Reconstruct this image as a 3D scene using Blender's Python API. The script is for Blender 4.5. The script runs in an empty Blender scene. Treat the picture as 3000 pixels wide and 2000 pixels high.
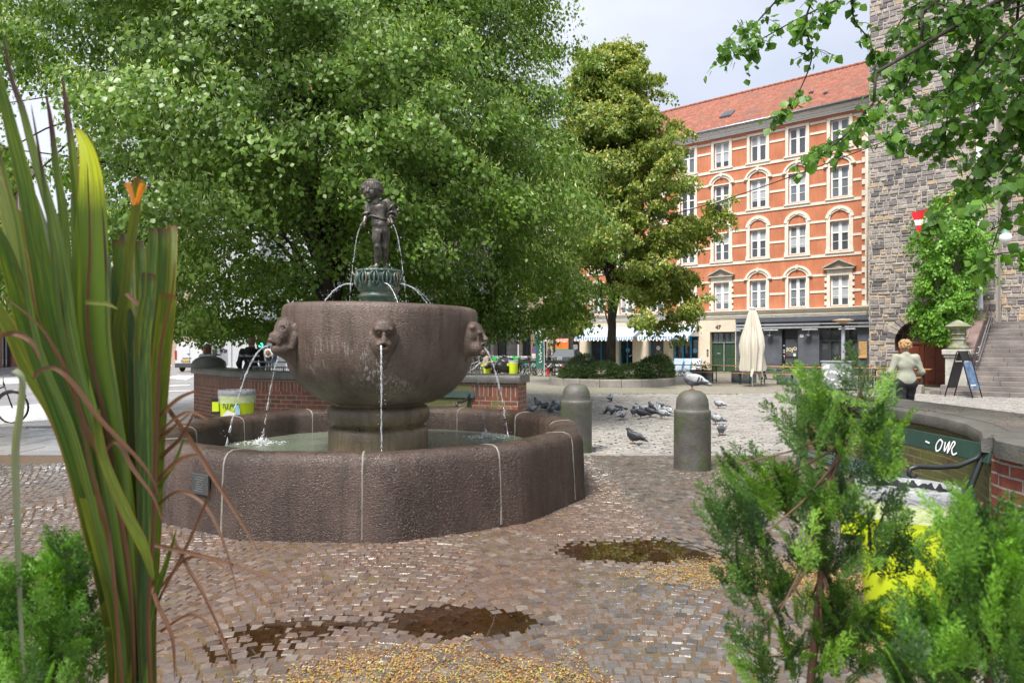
import bpy, math, random
import numpy as np
from math import sin, cos, pi, radians as RAD, sqrt, atan2
from mathutils import Vector, Matrix, Euler
rng = np.random.default_rng(7)
random.seed(7)
S = bpy.context.scene
COL = S.collection

# ---------------------------------------------------------------- camera
EYE = 1.6
cam_d = bpy.data.cameras.new('camera'); cam = bpy.data.objects.new('camera', cam_d); COL.objects.link(cam)
cam.location = (0, 0, EYE); cam.rotation_euler = (RAD(90), 0, 0)
cam_d.lens = 24; cam_d.sensor_width = 36; cam_d.shift_y = 0.005
cam_d.clip_start = 0.05; cam_d.clip_end = 2000
cam_d.dof.use_dof = True; cam_d.dof.focus_distance = 8.0; cam_d.dof.aperture_fstop = 5.6
S.camera = cam
# ---------------------------------------------------------------- world, sun, exposure
SUN_EL, SUN_AZ = 60.0, 213.0        # azimuth clockwise from +Y: high, from behind the camera
w = bpy.data.worlds.new('World'); S.world = w; w.use_nodes = True
nt = w.node_tree; N = nt.nodes; L = nt.links; N.clear()
sky = N.new('ShaderNodeTexSky'); sky.sky_type = 'NISHITA'; sky.sun_disc = False
sky.sun_elevation = RAD(SUN_EL); sky.sun_rotation = RAD(SUN_AZ); sky.air_density = 1.0; sky.dust_density = 2.5; sky.ozone_density = 1.5
tc = N.new('ShaderNodeTexCoord'); mp = N.new('ShaderNodeMapping'); mp.inputs['Scale'].default_value = (1.0, 1.0, 2.6)
mp.inputs['Location'].default_value = (0.35, 0.2, 0.1)
no = N.new('ShaderNodeTexNoise'); no.inputs['Scale'].default_value = 1.7; no.inputs['Detail'].default_value = 7; no.inputs['Roughness'].default_value = .5
cr = N.new('ShaderNodeValToRGB'); cr.color_ramp.elements[0].position = .36; cr.color_ramp.elements[1].position = .62
cr.color_ramp.elements[0].color = (.66,.66,.66,1); cr.color_ramp.elements[1].color = (1,1,1,1)
mx = N.new('ShaderNodeMixRGB'); mx.inputs['Color2'].default_value = (6.0, 6.3, 7.2, 1)
bg = N.new('ShaderNodeBackground'); bg.inputs['Strength'].default_value = 0.085
out = N.new('ShaderNodeOutputWorld')
L.new(tc.outputs['Generated'], mp.inputs[0]); L.new(mp.outputs[0], no.inputs[0]); L.new(no.outputs[0], cr.inputs[0])
L.new(cr.outputs[0], mx.inputs['Fac']); L.new(sky.outputs[0], mx.inputs['Color1']); L.new(mx.outputs[0], bg.inputs[0]); L.new(bg.outputs[0], out.inputs[0])
sd = bpy.data.lights.new('sun', 'SUN'); sun = bpy.data.objects.new('sun', sd); COL.objects.link(sun)
sd.energy = 3.7; sd.angle = RAD(18); sd.color = (1.0, .95, .88)
a, e = RAD(SUN_AZ), RAD(SUN_EL)
sun.rotation_euler = Vector((-sin(a)*cos(e), -cos(a)*cos(e), -sin(e))).to_track_quat('-Z', 'Y').to_euler()
S.view_settings.view_transform = 'Standard'; S.view_settings.look = 'None'
S.view_settings.exposure = 0.9; S.view_settings.gamma = 1; S.view_settings.use_curve_mapping = False
S.render.engine = 'CYCLES'
S.cycles.use_denoising = True
S.cycles.max_bounces = 7; S.cycles.transparent_max_bounces = 12; S.cycles.diffuse_bounces = 3; S.cycles.glossy_bounces = 3; S.cycles.transmission_bounces = 6
S.cycles.caustics_reflective = False; S.cycles.caustics_refractive = False

# ---------------------------------------------------------------- pixel helpers (photo pixels 3000x2000 -> metres)
def P(x, y, Y): return Vector(((x-1500)/2000*Y, Y, EYE-(y-1015)/2000*Y))
def G(x, y):
    Y = 2000*EYE/(y-1015); return Vector(((x-1500)/2000*Y, Y, 0))

# ---------------------------------------------------------------- materials
def lin(c):   # sRGB 0-255 -> linear
    return tuple(((v/255)/12.92 if v/255 <= .04045 else ((v/255+.055)/1.055)**2.4) for v in c)
class NT:
    def __init__(s, name):
        s.m = bpy.data.materials.new(name); s.m.use_nodes = True; s.t = s.m.node_tree; s.t.nodes.clear()
        s.out = s.n('OutputMaterial'); s.b = s.n('BsdfPrincipled'); s.l(s.b, s.out.inputs[0])
        s.tc = s.n('TexCoord')
    def n(s, k, **kw):
        x = s.t.nodes.new('ShaderNode'+k)
        for a, v in kw.items(): setattr(x, a, v)
        return x
    def l(s, a, b):
        s.t.links.new(a.outputs[0] if hasattr(a, 'outputs') else a, b)
    def set(s, **kw):
        for k, v in kw.items():
            k = {'rough':'Roughness','metal':'Metallic','spec':'Specular IOR Level','trans':'Transmission Weight','ior':'IOR','col':'Base Color','coat':'Coat Weight','sub':'Subsurface Weight','alpha':'Alpha'}.get(k, k)
            if k == 'Base Color': v = (*v[:3], 1)
            s.b.inputs[k].default_value = v
        return s
    def co(s, kind='Object', scale=(1,1,1), rot=(0,0,0)):
        m = s.n('Mapping'); s.l(s.tc.outputs[kind], m.inputs[0]); m.inputs['Scale'].default_value = scale; m.inputs['Rotation'].default_value = rot
        return m.outputs[0]
    def noise(s, vec, scale, detail=5, rough=.55, dist=0):
        n = s.n('TexNoise'); s.l(vec, n.inputs['Vector']); n.inputs['Scale'].default_value = scale; n.inputs['Detail'].default_value = detail
        n.inputs['Roughness'].default_value = rough; n.inputs['Distortion'].default_value = dist; return n.outputs[0]
    def ramp(s, fac, stops):
        r = s.n('ValToRGB'); s.l(fac, r.inputs[0]); e = r.color_ramp.elements
        while len(e) < len(stops): e.new(.5)
        for q, (p, c) in zip(e, stops):
            q.position = p; q.color = (*c[:3], 1) if hasattr(c, '__len__') else (c, c, c, 1)
        return r.outputs[0]
    def mix(s, fac, a, b, mode='MIX'):
        m = s.n('MixRGB', blend_type=mode)
        for i, v in ((0, fac), (1, a), (2, b)):
            if isinstance(v, bpy.types.NodeSocket): s.l(v, m.inputs[i])
            elif i == 0: m.inputs[0].default_value = v
            else: m.inputs[i].default_value = (*v[:3], 1)
        return m.outputs[0]
    def math(s, op, a, b=0.0):
        m = s.n('Math', operation=op)
        for i, v in ((0, a), (1, b)):
            if isinstance(v, bpy.types.NodeSocket): s.l(v, m.inputs[i])
            else: m.inputs[i].default_value = v
        return m.outputs[0]
    def bump(s, h, strength=.5, dist=.02, prev=None):
        b = s.n('Bump'); s.l(h, b.inputs['Height']); b.inputs['Strength'].default_value = strength; b.inputs['Distance'].default_value = dist
        if prev is not None: s.l(prev, b.inputs['Normal'])
        s.l(b, s.b.inputs['Normal']); return b.outputs[0]
    def col(s, c):
        s.l(c, s.b.inputs['Base Color']) if isinstance(c, bpy.types.NodeSocket) else s.set(col=c)
    def rgh(s, c): s.l(c, s.b.inputs['Roughness'])
    def isl(s): return s.n('NewGeometry').outputs['Random Per Island']
    def rnd(s): return s.n('ObjectInfo').outputs['Random']
MAT = {}
def plain(name, c, rough=.6, metal=0, spec=.5, var=.12, vs=6, bump=0, bs=60, **kw):
    """a paint / metal / cloth with slight tonal variation and optional fine bump"""
    if name in MAT: return MAT[name]
    t = NT(name); v = t.co()
    f = t.noise(v, vs, 5)
    d = tuple(x*(1-var*1.6) for x in c); u = tuple(min(1, x*(1+var)) for x in c)
    t.col(t.ramp(f, [(.3, d), (.7, u)])); t.set(rough=rough, metal=metal, spec=spec, **kw)
    if bump: t.bump(t.noise(v, bs, 3), bump, .01)
    MAT[name] = t.m; return t.m
def stone(name, c1, c2, c3=None, scale=1.5, fine=90, rough=.55, bump=.5, bdist=.012, grain=.5, stretch=(1,1,1), wet=None, moss=None, mosspos=.6):
    if name in MAT: return MAT[name]
    t = NT(name); v = t.co(); vs = t.co(scale=stretch)
    big = t.noise(vs, scale, 6, .6)
    st = [(.32, c1), (.62, c2)] + ([(.78, c3)] if c3 else [])
    c = t.ramp(big, st)
    g = t.noise(v, fine, 3, .7)
    c = t.mix(grain, c, t.ramp(g, [(.3, .35), (.55, .5), (.75, .85)]), 'OVERLAY')
    if moss:
        mf = t.ramp(t.noise(v, 3.1, 7, .65), [(mosspos-.06, 0.0), (mosspos+.1, .75)])
        c = t.mix(mf, c, moss)
    t.col(c)
    r = t.ramp(t.noise(v, 2.2, 4), [(.35, max(.1, rough-.16)), (.7, min(1, rough+.14))]); t.rgh(r)
    b1 = t.bump(t.noise(v, fine*.5, 3, .6), bump, bdist)
    t.bump(t.noise(v, 6, 4), .25, .05, b1)
    MAT[name] = t.m; return t.m
def glass(name, c=(.02,.025,.03), rough=.06):
    if name in MAT: return MAT[name]
    t = NT(name); v = t.co('Object'); t.set(rough=rough, spec=.9, ior=1.5)
    k = t.math('ADD', t.math('MULTIPLY', t.rnd(), .75), t.math('MULTIPLY', t.noise(v, 1.3, 3), .5)); t.col(t.ramp(k, [(.30, c), (.62, tuple(x*2.0+.015 for x in c)), (.98, tuple(x*4.5+.03 for x in c))]))
    t.bump(t.noise(v, 1.1, 2), .06, .05)
    MAT[name] = t.m; return t.m

# ---------------------------------------------------------------- mesh builder
class MB:
    def __init__(s): s.v = []; s.f = []; s.uv = []; s.mi = []
    def add(s, vs, fs, uvs=None, mi=0):
        o = len(s.v); s.v.extend([tuple(p) for p in vs]); s.f.extend([tuple(o+i for i in f) for f in fs])
        s.mi.extend([mi]*len(fs))
        if uvs is None: s.uv.extend([None]*len(fs))
        else: s.uv.extend(uvs)
        return s
    def box(s, c, d, rz=0, rx=0, ry=0, mi=0, taper=1):
        hx, hy, hz = d[0]/2, d[1]/2, d[2]/2
        vs = [(-hx,-hy,-hz),(hx,-hy,-hz),(hx,hy,-hz),(-hx,hy,-hz),(-hx*taper,-hy*taper,hz),(hx*taper,-hy*taper,hz),(hx*taper,hy*taper,hz),(-hx*taper,hy*taper,hz)]
        R = Euler((rx, ry, rz)).to_matrix(); c = Vector(c)
        vs = [R @ Vector(p) + c for p in vs]
        return s.add(vs, [(0,3,2,1),(4,5,6,7),(0,1,5,4),(1,2,6,5),(2,3,7,6),(3,0,4,7)], mi=mi)
    def b2(s, x0, x1, y0, y1, z0, z1, mi=0): return s.box(((x0+x1)/2,(y0+y1)/2,(z0+z1)/2), (abs(x1-x0),abs(y1-y0),abs(z1-z0)), mi=mi)
    def quad(s, a, b, c, d, mi=0, uv=None): return s.add([a,b,c,d], [(0,1,2,3)], [uv] if uv else None, mi)
    def tube(s, pts, r, n=8, caps=True, mi=0, closed=False, flat=1.0):
        pts = [Vector(p) for p in pts]; m = len(pts)
        if not hasattr(r, '__len__'): r = [r]*m
        vs = []; up = None
        for i, p in enumerate(pts):
            if closed: t = pts[(i+1)%m]-pts[i-1]
            else: t = pts[min(i+1,m-1)]-pts[max(i-1,0)]
            if t.length < 1e-9: t = Vector((0,0,1))
            t.normalize()
            if up is None:
                up = Vector((0,0,1)) if abs(t.z) < .9 else Vector((1,0,0))
            up = up - t*up.dot(t)
            if up.length < 1e-6: up = t.orthogonal()
            up.normalize(); sd_ = t.cross(up)
            for k in range(n):
                a = 2*pi*k/n; vs.append(p + sd_*(cos(a)*r[i]) + up*(sin(a)*r[i]*flat))
        fs = []
        for i in range(m if closed else m-1):
            j = (i+1) % m
            for k in range(n): k2 = (k+1)%n; fs.append((i*n+k, i*n+k2, j*n+k2, j*n+k))
        if caps and not closed:
            fs.append(tuple(range(n-1,-1,-1))); fs.append(tuple((m-1)*n+k for k in range(n)))
        return s.add(vs, fs, mi=mi)
    def lathe(s, prof, c=(0,0,0), n=48, mi=0, rfun=None, caps=True, sx=1, sy=1):
        c = Vector(c); vs = []
        for i, (r, z) in enumerate(prof):
            for k in range(n):
                a = 2*pi*k/n; q = r*(rfun(a, z, i) if rfun else 1); vs.append((c.x+cos(a)*q*sx, c.y+sin(a)*q*sy, c.z+z))
        fs = []
        for i in range(len(prof)-1):
            for k in range(n): k2 = (k+1)%n; fs.append((i*n+k, i*n+k2, (i+1)*n+k2, (i+1)*n+k))
        if caps: fs.append(tuple(range(n-1,-1,-1))); fs.append(tuple((len(prof)-1)*n+k for k in range(n)))
        return s.add(vs, fs, mi=mi)
    def prism(s, poly, z0, z1, mi=0, M=None):
        n = len(poly); vs = [Vector((x,y,z0)) for x,y in poly]+[Vector((x,y,z1)) for x,y in poly]
        if M is not None: vs = [M @ p for p in vs]
        fs = [tuple(range(n-1,-1,-1)), tuple(range(n,2*n))] + [(i,(i+1)%n,n+(i+1)%n,n+i) for i in range(n)]
        return s.add(vs, fs, mi=mi)
    def xf(s, M, start=0):
        for i in range(start, len(s.v)): s.v[i] = tuple(M @ Vector(s.v[i]))
        return s
    def build(s, name, mats, parent=None, smooth=False, loc=None, rot=None, bevel=0, **tags):
        me = bpy.data.meshes.new(name); me.from_pydata(s.v, [], s.f)
        if any(u is not None for u in s.uv):
            ul = me.uv_layers.new(name='UVMap'); li = 0
            for f, u in zip(s.f, s.uv):
                for k in range(len(f)): ul.data[li].uv = u[k] if u else (0,0); li += 1
        mats = mats if isinstance(mats, (list, tuple)) else [mats]
        for m in mats: me.materials.append(m)
        if any(s.mi): me.polygons.foreach_set('material_index', s.mi)
        if smooth: me.polygons.foreach_set('use_smooth', [True]*len(s.f))
        me.update()
        if smooth == 'auto':
            try: me.set_sharp_from_angle(angle=RAD(38))
            except Exception: pass
        o = obj(name, me, parent, loc, rot, **tags)
        if bevel:
            b = o.modifiers.new('bevel', 'BEVEL'); b.width = bevel; b.segments = 2; b.limit_method = 'ANGLE'; b.angle_limit = RAD(40)
        return o
def obj(name, data, parent=None, loc=None, rot=None, label=None, cat=None, group=None, kind=None):
    o = bpy.data.objects.new(name, data); COL.objects.link(o)
    if parent is not None: o.parent = parent
    if loc is not None: o.location = loc
    if rot is not None: o.rotation_euler = rot
    return tag(o, label, cat, group, kind)
def tag(o, label=None, cat=None, group=None, kind=None):
    if label: o['label'] = label
    if cat: o['category'] = cat
    if group: o['group'] = group
    if kind: o['kind'] = kind
    return o
def thing(name, label, cat, loc=(0,0,0), rz=0, group=None):
    return obj(name, None, None, loc, (0,0,rz), label, cat, group)
def kids(o): return [c for c in COL.objects if c.parent == o]
def copy_tree(o, parent=None, _k=None):
    if _k is None:
        _k = {}
        for c in COL.objects:
            if c.parent: _k.setdefault(c.parent, []).append(c)
    c = o.copy(); COL.objects.link(c)
    if parent is not None: c.parent = parent
    for ch in _k.get(o, []): copy_tree(ch, c, _k)
    return c
def fast_mesh(name, V, F, mats, parent=None, smooth=None, attrs=None, mi=None, **tags):
    """V (n,3) array; F (m,k) int array of equal-size faces"""
    V = np.asarray(V, dtype=np.float32); F = np.asarray(F, dtype=np.int32)
    me = bpy.data.meshes.new(name); m, k = F.shape
    me.vertices.add(len(V)); me.vertices.foreach_set('co', V.ravel())
    me.loops.add(m*k); me.loops.foreach_set('vertex_index', F.ravel())
    me.polygons.add(m); me.polygons.foreach_set('loop_start', np.arange(0, m*k, k, dtype=np.int32))
    try: me.polygons.foreach_set('loop_total', np.full(m, k, dtype=np.int32))
    except Exception: pass
    mats = mats if isinstance(mats, (list, tuple)) else [mats]
    for q in mats: me.materials.append(q)
    if mi is not None: me.polygons.foreach_set('material_index', np.asarray(mi, dtype=np.int32))
    if smooth is not None: me.polygons.foreach_set('use_smooth', np.full(m, bool(smooth)))
    for an, av in (attrs or {}).items():
        at = me.attributes.new(an, 'FLOAT', 'POINT'); at.data.foreach_set('value', np.asarray(av, dtype=np.float32))
    me.update(calc_edges=True); me.validate()
    return obj(name, me, parent, **tags)
def text(s, name, size, m, parent, M, extrude=.004, align='CENTER', bold=0, **tags):
    cu = bpy.data.curves.new(name, 'FONT'); cu.body = s; cu.size = size; cu.extrude = extrude; cu.align_x = align; cu.align_y = 'CENTER'; cu.offset = bold; cu.resolution_u = 4
    t = bpy.data.objects.new('tmp', cu); COL.objects.link(t)
    me = bpy.data.meshes.new_from_object(t.evaluated_get(bpy.context.evaluated_depsgraph_get()))
    bpy.data.objects.remove(t); me.transform(M); me.materials.clear(); me.materials.append(m)
    return obj(name, me, parent, **tags)

# ---------------------------------------------------------------- implicit surfaces (smooth unions), polygonised with surface nets
def sdf_mesh(prims, res, k=.03, pad=None, disp=None):
    """prims: ('c',a,b,ra,rb[,k]) round cone, ('e',c,(rx,ry,rz)[,R][,k]) ellipsoid; prefix '-' subtracts"""
    pad = pad or res*3+k
    lo = np.full(3, 1e9); hi = -lo; B = []
    for p in prims:
        if p[0][-1] == 'c':
            a, b = np.array(p[1], float), np.array(p[2], float); l = np.minimum(a-p[3], b-p[4]); h = np.maximum(a+p[3], b+p[4])
        else:
            c = np.array(p[1], float); r = max(p[2]); l, h = c-r, c+r
        B.append((l, h))
        if p[0][0] != '-': lo = np.minimum(lo, l); hi = np.maximum(hi, h)
    lo -= pad; hi += pad
    n = np.ceil((hi-lo)/res).astype(int)+1
    D = np.full(n, 1e3, dtype=np.float32)
    for p, (l, h) in zip(prims, B):
        kk = k
        i0 = np.clip(((l-lo-k-2*res)/res).astype(int), 0, n-1); i1 = np.clip(((h-lo+k+2*res)/res).astype(int)+2, 1, n)
        if np.any(i1 <= i0): continue
        X, Y, Z = np.meshgrid(*[(lo[d]+res*np.arange(i0[d], i1[d])).astype(np.float32) for d in range(3)], indexing='ij', copy=False)
        if p[0][-1] == 'c':
            a, b = np.array(p[1], float), np.array(p[2], float); ab = b-a; L2 = max(ab@ab, 1e-9)
            t = np.clip(((X-a[0])*ab[0]+(Y-a[1])*ab[1]+(Z-a[2])*ab[2])/L2, 0, 1)
            d = np.sqrt((X-a[0]-t*ab[0])**2+(Y-a[1]-t*ab[1])**2+(Z-a[2]-t*ab[2])**2) - (p[3]+(p[4]-p[3])*t)
            if len(p) > 5: kk = p[5]
        else:
            c = p[1]; r = p[2]; x, y, z = X-c[0], Y-c[1], Z-c[2]
            if len(p) > 3 and p[3] is not None:
                R = np.array(Euler(p[3]).to_matrix().transposed()); x, y, z = (R[0,0]*x+R[0,1]*y+R[0,2]*z, R[1,0]*x+R[1,1]*y+R[1,2]*z, R[2,0]*x+R[2,1]*y+R[2,2]*z)
            q0 = np.sqrt((x/r[0])**2+(y/r[1])**2+(z/r[2])**2); q1 = np.sqrt((x/r[0]**2)**2+(y/r[1]**2)**2+(z/r[2]**2)**2)
            d = q0*(q0-1)/np.maximum(q1, 1e-6)
            if len(p) > 4: kk = p[4]
        sl = tuple(slice(i0[q], i1[q]) for q in range(3)); A = D[sl]
        if p[0][0] == '-':
            d = -d; hh = np.clip(.5+.5*(A-d)/kk, 0, 1)*1.0; D[sl] = d*(1-hh)+A*hh + kk*hh*(1-hh)
        else:
            hh = np.clip(.5+.5*(A-d)/kk, 0, 1); D[sl] = A*(1-hh)+d*hh - kk*hh*(1-hh)
    if disp is not None:
        X, Y, Z = np.meshgrid(*[(lo[d]+res*np.arange(n[d])).astype(np.float32) for d in range(3)], indexing='ij'); D = D + disp(X, Y, Z)
    return surfnet(D, lo, res)
def surfnet(D, lo, res):
    s = D < 0
    c = [s[i:s.shape[0]-1+i, j:s.shape[1]-1+j, k:s.shape[2]-1+k] for i in (0,1) for j in (0,1) for k in (0,1)]
    tot = sum(x.astype(np.int8) for x in c); act = (tot > 0) & (tot < 8)
    idx = -np.ones(act.shape, dtype=np.int64); cells = np.argwhere(act); idx[act] = np.arange(len(cells))
    pos = np.zeros((len(cells), 3)); cnt = np.zeros(len(cells)); ci, cj, ck = cells.T
    corners = [(i,j,k) for i in (0,1) for j in (0,1) for k in (0,1)]
    for a in range(8):
        for b in range(a+1, 8):
            ca, cb = corners[a], corners[b]
            if sum(abs(ca[q]-cb[q]) for q in range(3)) != 1: continue
            da = D[ci+ca[0], cj+ca[1], ck+ca[2]]; db = D[ci+cb[0], cj+cb[1], ck+cb[2]]
            m = (da < 0) != (db < 0); t = np.where(m, da/np.where(m, da-db, 1), 0)
            for q in range(3): pos[:, q] += np.where(m, ca[q]+t*(cb[q]-ca[q]), 0)
            cnt += m
    V = (cells + pos/np.maximum(cnt, 1)[:, None])*res + lo
    F = []
    for ax in range(3):
        u, v = (ax+1) % 3, (ax+2) % 3
        sa = [slice(None)]*3; sb = [slice(None)]*3; sa[ax] = slice(0, -1); sb[ax] = slice(1, None)
        for q in (u, v): sa[q] = slice(1, -1); sb[q] = slice(1, -1)
        A = s[tuple(sa)]; Bq = s[tuple(sb)]; e = np.argwhere(A != Bq)
        if not len(e): continue
        g = e.copy(); g[:, u] += 1; g[:, v] += 1
        fl = A[tuple(e.T)]
        def at(du, dv):
            h = g.copy(); h[:, u] += du; h[:, v] += dv; return idx[tuple(h.T)]
        q = np.stack([at(-1,-1), at(0,-1), at(0,0), at(-1,0)], 1)
        q[~fl] = q[~fl][:, ::-1]; F.append(q)
    F = np.concatenate(F); F = F[(F >= 0).all(1)]
    return V, F
def sdf_obj(name, prims, res, m, parent=None, k=.03, disp=None, **tags):
    V, F = sdf_mesh(prims, res, k, disp=disp); return fast_mesh(name, V, F, m, parent, smooth=True, **tags)
# ---------------------------------------------------------------- fountain
FC = Vector((-1.55, 7.95, 0))
def granite_mat(name, c1, c2, c3, streak=None, rough=.42, zdark=None, bs=.8):
    t = NT(name); v = t.co(); big = t.noise(t.co(scale=(1,1,.55)), 1.6, 7, .62)
    c = t.ramp(big, [(.30, c1), (.52, c2), (.74, c3)])
    g = t.noise(v, 120, 2, .7); c = t.mix(.55, c, t.ramp(g, [(.3,.22),(.52,.5),(.70,.95)]), 'OVERLAY')
    # wet run-down stains
    st = t.noise(t.co(scale=(5,5,.45)), 2.2, 5, .6); c = t.mix(t.ramp(st, [(.50,0.0),(.70,.55)]), c, tuple(x*.42 for x in c1))
    mo = t.noise(v, 2.7, 7, .7); c = t.mix(t.ramp(mo, [(.56,0.0),(.78,.38)]), c, (.055,.062,.02))
    if streak:
        ln = t.noise(t.co(scale=(24,24,.9)), 1.5, 5, .7); pat = t.noise(t.co(scale=(1.2,1.2,1.0)), 1.1, 3)
        m = t.math('MULTIPLY', t.ramp(ln, [(.52,0.0),(.60,1.0)]), t.ramp(pat, [(.50,0.0),(.64,.8)]))
        sx = t.n('SeparateXYZ'); t.l(t.tc.outputs['Object'], sx.inputs[0])
        zr = t.ramp(t.math('MULTIPLY', sx.outputs[2], .5), [(.50,0.0),(.58,1.0),(.76,1.0),(.86,0.0)])
        m = t.math('MULTIPLY', m, zr); c = t.mix(m, c, streak)
    t.col(c); t.rgh(t.ramp(t.noise(v, 1.9, 5), [(.35, rough-.14), (.68, rough+.2)]))
    # chiselled surface: short wavy tool marks
    b1 = t.bump(t.noise(t.co(scale=(1,1,1.5)), 42, 3, .6, 1.2), bs, .017); t.bump(t.noise(v, 9, 4), .16, .02, b1)
    return t.m
m_gran = granite_mat('granite', (.028,.017,.013), (.064,.041,.032), (.115,.078,.062), rough=.34)
m_bowl = granite_mat('bowl_granite', (.052,.032,.024), (.112,.076,.058), (.20,.152,.125), streak=(.50,.47,.44), rough=.42, bs=.7)
m_ped = granite_mat('pedestal_granite', (.06,.045,.03), (.14,.105,.065), (.23,.17,.10), rough=.36, bs=.4)
m_mort = stone('mortar', (.15,.14,.115), (.25,.235,.20), scale=8, bump=.4)
def water_mat(name, c, rough=.05, bs=9, bump=.35, trans=.0):
    t = NT(name); v = t.co(); t.col(t.ramp(t.noise(v, 1.1, 5), [(.3, c), (.7, tuple(x*1.5 for x in c))]))
    t.set(rough=rough, ior=1.33, spec=.8, trans=trans)
    b = t.bump(t.noise(v, bs, 4, .6, 1.5), bump, .03); t.bump(t.noise(v, bs*4, 2), bump*.4, .01, b); return t.m
m_water = water_mat('fountain_water', (.13,.155,.115))
def jet_mat():
    t = NT('falling_water'); t.set(col=(.80,.84,.88), rough=.08, spec=1.0); t.bump(t.noise(t.co(), 60, 3), .8, .01)
    tr = t.n('BsdfTransparent'); tr.inputs[0].default_value = (.93,.95,.96,1); lw = t.n('LayerWeight'); lw.inputs[0].default_value = .45; m = t.n('MixShader')
    t.l(t.ramp(t.math('ADD', lw.outputs['Facing'], t.math('MULTIPLY', t.noise(t.co(), 38, 3), .5)), [(.42,.22),(.85,.95)]), m.inputs[0]); t.l(tr, m.inputs[1]); t.l(t.b, m.inputs[2]); t.l(m, t.out.inputs[0]); return t.m
m_jet = jet_mat(); m_foam = plain('foam', (.82,.85,.85), .35, var=.08)

NSEG = 240; TH0 = -16.2
def rpoly(adeg):
    s_ = 0
    for d in (-.8,-.5,-.2,0,.2,.5,.8):
        q = ((adeg+d-TH0) % 30)-15; s_ += cos(RAD(15))/cos(RAD(q))
    return s_/7
RP = [rpoly(360*k/NSEG) for k in range(NSEG)]
prof = [(2.44,-.05),(2.435,.02),(2.425,.2),(2.415,.42),(2.405,.60),(2.39,.655),(2.355,.695),(2.30,.712),(2.19,.708),(2.115,.695),(2.075,.665),(2.06,.62),(2.055,.5),(2.05,.30),(2.04,.12),(0,.12)]
mb = MB(); mb.lathe(prof, n=NSEG, rfun=lambda a, z, i: RP[round(a/(2*pi)*NSEG) % NSEG]*(1+.0016*sin(a*37+i*1.7)+.0013*sin(a*91+i)), caps=False)
fountain = thing('fountain', 'large brown granite fountain with twelve sided basin, round bowl with spouting heads and bronze child', 'fountain', FC)
basin = mb.build('basin', m_gran, fountain, smooth=True)
for k in range(12):
    a = RAD(TH0-6+30*k); r_ = rpoly(TH0-6+30*k); mb = MB(); pts = []
    for (r, z) in prof[1:14]: pts.append(Vector((cos(a)*(r*r_), sin(a)*(r*r_), z)))
    tn = Vector((-sin(a), cos(a), 0)); vs = []; nrm = []
    for i, p in enumerate(pts):
        d = (pts[min(i+1,len(pts)-1)]-pts[max(i-1,0)]).normalized(); nn = d.cross(tn); nn = -nn if nn.dot(Vector((cos(a),sin(a),.6)) if i < 9 else Vector((-cos(a),-sin(a),.3))) < 0 else nn
        w_ = .009+.005*random.random()
        for q, h in ((-1.0,-.006),(-.6,.004),(.6,.004),(1.0,-.006)): vs.append(p+tn*w_*q+nn*h)
    fs = [(i*4+j, i*4+j+1, i*4+j+5, i*4+j+4) for i in range(len(pts)-1) for j in range(3)]
    mb.add(vs, fs); mb.build('mortar_joint', m_mort, basin, smooth=True)
# plaque on the left face
pa = RAD(-121.2); pn = Vector((cos(pa), sin(pa), 0)); pt = Vector((-sin(pa), cos(pa), 0))
m_plq = plain('plaque_metal', (.14,.15,.15), .32, metal=.7, bump=.15)
Mp = Matrix.Translation(pn*2.352+pt*.10+Vector((0,0,.415))) @ Matrix((( pt.x,0,pn.x,0),(pt.y,0,pn.y,0),(0,1,0,0),(0,0,0,1)))
mb = MB(); mb.box((0,0,0), (.23,.175,.024)); mb.xf(Mp); plaque = mb.build('plaque', m_plq, basin, bevel=.004)
m_let = plain('raised_lettering', (.42,.44,.44), .3, metal=.8)
mb = MB()
for i, (wd, n) in enumerate([(.16,9),(.12,7),(.07,4),(.10,6),(.09,5),(.10,6),(.15,8)]):
    for q in range(n):
        if random.random() < .12: continue
        mb.box((-wd/2+wd*(q+.5)/n, .062-.02*i, .0135), (wd/n*.72, .0075, .004))
mb.xf(Mp); mb.build('lettering', m_let, plaque)
# pedestal: drum, moulded octagonal ring
oct_ = lambda a, z, i: (cos(RAD(22.5))/cos((a % (pi/4))-pi/8))*.35+.68
mb = MB(); mb.lathe([(.55,.12),(.565,.2),(.572,.56),(.568,.635),(.548,.672),(.50,.682)], n=96, caps=False)
mb.lathe([(.50,.665),(.50,.70),(.53,.72),(.56,.76),(.575,.82),(.57,.88),(.545,.915),(.52,.925),(.51,.94),(.51,.965),(.56,.985),(.57,1.0)], n=96, rfun=oct_, caps=False)
mb.build('pedestal', m_ped, fountain, smooth=True)
# bowl
bp_ = [(.44,.945),(.54,.957),(.62,.975),(.74,1.03),(.85,1.11),(.945,1.21),(1.01,1.31),(1.055,1.42),(1.08,1.54),(1.10,1.68),(1.112,1.82),(1.115,1.95),(1.108,2.01),(1.09,2.042),(1.05,2.058),(1.00,2.052),(.965,2.02),(.95,1.95),(.9,1.75),(.7,1.6),(0,1.55)]
mb = MB(); mb.lathe(bp_, n=120, caps=False, rfun=lambda a, z, i: 1+.003*sin(7*a+z*3)+.0025*sin(13*a-5*z))
bowl = mb.build('bowl', m_bowl, fountain, smooth=True); bowl.rotation_euler = (0, RAD(1.0), 0)
mb = MB(); mb.lathe([(0,.0),(.955,0)], (0,0,1.97), 64, caps=False); mb.build('bowl_water', m_water, fountain, smooth=True)
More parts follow.
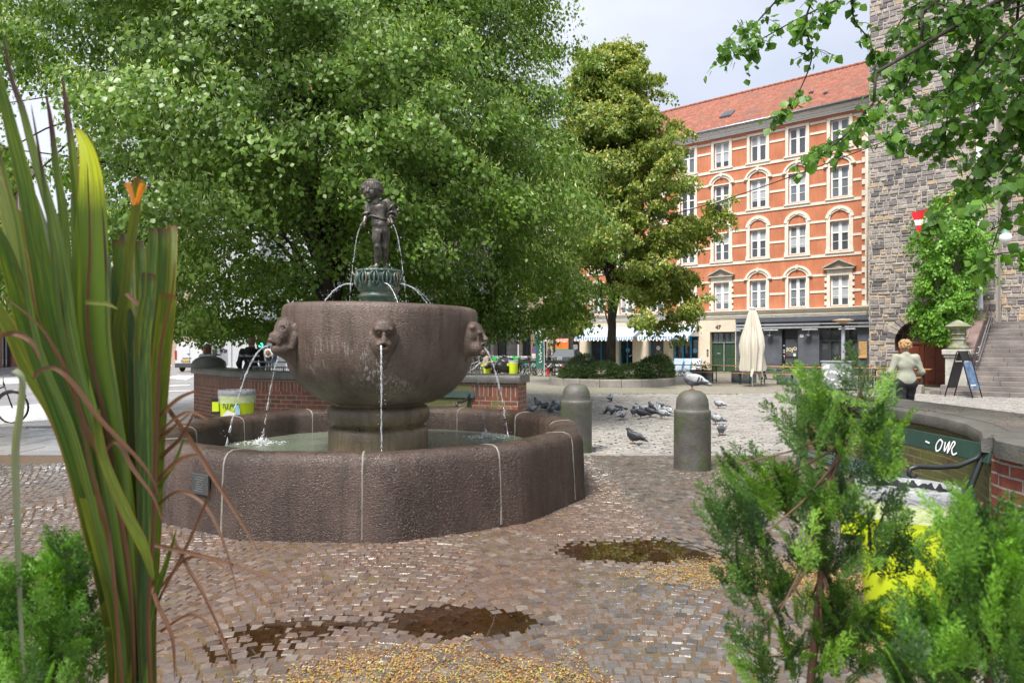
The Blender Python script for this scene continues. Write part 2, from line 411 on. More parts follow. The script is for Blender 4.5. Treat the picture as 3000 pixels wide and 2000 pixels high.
# spouting heads: local frame x = outward, y = sideways, z = up, origin on the bowl wall
def head_prims(kind):
    p = [('e',(-.03,0,.0),(.15,.15,.21)), ('c',(-.06,0,-.12),(-.12,0,-.40),.12,.03)]
    if kind == 'ape':
        p += [('e',(.09,0,.09),(.09,.115,.10)),('c',(.155,-.07,.075),(.155,.07,.075),.022,.022,.015),('e',(.165,0,.0),(.022,.024,.045),None,.012),
              ('e',(.175,0,-.022),(.022,.03,.016),None,.01),('e',(.125,0,-.085),(.065,.085,.075)),
              ('c',(.17,-.055,-.075),(.185,0,-.052),.018,.02,.01),('c',(.17,.055,-.075),(.185,0,-.052),.018,.02,.01),
              ('-e',(.155,-.045,.045),(.022,.027,.018),None,.01),('-e',(.155,.045,.045),(.022,.027,.018),None,.01),
              ('e',(.150,-.045,.045),(.017,.024,.016),None,.004),('e',(.150,.045,.045),(.017,.024,.016),None,.004),
              ('-e',(.20,0,-.092),(.05,.026,.020),None,.008),('c',(.165,-.035,-.122),(.165,.035,-.122),.014,.014,.01),
              ('c',(.03,-.13,.03),(.03,-.135,-.06),.02,.012,.015),('c',(.03,.13,.03),(.03,.135,-.06),.02,.012,.015),('c',(.06,0,-.14),(-.02,0,-.30),.05,.03)]
    elif kind == 'human':
        p += [('e',(.07,0,.07),(.11,.125,.13)),('c',(.165,-.06,.075),(.165,.06,.075),.02,.02,.015),('c',(.175,0,.07),(.225,0,.0),.016,.026,.012),
              ('e',(.205,-.018,.0),(.016,.014,.012),None,.008),('e',(.205,.018,.0),(.016,.014,.012),None,.008),
              ('-e',(.165,-.045,.045),(.022,.025,.016),None,.01),('-e',(.165,.045,.045),(.022,.025,.016),None,.01),
              ('e',(.155,-.045,.045),(.015,.018,.012),None,.004),('e',(.155,.045,.045),(.015,.018,.012),None,.004),
              ('e',(.10,0,-.09),(.10,.10,.10)),('-e',(.23,0,-.085),(.10,.035,.042),(0,.1,0),.012),('c',(.20,-.03,-.045),(.20,.03,-.045),.014,.014,.008),
              ('c',(.205,-.03,-.135),(.205,.03,-.135),.016,.016,.01),('e',(.19,0,-.16),(.04,.045,.035)),
              ('c',(.15,-.07,.02),(.17,-.06,-.10),.012,.014,.01),('c',(.15,.07,.02),(.17,.06,-.10),.012,.014,.01),('c',(.10,-.115,.13),(.10,.115,.13),.03,.03)]
    else:  # long muzzled lion-like beast
        p += [('e',(.08,0,.08),(.11,.12,.12)),('c',(.10,0,.03),(.175,0,-.035),.098,.078),('e',(.215,0,-.002),(.04,.055,.035),None,.015),
              ('c',(.18,-.06,-.075),(.245,0,-.050),.024,.026,.012),('c',(.18,.06,-.075),(.245,0,-.050),.024,.026,.012),
              ('e',(.13,0,-.14),(.105,.085,.075)),('c',(.10,0,-.16),(-.02,0,-.30),.07,.03),('-e',(.235,0,-.095),(.06,.06,.013),None,.006),('c',(.02,-.12,.0),(.05,-.10,-.12),.04,.03),('c',(.02,.12,.0),(.05,.10,-.12),.04,.03),
              ('-e',(.15,-.085,.075),(.03,.02,.02),None,.01),('-e',(.15,.085,.075),(.03,.02,.02),None,.01),('e',(.145,-.08,.073),(.02,.014,.015),None,.004),('e',(.145,.08,.073),(.02,.014,.015),None,.004),
              ('c',(.13,-.07,.11),(.17,-.03,.09),.017,.02,.01),('c',(.13,.07,.11),(.17,.03,.09),.017,.02,.01),('e',(.0,-.12,.08),(.05,.03,.06)),('e',(.0,.12,.08),(.05,.03,.06)),
              ('-e',(.252,-.02,.0),(.014,.008,.008),None,.004),('-e',(.252,.02,.0),(.014,.008,.008),None,.004)]
    return p
HM = {}
heads = [(-78,'ape'),(-18,'human'),(42,'ape'),(102,'lion'),(162,'human'),(-138,'lion')]
for ang, kind in heads:
    if kind not in HM:
        h = sdf_obj('spout_head', head_prims(kind), .009, m_bowl, bowl, k=.03, disp=lambda X,Y,Z: .0012*np.sin(X*140)*np.sin(Y*150+Z*60)); HM[kind] = h
    else:
        h = HM[kind].copy(); COL.objects.link(h)
    a = RAD(ang); h.location = (cos(a)*1.075, sin(a)*1.075, 1.70); h.rotation_euler = (0, 0, a)
# bronze capital
def capfun(a, z, i):
    lobe = abs(sin(a*6)); return 1+(.09*lobe*max(0, 1-abs(z-2.37)/.11))+.03*abs(sin(a*12+z*9))*(1 if z > 2.27 else 0)
def bronze(name, c1, c2, c3, sc=6):
    t = NT(name); v = t.co(scale=(1,1,.5)); c = t.ramp(t.noise(v, sc, 8, .72), [(.38,c1),(.52,c2),(.64,c3)])
    ge = t.n('NewGeometry'); pt_ = t.ramp(ge.outputs['Pointiness'], [(.50,0.0),(.60,.6)]); c = t.mix(pt_, c, tuple(min(1,x*1.9+.02) for x in c2))
    t.col(c); t.set(metal=.35, rough=.42); t.bump(t.noise(t.co(), 60, 4), .25, .006); return t.m
m_brz = bronze('bronze', (.028,.023,.018), (.085,.075,.062), (.24,.235,.205), 9)
m_ver = bronze('verdigris_bronze', (.035,.05,.042), (.065,.105,.09), (.17,.125,.07), 5)
mb = MB()
pr = [(.16,1.95),(.185,1.98),(.205,2.04),(.208,2.14),(.222,2.16),(.235,2.175),(.232,2.195),(.22,2.205),(.215,2.225),(.235,2.25),(.245,2.29),(.235,2.335),(.225,2.35),(.24,2.375),(.252,2.41),(.245,2.445),(.262,2.465),(.258,2.482),(.23,2.49),(0,2.496)]
pr2 = []
for i in range(len(pr)-1):
    for q in range(3): pr2.append((pr[i][0]+(pr[i+1][0]-pr[i][0])*q/3, pr[i][1]+(pr[i+1][1]-pr[i][1])*q/3))
pr2.append(pr[-1])
mb.lathe(pr2, n=144, rfun=lambda a, z, i: capfun(a, z, i) if z > 2.235 else 1, caps=False)
capital = mb.build('capital', m_ver, fountain, smooth=True)
mb = MB()
for k in range(12):   # curled leaves round the rim
    a0 = 2*pi*k/12
    for sgn in (-1, 1):
        pts = []
        for q in range(9):
            tq = q/8; an = a0+sgn*(.06+.13*sin(tq*pi)*1.0); r = .255+.022*sin(tq*pi*.9); z = 2.46-.17*tq
            pts.append((cos(an)*r, sin(an)*r, z))
        mb.tube(pts, [.012,.014,.014,.013,.012,.012,.013,.012,.006], 6)
    mb.tube([(cos(a0)*.262, sin(a0)*.262, 2.45),(cos(a0)*.275, sin(a0)*.275, 2.38),(cos(a0)*.262, sin(a0)*.262, 2.31),(cos(a0)*.25, sin(a0)*.25, 2.28)], [.008,.016,.013,.005], 6)
mb.build('leaf_ornament', m_ver, capital, smooth=True)
# the child: x right, y away, z up, feet on the capital
SO = Vector((-.035, 0, 2.49))
def q_(x, y, z): return (x, y, z)
body = [
 # weight-bearing leg and foot
 ('c',(.035,-.01,.43),(.028,-.035,.27),.076,.046,.02),('e',(.022,-.03,.36),(.066,.062,.09),None,.02),('c',(.026,-.035,.27),(.010,-.005,.09),.045,.027,.012),('e',(.030,-.008,.19),(.040,.048,.062),None,.015),('e',(.024,-.062,.268),(.030,.028,.03),None,.012),
 ('e',(.010,.0,.045),(.031,.043,.038),None,.01),('c',(.0,-.01,.03),(-.055,-.06,.018),.030,.021,.01),
 ('c',(-.05,-.045,.016),(-.092,-.062,.012),.014,.013,.004),('c',(-.045,-.06,.014),(-.085,-.085,.010),.011,.009,.004),('c',(-.035,-.07,.014),(-.07,-.098,.010),.010,.008,.004),('c',(-.028,-.075,.013),(-.055,-.103,.009),.009,.0075,.004),('c',(-.02,-.078,.013),(-.038,-.104,.009),.008,.007,.004),
 # trailing leg, knee bent behind the other
 ('c',(.095,.03,.42),(.098,.035,.27),.064,.040,.015),('c',(.098,.035,.27),(.085,.095,.07),.038,.023,.008),('e',(.100,.065,.185),(.034,.038,.055),None,.01),('e',(.088,.098,.035),(.026,.04,.028),None,.008),('c',(.088,.085,.025),(.105,.02,.018),.023,.018,.008),
 ('c',(.105,.025,.016),(.110,-.012,.012),.013,.011,.004),('c',(.115,.03,.014),(.126,.0,.010),.009,.008,.004),('-e',(.078,-.06,.33),(.012,.05,.09),None,.012),
 # hips, belly, chest
 ('e',(.055,.012,.465),(.100,.076,.072),None,.02),('e',(.035,.05,.45),(.055,.05,.06)),('e',(.095,.05,.45),(.050,.05,.06)),('e',(.045,-.022,.535),(.092,.070,.074),None,.025),('e',(.032,-.008,.61),(.094,.068,.078),None,.035),('e',(.020,.0,.70),(.112,.074,.088),None,.035),
 ('e',(-.022,-.044,.722),(.042,.026,.030),None,.015),('e',(.058,-.044,.730),(.042,.026,.030),None,.015),('c',(-.072,.005,.762),(.122,.01,.790),.040,.044,.03),('e',(.052,-.066,.420),(.014,.018,.026),None,.006),
 ('-e',(.044,-.086,.548),(.007,.012,.007),None,.008),('-c',(.02,-.072,.68),(.035,-.082,.58),.004,.004,.012),('-c',(.035,-.095,.49),(.105,-.075,.50),.003,.003,.010),
 # neck
 ('c',(.015,.0,.78),(-.015,-.02,.845),.04,.042),
 # arm at the picture's right, bent, elbow out
 ('c',(.135,.01,.775),(.205,.015,.675),.042,.034),('c',(.205,.015,.675),(.175,-.055,.585),.034,.023),('e',(.165,-.075,.565),(.024,.028,.026)),
 ('c',(.16,-.085,.57),(.185,-.115,.545),.010,.008,.004),('c',(.155,-.09,.56),(.18,-.12,.53),.010,.008,.004),('c',(.15,-.09,.55),(.172,-.117,.518),.009,.008,.004),('c',(.145,-.088,.54),(.163,-.108,.508),.009,.007,.004),('c',(.178,-.075,.565),(.195,-.095,.535),.010,.008,.004),
 # arm at the picture's left, hanging
 ('c',(-.085,.0,.76),(-.112,.01,.655),.040,.032),('c',(-.112,.01,.655),(-.122,-.04,.565),.031,.022),('e',(-.125,-.052,.54),(.023,.025,.027)),
 ('c',(-.135,-.06,.535),(-.150,-.085,.51),.010,.008,.004),('c',(-.127,-.065,.525),(-.140,-.088,.498),.010,.008,.004),('c',(-.118,-.065,.518),(-.128,-.085,.49),.009,.008,.004),('c',(-.11,-.06,.513),(-.117,-.078,.487),.009,.007,.004),('c',(-.112,-.05,.54),(-.11,-.08,.52),.010,.008,.004),
 # head bent forward
 ('e',(-.04,-.03,.93),(.105,.11,.115)),('e',(-.055,-.075,.885),(.078,.07,.078),(.35,0,0)),('e',(-.062,-.125,.885),(.020,.02,.024),None,.01),('c',(-.060,-.13,.915),(-.064,-.148,.885),.010,.014,.008),
 ('e',(-.095,-.115,.875),(.028,.025,.028)),('e',(-.025,-.115,.872),(.028,.025,.028)),('e',(-.064,-.125,.845),(.022,.018,.010),None,.008),('e',(-.064,-.118,.825),(.024,.02,.018),None,.01),
 ('-e',(-.092,-.142,.905),(.016,.012,.010),None,.008),('-e',(-.034,-.140,.905),(.016,.012,.010),None,.008),('e',(-.092,-.130,.903),(.011,.01,.008),None,.004),('e',(-.034,-.128,.903),(.011,.01,.008),None,.004),
 ('e',(.055,-.03,.905),(.012,.02,.028),None,.008),('e',(-.135,-.025,.905),(.012,.02,.028),None,.008)]
st = sdf_obj('bronze_child', body, .0062, m_brz, fountain, k=.011); st.location = SO
hair = [('e',(-.04,-.02,.95),(.116,.118,.108)),('c',(-.15,-.05,.925),(-.13,-.10,.935),.022,.02,.02),('c',(.06,-.05,.925),(.03,-.10,.94),.022,.02,.02),('e',(-.04,.03,.90),(.108,.085,.08))]
for i in range(15):
    x = -.125+.012*i; hair.append(('c',(x,-.118+.35*(x+.04)**2*8,.945),(x-.004,-.126+.35*(x+.04)**2*8,.922),.014,.009,.006))
for i in range(26):
    a = 2*pi*i/26; hair.append(('c',(-.04+.10*cos(a),-.015+.10*sin(a),.99),(-.04+.12*cos(a),-.012+.118*sin(a),.925),.018,.012,.010))
hr = sdf_obj('hair', hair, .0065, m_brz, st, k=.012, disp=lambda X,Y,Z: .002*np.sin(60*np.arctan2(Y+.02,X+.04)*.5+Z*30))
def coil(p0, p1, r, turns, ph, n=48):
    p0, p1 = Vector(p0), Vector(p1); d = (p1-p0).normalized(); u = d.orthogonal().normalized(); v = d.cross(u); R_ = []
    for i in range(n+1):
        tq = i/n; an = ph+tq*turns*2*pi; R_.append(p0.lerp(p1, tq)+(u*cos(an)+v*sin(an))*r)
    return R_
mb = MB()
A_ = coil((.13,.01,.80),(.205,.015,.67),.052,1.3,.4)+coil((.205,.015,.665),(.175,-.06,.58),.046,1.6,2.0)
mb.tube(A_+[Vector((.20,-.10,.555)),Vector((.215,-.13,.525)),Vector((.222,-.15,.505))], [.011+.007*min(1,i/30) for i in range(len(A_))]+[.020,.026,.015], 8)
W_ = [Vector((.03+.108*cos(a), -.005+.084*sin(a), .60+.012*sin(a*2)-.01*cos(a))) for a in np.linspace(-.3, 2*pi+.5, 50)]
mb.tube(W_, .0145, 8)
B_ = coil((-.09,.0,.74),(-.118,.0,.60),.045,1.2,1.0)
mb.tube(B_+[Vector((-.145,-.06,.53)),Vector((-.15,-.09,.50)),Vector((-.155,-.11,.478))], [.012]*len(B_)+[.016,.022,.013], 8)
mb.build('serpent', m_brz, st, smooth=True)

# ---------------------------------------------------------------- water in the basin, jets, splashes
mb = MB(); mb.lathe([(.5,0),(1.0,0),(1.5,0),(2.055,0)], FC+Vector((0,0,.40)), NSEG, rfun=lambda a, z, i: RP[round(a/(2*pi)*NSEG) % NSEG], caps=False)
mb.build('water', m_water, smooth=True, label='pale green water filling the granite basin', cat='water', kind='structure')
def jet(name, label, p0, p1, rise, r, breakup, seed, splash=False):
    rg = np.random.default_rng(seed); n = 46; p0, p1 = Vector(p0), Vector(p1); mb = MB(); pts = []; rr = []
    # true parabola: horizontal travel is linear, drop quadratic from a start slope `rise`
    for i in range(n+1):
        t_ = i/n; p = p0.lerp(p1, t_); dz = p1.z-p0.z; p.z = p0.z+rise*t_+(dz-rise)*t_*t_
        wob = .0035*t_; p += Vector(rg.normal(0, wob, 3)); pts.append(p)
        rr.append(r*.8*(1-.25*t_)*(1+.28*sin(i*2.1)+.25*rg.normal()))
    rr = [max(.0016, q) for q in rr]; cut = int(n*(1-breakup))
    mb.tube(pts[:cut+1], rr[:cut+1], 7)
    i = cut
    while i < n:
        l = int(rg.integers(1, 4)); e_ = min(n, i+l)
        if e_ > i: mb.tube([pts[i]]+pts[i+1:e_+1], [.0015]+[rr[min(i,n)]*1.1]*(e_-i), 6)
        i = e_+int(rg.integers(0, 2))
    def drop(c, s_): mb.lathe([(0,-s_),(s_*.7,-s_*.7),(s_,0),(s_*.7,s_*.7),(0,s_)], c, 6, caps=False)
    for _ in range(int(26+40*breakup)):
        t_ = rg.uniform(.35, 1); p = pts[int(t_*n)]+Vector(rg.normal(0, .010+.028*t_, 3)); drop(p, rg.uniform(.0018,.0045))
    o = mb.build(name, m_jet, smooth=True, label=label, cat='water jet', group='water jets of the fountain')
    if splash:
        mb = MB(); c = p1
        for _ in range(170):
            an, q = rg.uniform(0, 2*pi), abs(rg.normal(0, .11)); mb.lathe([(0,-.004),(.006,0),(0,.004)], c+Vector((cos(an)*q, sin(an)*q*.8, .006+abs(rg.normal(0,.05))*math.exp(-q*9))), 5, caps=False)
        for _ in range(26):
            an, q = rg.uniform(0, 2*pi), rg.uniform(0, .05); h = rg.uniform(.02,.09)*(1-q*10)+.01
            mb.tube([c+Vector((cos(an)*q, sin(an)*q, 0)), c+Vector((cos(an)*q*1.7, sin(an)*q*1.7, h))], [.008,.002], 5)
        for _ in range(110):
            an, q = rg.uniform(0, 2*pi), rg.uniform(.02, .26)**1.0; l = rg.uniform(.01,.04); cc = c+Vector((cos(an)*q*1.25, sin(an)*q, .004)); mb.box(cc, (l, l*.35, .004), rz=rg.uniform(0,3))
        mb.build('splash', m_foam, o, smooth=True)
    return o
WZ = .405
names = {-78:'water jet from the mouth of the front head, falling past the pedestal', -18:'water jet from the open mouth of the right hand human head', 42:'thin water jet behind the bowl on its right side', 102:'water jet falling behind the pedestal', 162:'broken water jet behind the bowl on its left side with white splash', -138:'arching water jet from the long muzzled head on the left'}
for ang, kind in heads:
    a = RAD(ang); r0 = 1.075+{'ape':.20,'human':.20,'lion':.235}[kind]; z0 = 1.70+{'ape':-.095,'human':-.10,'lion':-.095}[kind]
    r1 = 1.62 if ang != -78 else 1.58
    p0 = FC+Vector((cos(a)*r0, sin(a)*r0, z0)); p1 = FC+Vector((cos(a)*r1, sin(a)*r1, WZ))
    if ang == -138: p1 = FC+Vector((cos(a)*1.78, sin(a)*1.78, WZ))
    jet('water_jet', names[ang], p0, p1, -.06 if ang != -138 else .02, .0095 if ang != 162 else .010, .12 if ang in (-78,) else (.75 if ang == 162 else .35), 400+ang, splash=ang in (162,42,-78,-18,-138))
for i, (p0, p1) in enumerate([((-.155,-.11,.478),(-.29,-.13,-.53)),((.222,-.15,.505),(.40,-.20,-.53))]):
    jet('water_jet', ['water jet from the left hand of the bronze child down to the bowl','water jet from the snake in the right hand of the bronze child'][i], FC+SO+Vector(p0), FC+SO+Vector(p1), -.15, .0055, .45, 60+i)
cj = [(-150,'left front'),(-170,'far left'),(-60,'front right'),(-20,'far right'),(15,'rear right'),(120,'rear')]
for i, (ang, w_) in enumerate(cj):
    a = RAD(ang); jet('water_jet', 'short arching water jet leaving the bronze capital towards the %s of the bowl' % w_, FC+Vector((cos(a)*.265-.035, sin(a)*.265, 2.315)), FC+Vector((cos(a)*.70, sin(a)*.70, 1.975)), .10 if i != 2 else .02, .0055, .2, 80+i)
# strainer in the basin
mb = MB(); mb.lathe([(.075,.30),(.078,.42),(.078,.455),(.070,.46),(0,.452)], FC+Vector((.62,-1.35,0)), 32, caps=False)
t = NT('perforated_metal'); v = t.co(scale=(1,1,1)); vo = t.n('TexVoronoi'); t.l(v, vo.inputs['Vector']); vo.inputs['Scale'].default_value = 95
t.col(t.ramp(vo.outputs[0], [(.25,(.03,.03,.025)),(.4,(.38,.36,.30))])); t.set(metal=.6, rough=.4)
mb.build('strainer', t.m, smooth=True, label='small round perforated metal strainer standing in the basin water', cat='strainer')
# ---------------------------------------------------------------- ground, paving, street
def hollow(x, y):
    """local dips of the paving that hold puddles (metres below the street level)"""
    d = 0*x
    for cx, cy, rx, ry, h, rot in PUD:
        c_, s_ = cos(rot), sin(rot); u = ((x-cx)*c_+(y-cy)*s_)/rx; v = (-(x-cx)*s_+(y-cy)*c_)/ry
        d = d - h*np.exp(-(u*u+v*v)*1.1)
    return d + .006*np.sin(x*1.7+.6*np.sin(y*2.1))*np.cos(y*1.3+x*.4) + .003*np.sin(x*5.1+y*2.2)*np.sin(y*4.3-x*1.1)
PUD = [(-.36,4.02,.42,.24,.026,0), (-.05,3.98,.36,.14,.014,.2), (.98,5.42,.50,.38,.026,-.1), (.60,5.3,.3,.25,.012,0), (-1.25,3.9,.55,.18,.015,.15), (-1.5,3.55,.5,.2,.012,0), (.55,4.5,.5,.2,.007,.5), (1.6,5.2,.4,.3,.012,0)]
def fbm(x, y, s=1.0, seed=0):
    r = np.random.default_rng(seed); o = 0*x; a = 1; tot = 0
    for k in range(5):
        for _ in range(3):
            th = r.uniform(0, 2*pi); f = s*2**k; o = o+a*np.sin((x*cos(th)+y*sin(th))*f+r.uniform(0, 6)+1.3*np.sin((y*cos(th)-x*sin(th))*f*.7+r.uniform(0,6))); tot += a
        a *= .55
    return o/tot*1.8
m_asph = stone('asphalt', (.20,.20,.205), (.27,.27,.275), (.34,.34,.345), scale=.5, fine=200, rough=.42, bump=.3, bdist=.006, grain=.3, stretch=(.4,1,1))
mb = MB(); mb.quad((-600,-60,-.085),(600,-60,-.085),(600,900,-.085),(-600,900,-.085)); mb.build('ground', m_asph, kind='structure')
# stones -------------------------------------------------------
def stone_mat(name, cols, joint, rough=(.12,.5), warm=None):
    t = NT(name); v = t.co(); r_ = t.isl()
    n_ = len(cols); c = t.ramp(r_, [(i/(n_-1)*.98, q) for i, q in enumerate(cols)]); 
    c = t.mix(.55, c, t.ramp(t.noise(v, 28, 4, .7), [(.3,.32),(.5,.5),(.72,.8)]), 'OVERLAY')
    if warm:   # broad rusty stain carried by the fountain water
        at = t.n('Attribute'); at.attribute_name = 'rust'; c = t.mix(t.math('MULTIPLY', at.outputs['Fac'], .55), c, t.mix(.5, c, warm))
    t.col(c); w_ = t.noise(v, .9, 5, .6); r2 = t.math('MULTIPLY', r_, .12)
    t.rgh(t.math('ADD', t.ramp(w_, [(.36, rough[0]), (.66, rough[1])]), r2)); t.set(spec=.5)
    t.bump(t.noise(v, 45, 4, .65), .6, .007); return t.m
m_cob = stone_mat('near_cobbles', [(.070,.062,.056),(.140,.112,.094),(.108,.104,.106),(.165,.125,.10),(.086,.082,.082),(.145,.132,.118),(.054,.052,.052),(.195,.182,.165)], None, (.08,.42), warm=(.17,.075,.04))
m_set = stone_mat('square_setts', [(.22,.21,.195),(.29,.27,.245),(.25,.245,.24),(.33,.31,.28),(.19,.18,.17)], None, (.3,.6))
def joint_mat(name, c1, c2, c3, f1=.5, wet=.4):
    t = NT(name); v = t.co(); c = t.ramp(t.noise(v, 60, 4, .7), [(.3, c1), (.6, c2)])
    c = t.mix(t.ramp(t.noise(v, f1, 5, .65), [(.47,0.0),(.6,.9)]), c, c3); t.col(c); t.set(rough=wet); t.bump(t.noise(v, 90, 4), .6, .01); return t.m
m_joint = joint_mat('joint_sand', (.070,.040,.024), (.15,.088,.050), (.12,.095,.045), 1.2)
m_joint2 = joint_mat('joint_grit', (.07,.065,.05), (.13,.12,.095), (.09,.13,.03), .8, .7)
def sett_mesh(name, cx, cy, ang, w_, d_, m, zf, jag=.006, tilt=.05, label=None, rustf=None, rnd=.18):
    n = len(cx); r = np.random.default_rng(3)
    us = np.array([-1,-.80,.80,1]); prof_ = np.array([-.030, 0, 0, -.030])
    gx, gy = np.meshgrid(us, us, indexing='ij'); gx, gy = gx.ravel(), gy.ravel()
    edge = (np.abs(gx) > .9).astype(float)+(np.abs(gy) > .9).astype(float)
    zz = np.where(edge == 0, 0, np.where(edge == 1, -.013, -.024))
    kx = np.where(edge == 2, gx*.95, gx); ky = np.where(edge == 2, gy*.95, gy)
    W = (w_*(1+r.normal(0, rnd*.5, n)))[:, None]/2; Dp = (d_*(1+r.normal(0, rnd*.45, n)))[:, None]/2
    lx = kx[None]*W*(1+r.normal(0, .05, (n,16))); ly = ky[None]*Dp*(1+r.normal(0, .05, (n,16)))
    ca, sa = np.cos(ang)[:, None], np.sin(ang)[:, None]
    X = cx[:, None]+lx*ca-ly*sa; Y = cy[:, None]+lx*sa+ly*ca
    Z = zz[None]+zf(cx, cy)[:, None]+r.normal(0, jag, n)[:, None]+lx*r.normal(0, tilt, n)[:, None]+ly*r.normal(0, tilt, n)[:, None]+r.normal(0, .0012, (n,16))
    V = np.stack([X, Y, Z], 2).reshape(-1, 3)
    q = np.array([(i*4+j, (i+1)*4+j, (i+1)*4+j+1, i*4+j+1) for i in range(3) for j in range(3)])
    F = (q[None]+(np.arange(n)*16)[:, None, None]).reshape(-1, 4)
    at = {'rust': np.repeat(rustf(cx, cy), 16)} if rustf else None
    return fast_mesh(name, V, F, m, smooth=False, attrs=at, kind='structure', label=label)
def rust(x, y):
    d = np.hypot(x-FC.x, y-FC.y); f = np.exp(-((d-2.9)/.9)**2)*(y < 8)*(x < 1.2)
    return np.clip(f*1.0+np.exp(-(((x+1.2)/1.6)**2+((y-4.2)/1.1)**2))*.9+fbm(x, y, 1.0, 4)*.25, 0, 1)
def near_field():
    # segmental arcs: rows follow scalloped curves
    xs = np.arange(-9.5, 7.5, .080); rows = np.arange(2.0, 10.9, .0755); X, R_ = np.meshgrid(xs, rows, indexing='ij')
    X = X+np.where((np.round((R_-2)/.0755).astype(int) % 2) == 0, .040, 0)+rng.normal(0, .006, X.shape); ph = (X/1.55+.15) % 1
    sc_ = np.sqrt(np.clip(1-((ph-.5)*1.75)**2, 0, 1)); Y = R_+.42*sc_-.25+rng.normal(0, .007, X.shape)
    dydx = -.42*((ph-.5)*1.75**2/1.55)/np.maximum(sc_, .45); A = np.arctan(dydx)*.85+rng.normal(0, .05, X.shape)
    X, Y, A = X.ravel(), Y.ravel(), A.ravel()
    k = (Y > 1.9) & (Y < 10.05) & (np.abs(X) < .84*Y+1.2) & (np.hypot(X-FC.x, Y-FC.y) > 2.30) & ~((X < -4.2-.0*Y) & (Y > 9.4))
    return X[k], Y[k], A[k]
x, y, a_ = near_field()
sett_mesh('cobbled_paving', x, y, a_, .0765, .071, m_cob, hollow, jag=.0018, tilt=.034, rustf=rust, rnd=.2)
def sheet(name, x0, x1, y0, y1, step, z, m, zf=None, label=None):
    nx, ny = int((x1-x0)/step)+1, int((y1-y0)/step)+1
    X, Y = np.meshgrid(np.linspace(x0, x1, nx), np.linspace(y0, y1, ny), indexing='ij')
    Z = (zf(X, Y) if zf else 0*X)+z; V = np.stack([X, Y, Z], 2).reshape(-1, 3)
    i, j = np.meshgrid(np.arange(nx-1), np.arange(ny-1), indexing='ij'); b = (i*ny+j).ravel()
    return fast_mesh(name, V, np.stack([b, b+ny, b+ny+1, b+1], 1), m, smooth=True, kind='structure', label=label)
sheet('paving_bed', -14, 12, 1, 10.1, .08, -.019, m_joint, lambda x, y: hollow(x, y)+.0140)
# puddles: level water lying in the dips
t = NT('puddle_water'); tr = t.n('BsdfTransparent'); tr.inputs[0].default_value = (.56,.47,.37,1); gl = t.n('BsdfGlossy'); gl.inputs['Roughness'].default_value = .015; gl.inputs[0].default_value = (1,1,1,1); fz = t.n('Fresnel'); fz.inputs[0].default_value = 1.5
bp = t.n('Bump'); t.l(t.noise(t.co(), 5, 3), bp.inputs['Height']); bp.inputs['Strength'].default_value = .03; t.l(bp, gl.inputs['Normal']); m = t.n('MixShader'); t.l(fz, m.inputs[0]); t.l(tr, m.inputs[1]); t.l(gl, m.inputs[2]); t.l(m, t.out.inputs[0]); m_pud = t.m
for i, (x0, x1, y0, y1, z) in enumerate([(-1.0,.6,3.5,4.45,-.0135),(.3,1.9,4.8,6.0,-.0130),(-2.2,-.95,3.3,4.3,-.0115)]):
    mb = MB(); mb.quad((x0,y0,z),(x1,y0,z),(x1,y1,z),(x0,y1,z)); o = mb.build('puddle', m_pud, kind='structure', label=['brown puddle on the cobbles before the basin','puddle reflecting the orange house','shallow brown puddle at the left'][i])
# border of long granite kerbs between the fountain paving and the square, flush drain cover
m_kerb = stone('kerb_granite', (.20,.19,.18), (.30,.285,.265), scale=2, fine=120, rough=.45, bump=.3)
mb = MB(); xk = -4.6
while xk < 9:
    l = 1.0+random.random()*.3; mb.box((xk+l/2, 10.16+.004*random.random(), -.05+.003*random.random()), (l-.012, .20, .10)); xk += l
mb.build('kerb', m_kerb, kind='structure', bevel=.006)
# the square's setts in straight rows, drawn along the facades
FD = np.array([-.760,.650])
def square_field():
    rows = np.arange(0, 15.0, .125); cols = np.arange(-14, 26, .175); C_, R_ = np.meshgrid(cols, rows, indexing='ij')
    C_ = C_+np.where((np.round(R_/.125).astype(int) % 2) == 0, .0875, 0)+rng.normal(0, .010, C_.shape)
    th = RAD(-7); X = C_*cos(th)-R_*sin(th); Y = 10.4+C_*sin(th)+R_*cos(th)+.05*np.sin(C_*1.3)+rng.normal(0, .006, C_.shape)-.3
    X, Y = X.ravel(), Y.ravel(); k = (Y > 10.36) & (Y < 23.2) & (X < .82*Y+1) & (X > -.9-(Y-10)*.12)
    return X[k], Y[k]
x, y = square_field(); zsq = lambda x, y: .010*fbm(x, y, .8, 9)
sett_mesh('square_paving', x, y, rng.normal(RAD(-7), .04, len(x)), .165, .112, m_set, zsq, jag=.004, tilt=.035, rnd=.16)
sheet('square_bed', -2.5, 24, 10.1, 23.5, .25, -.024, m_joint2, zsq)
# beyond: rows too fine to see as stones
t = NT('far_setts'); v = t.co(rot=(0,0,RAD(8))); br = t.n('TexBrick'); t.l(v, br.inputs[0]); br.inputs['Scale'].default_value = 1
for k_, q in (('Brick Width',.18),('Row Height',.13),('Mortar Size',.014),('Bias',0)): br.inputs[k_].default_value = q
br.inputs['Color1'].default_value = (.24,.225,.20,1); br.inputs['Color2'].default_value = (.36,.335,.30,1); br.inputs['Mortar'].default_value = (.10,.10,.07,1)
c = t.mix(t.ramp(t.noise(t.co(), .35, 5, .6), [(.5,0.0),(.66,.5)]), br.outputs[0], (.26,.29,.10)); t.col(c); t.set(rough=.5); t.bump(br.outputs[1], .4, -.01)
mb = MB(); mb.add([(-3.2,23.3,-.012),(40,23.3,-.012),(60,70,-.012),(-14,70,-.012)], [(0,1,2,3)]); mb.build('far_square_paving', t.m, kind='structure')
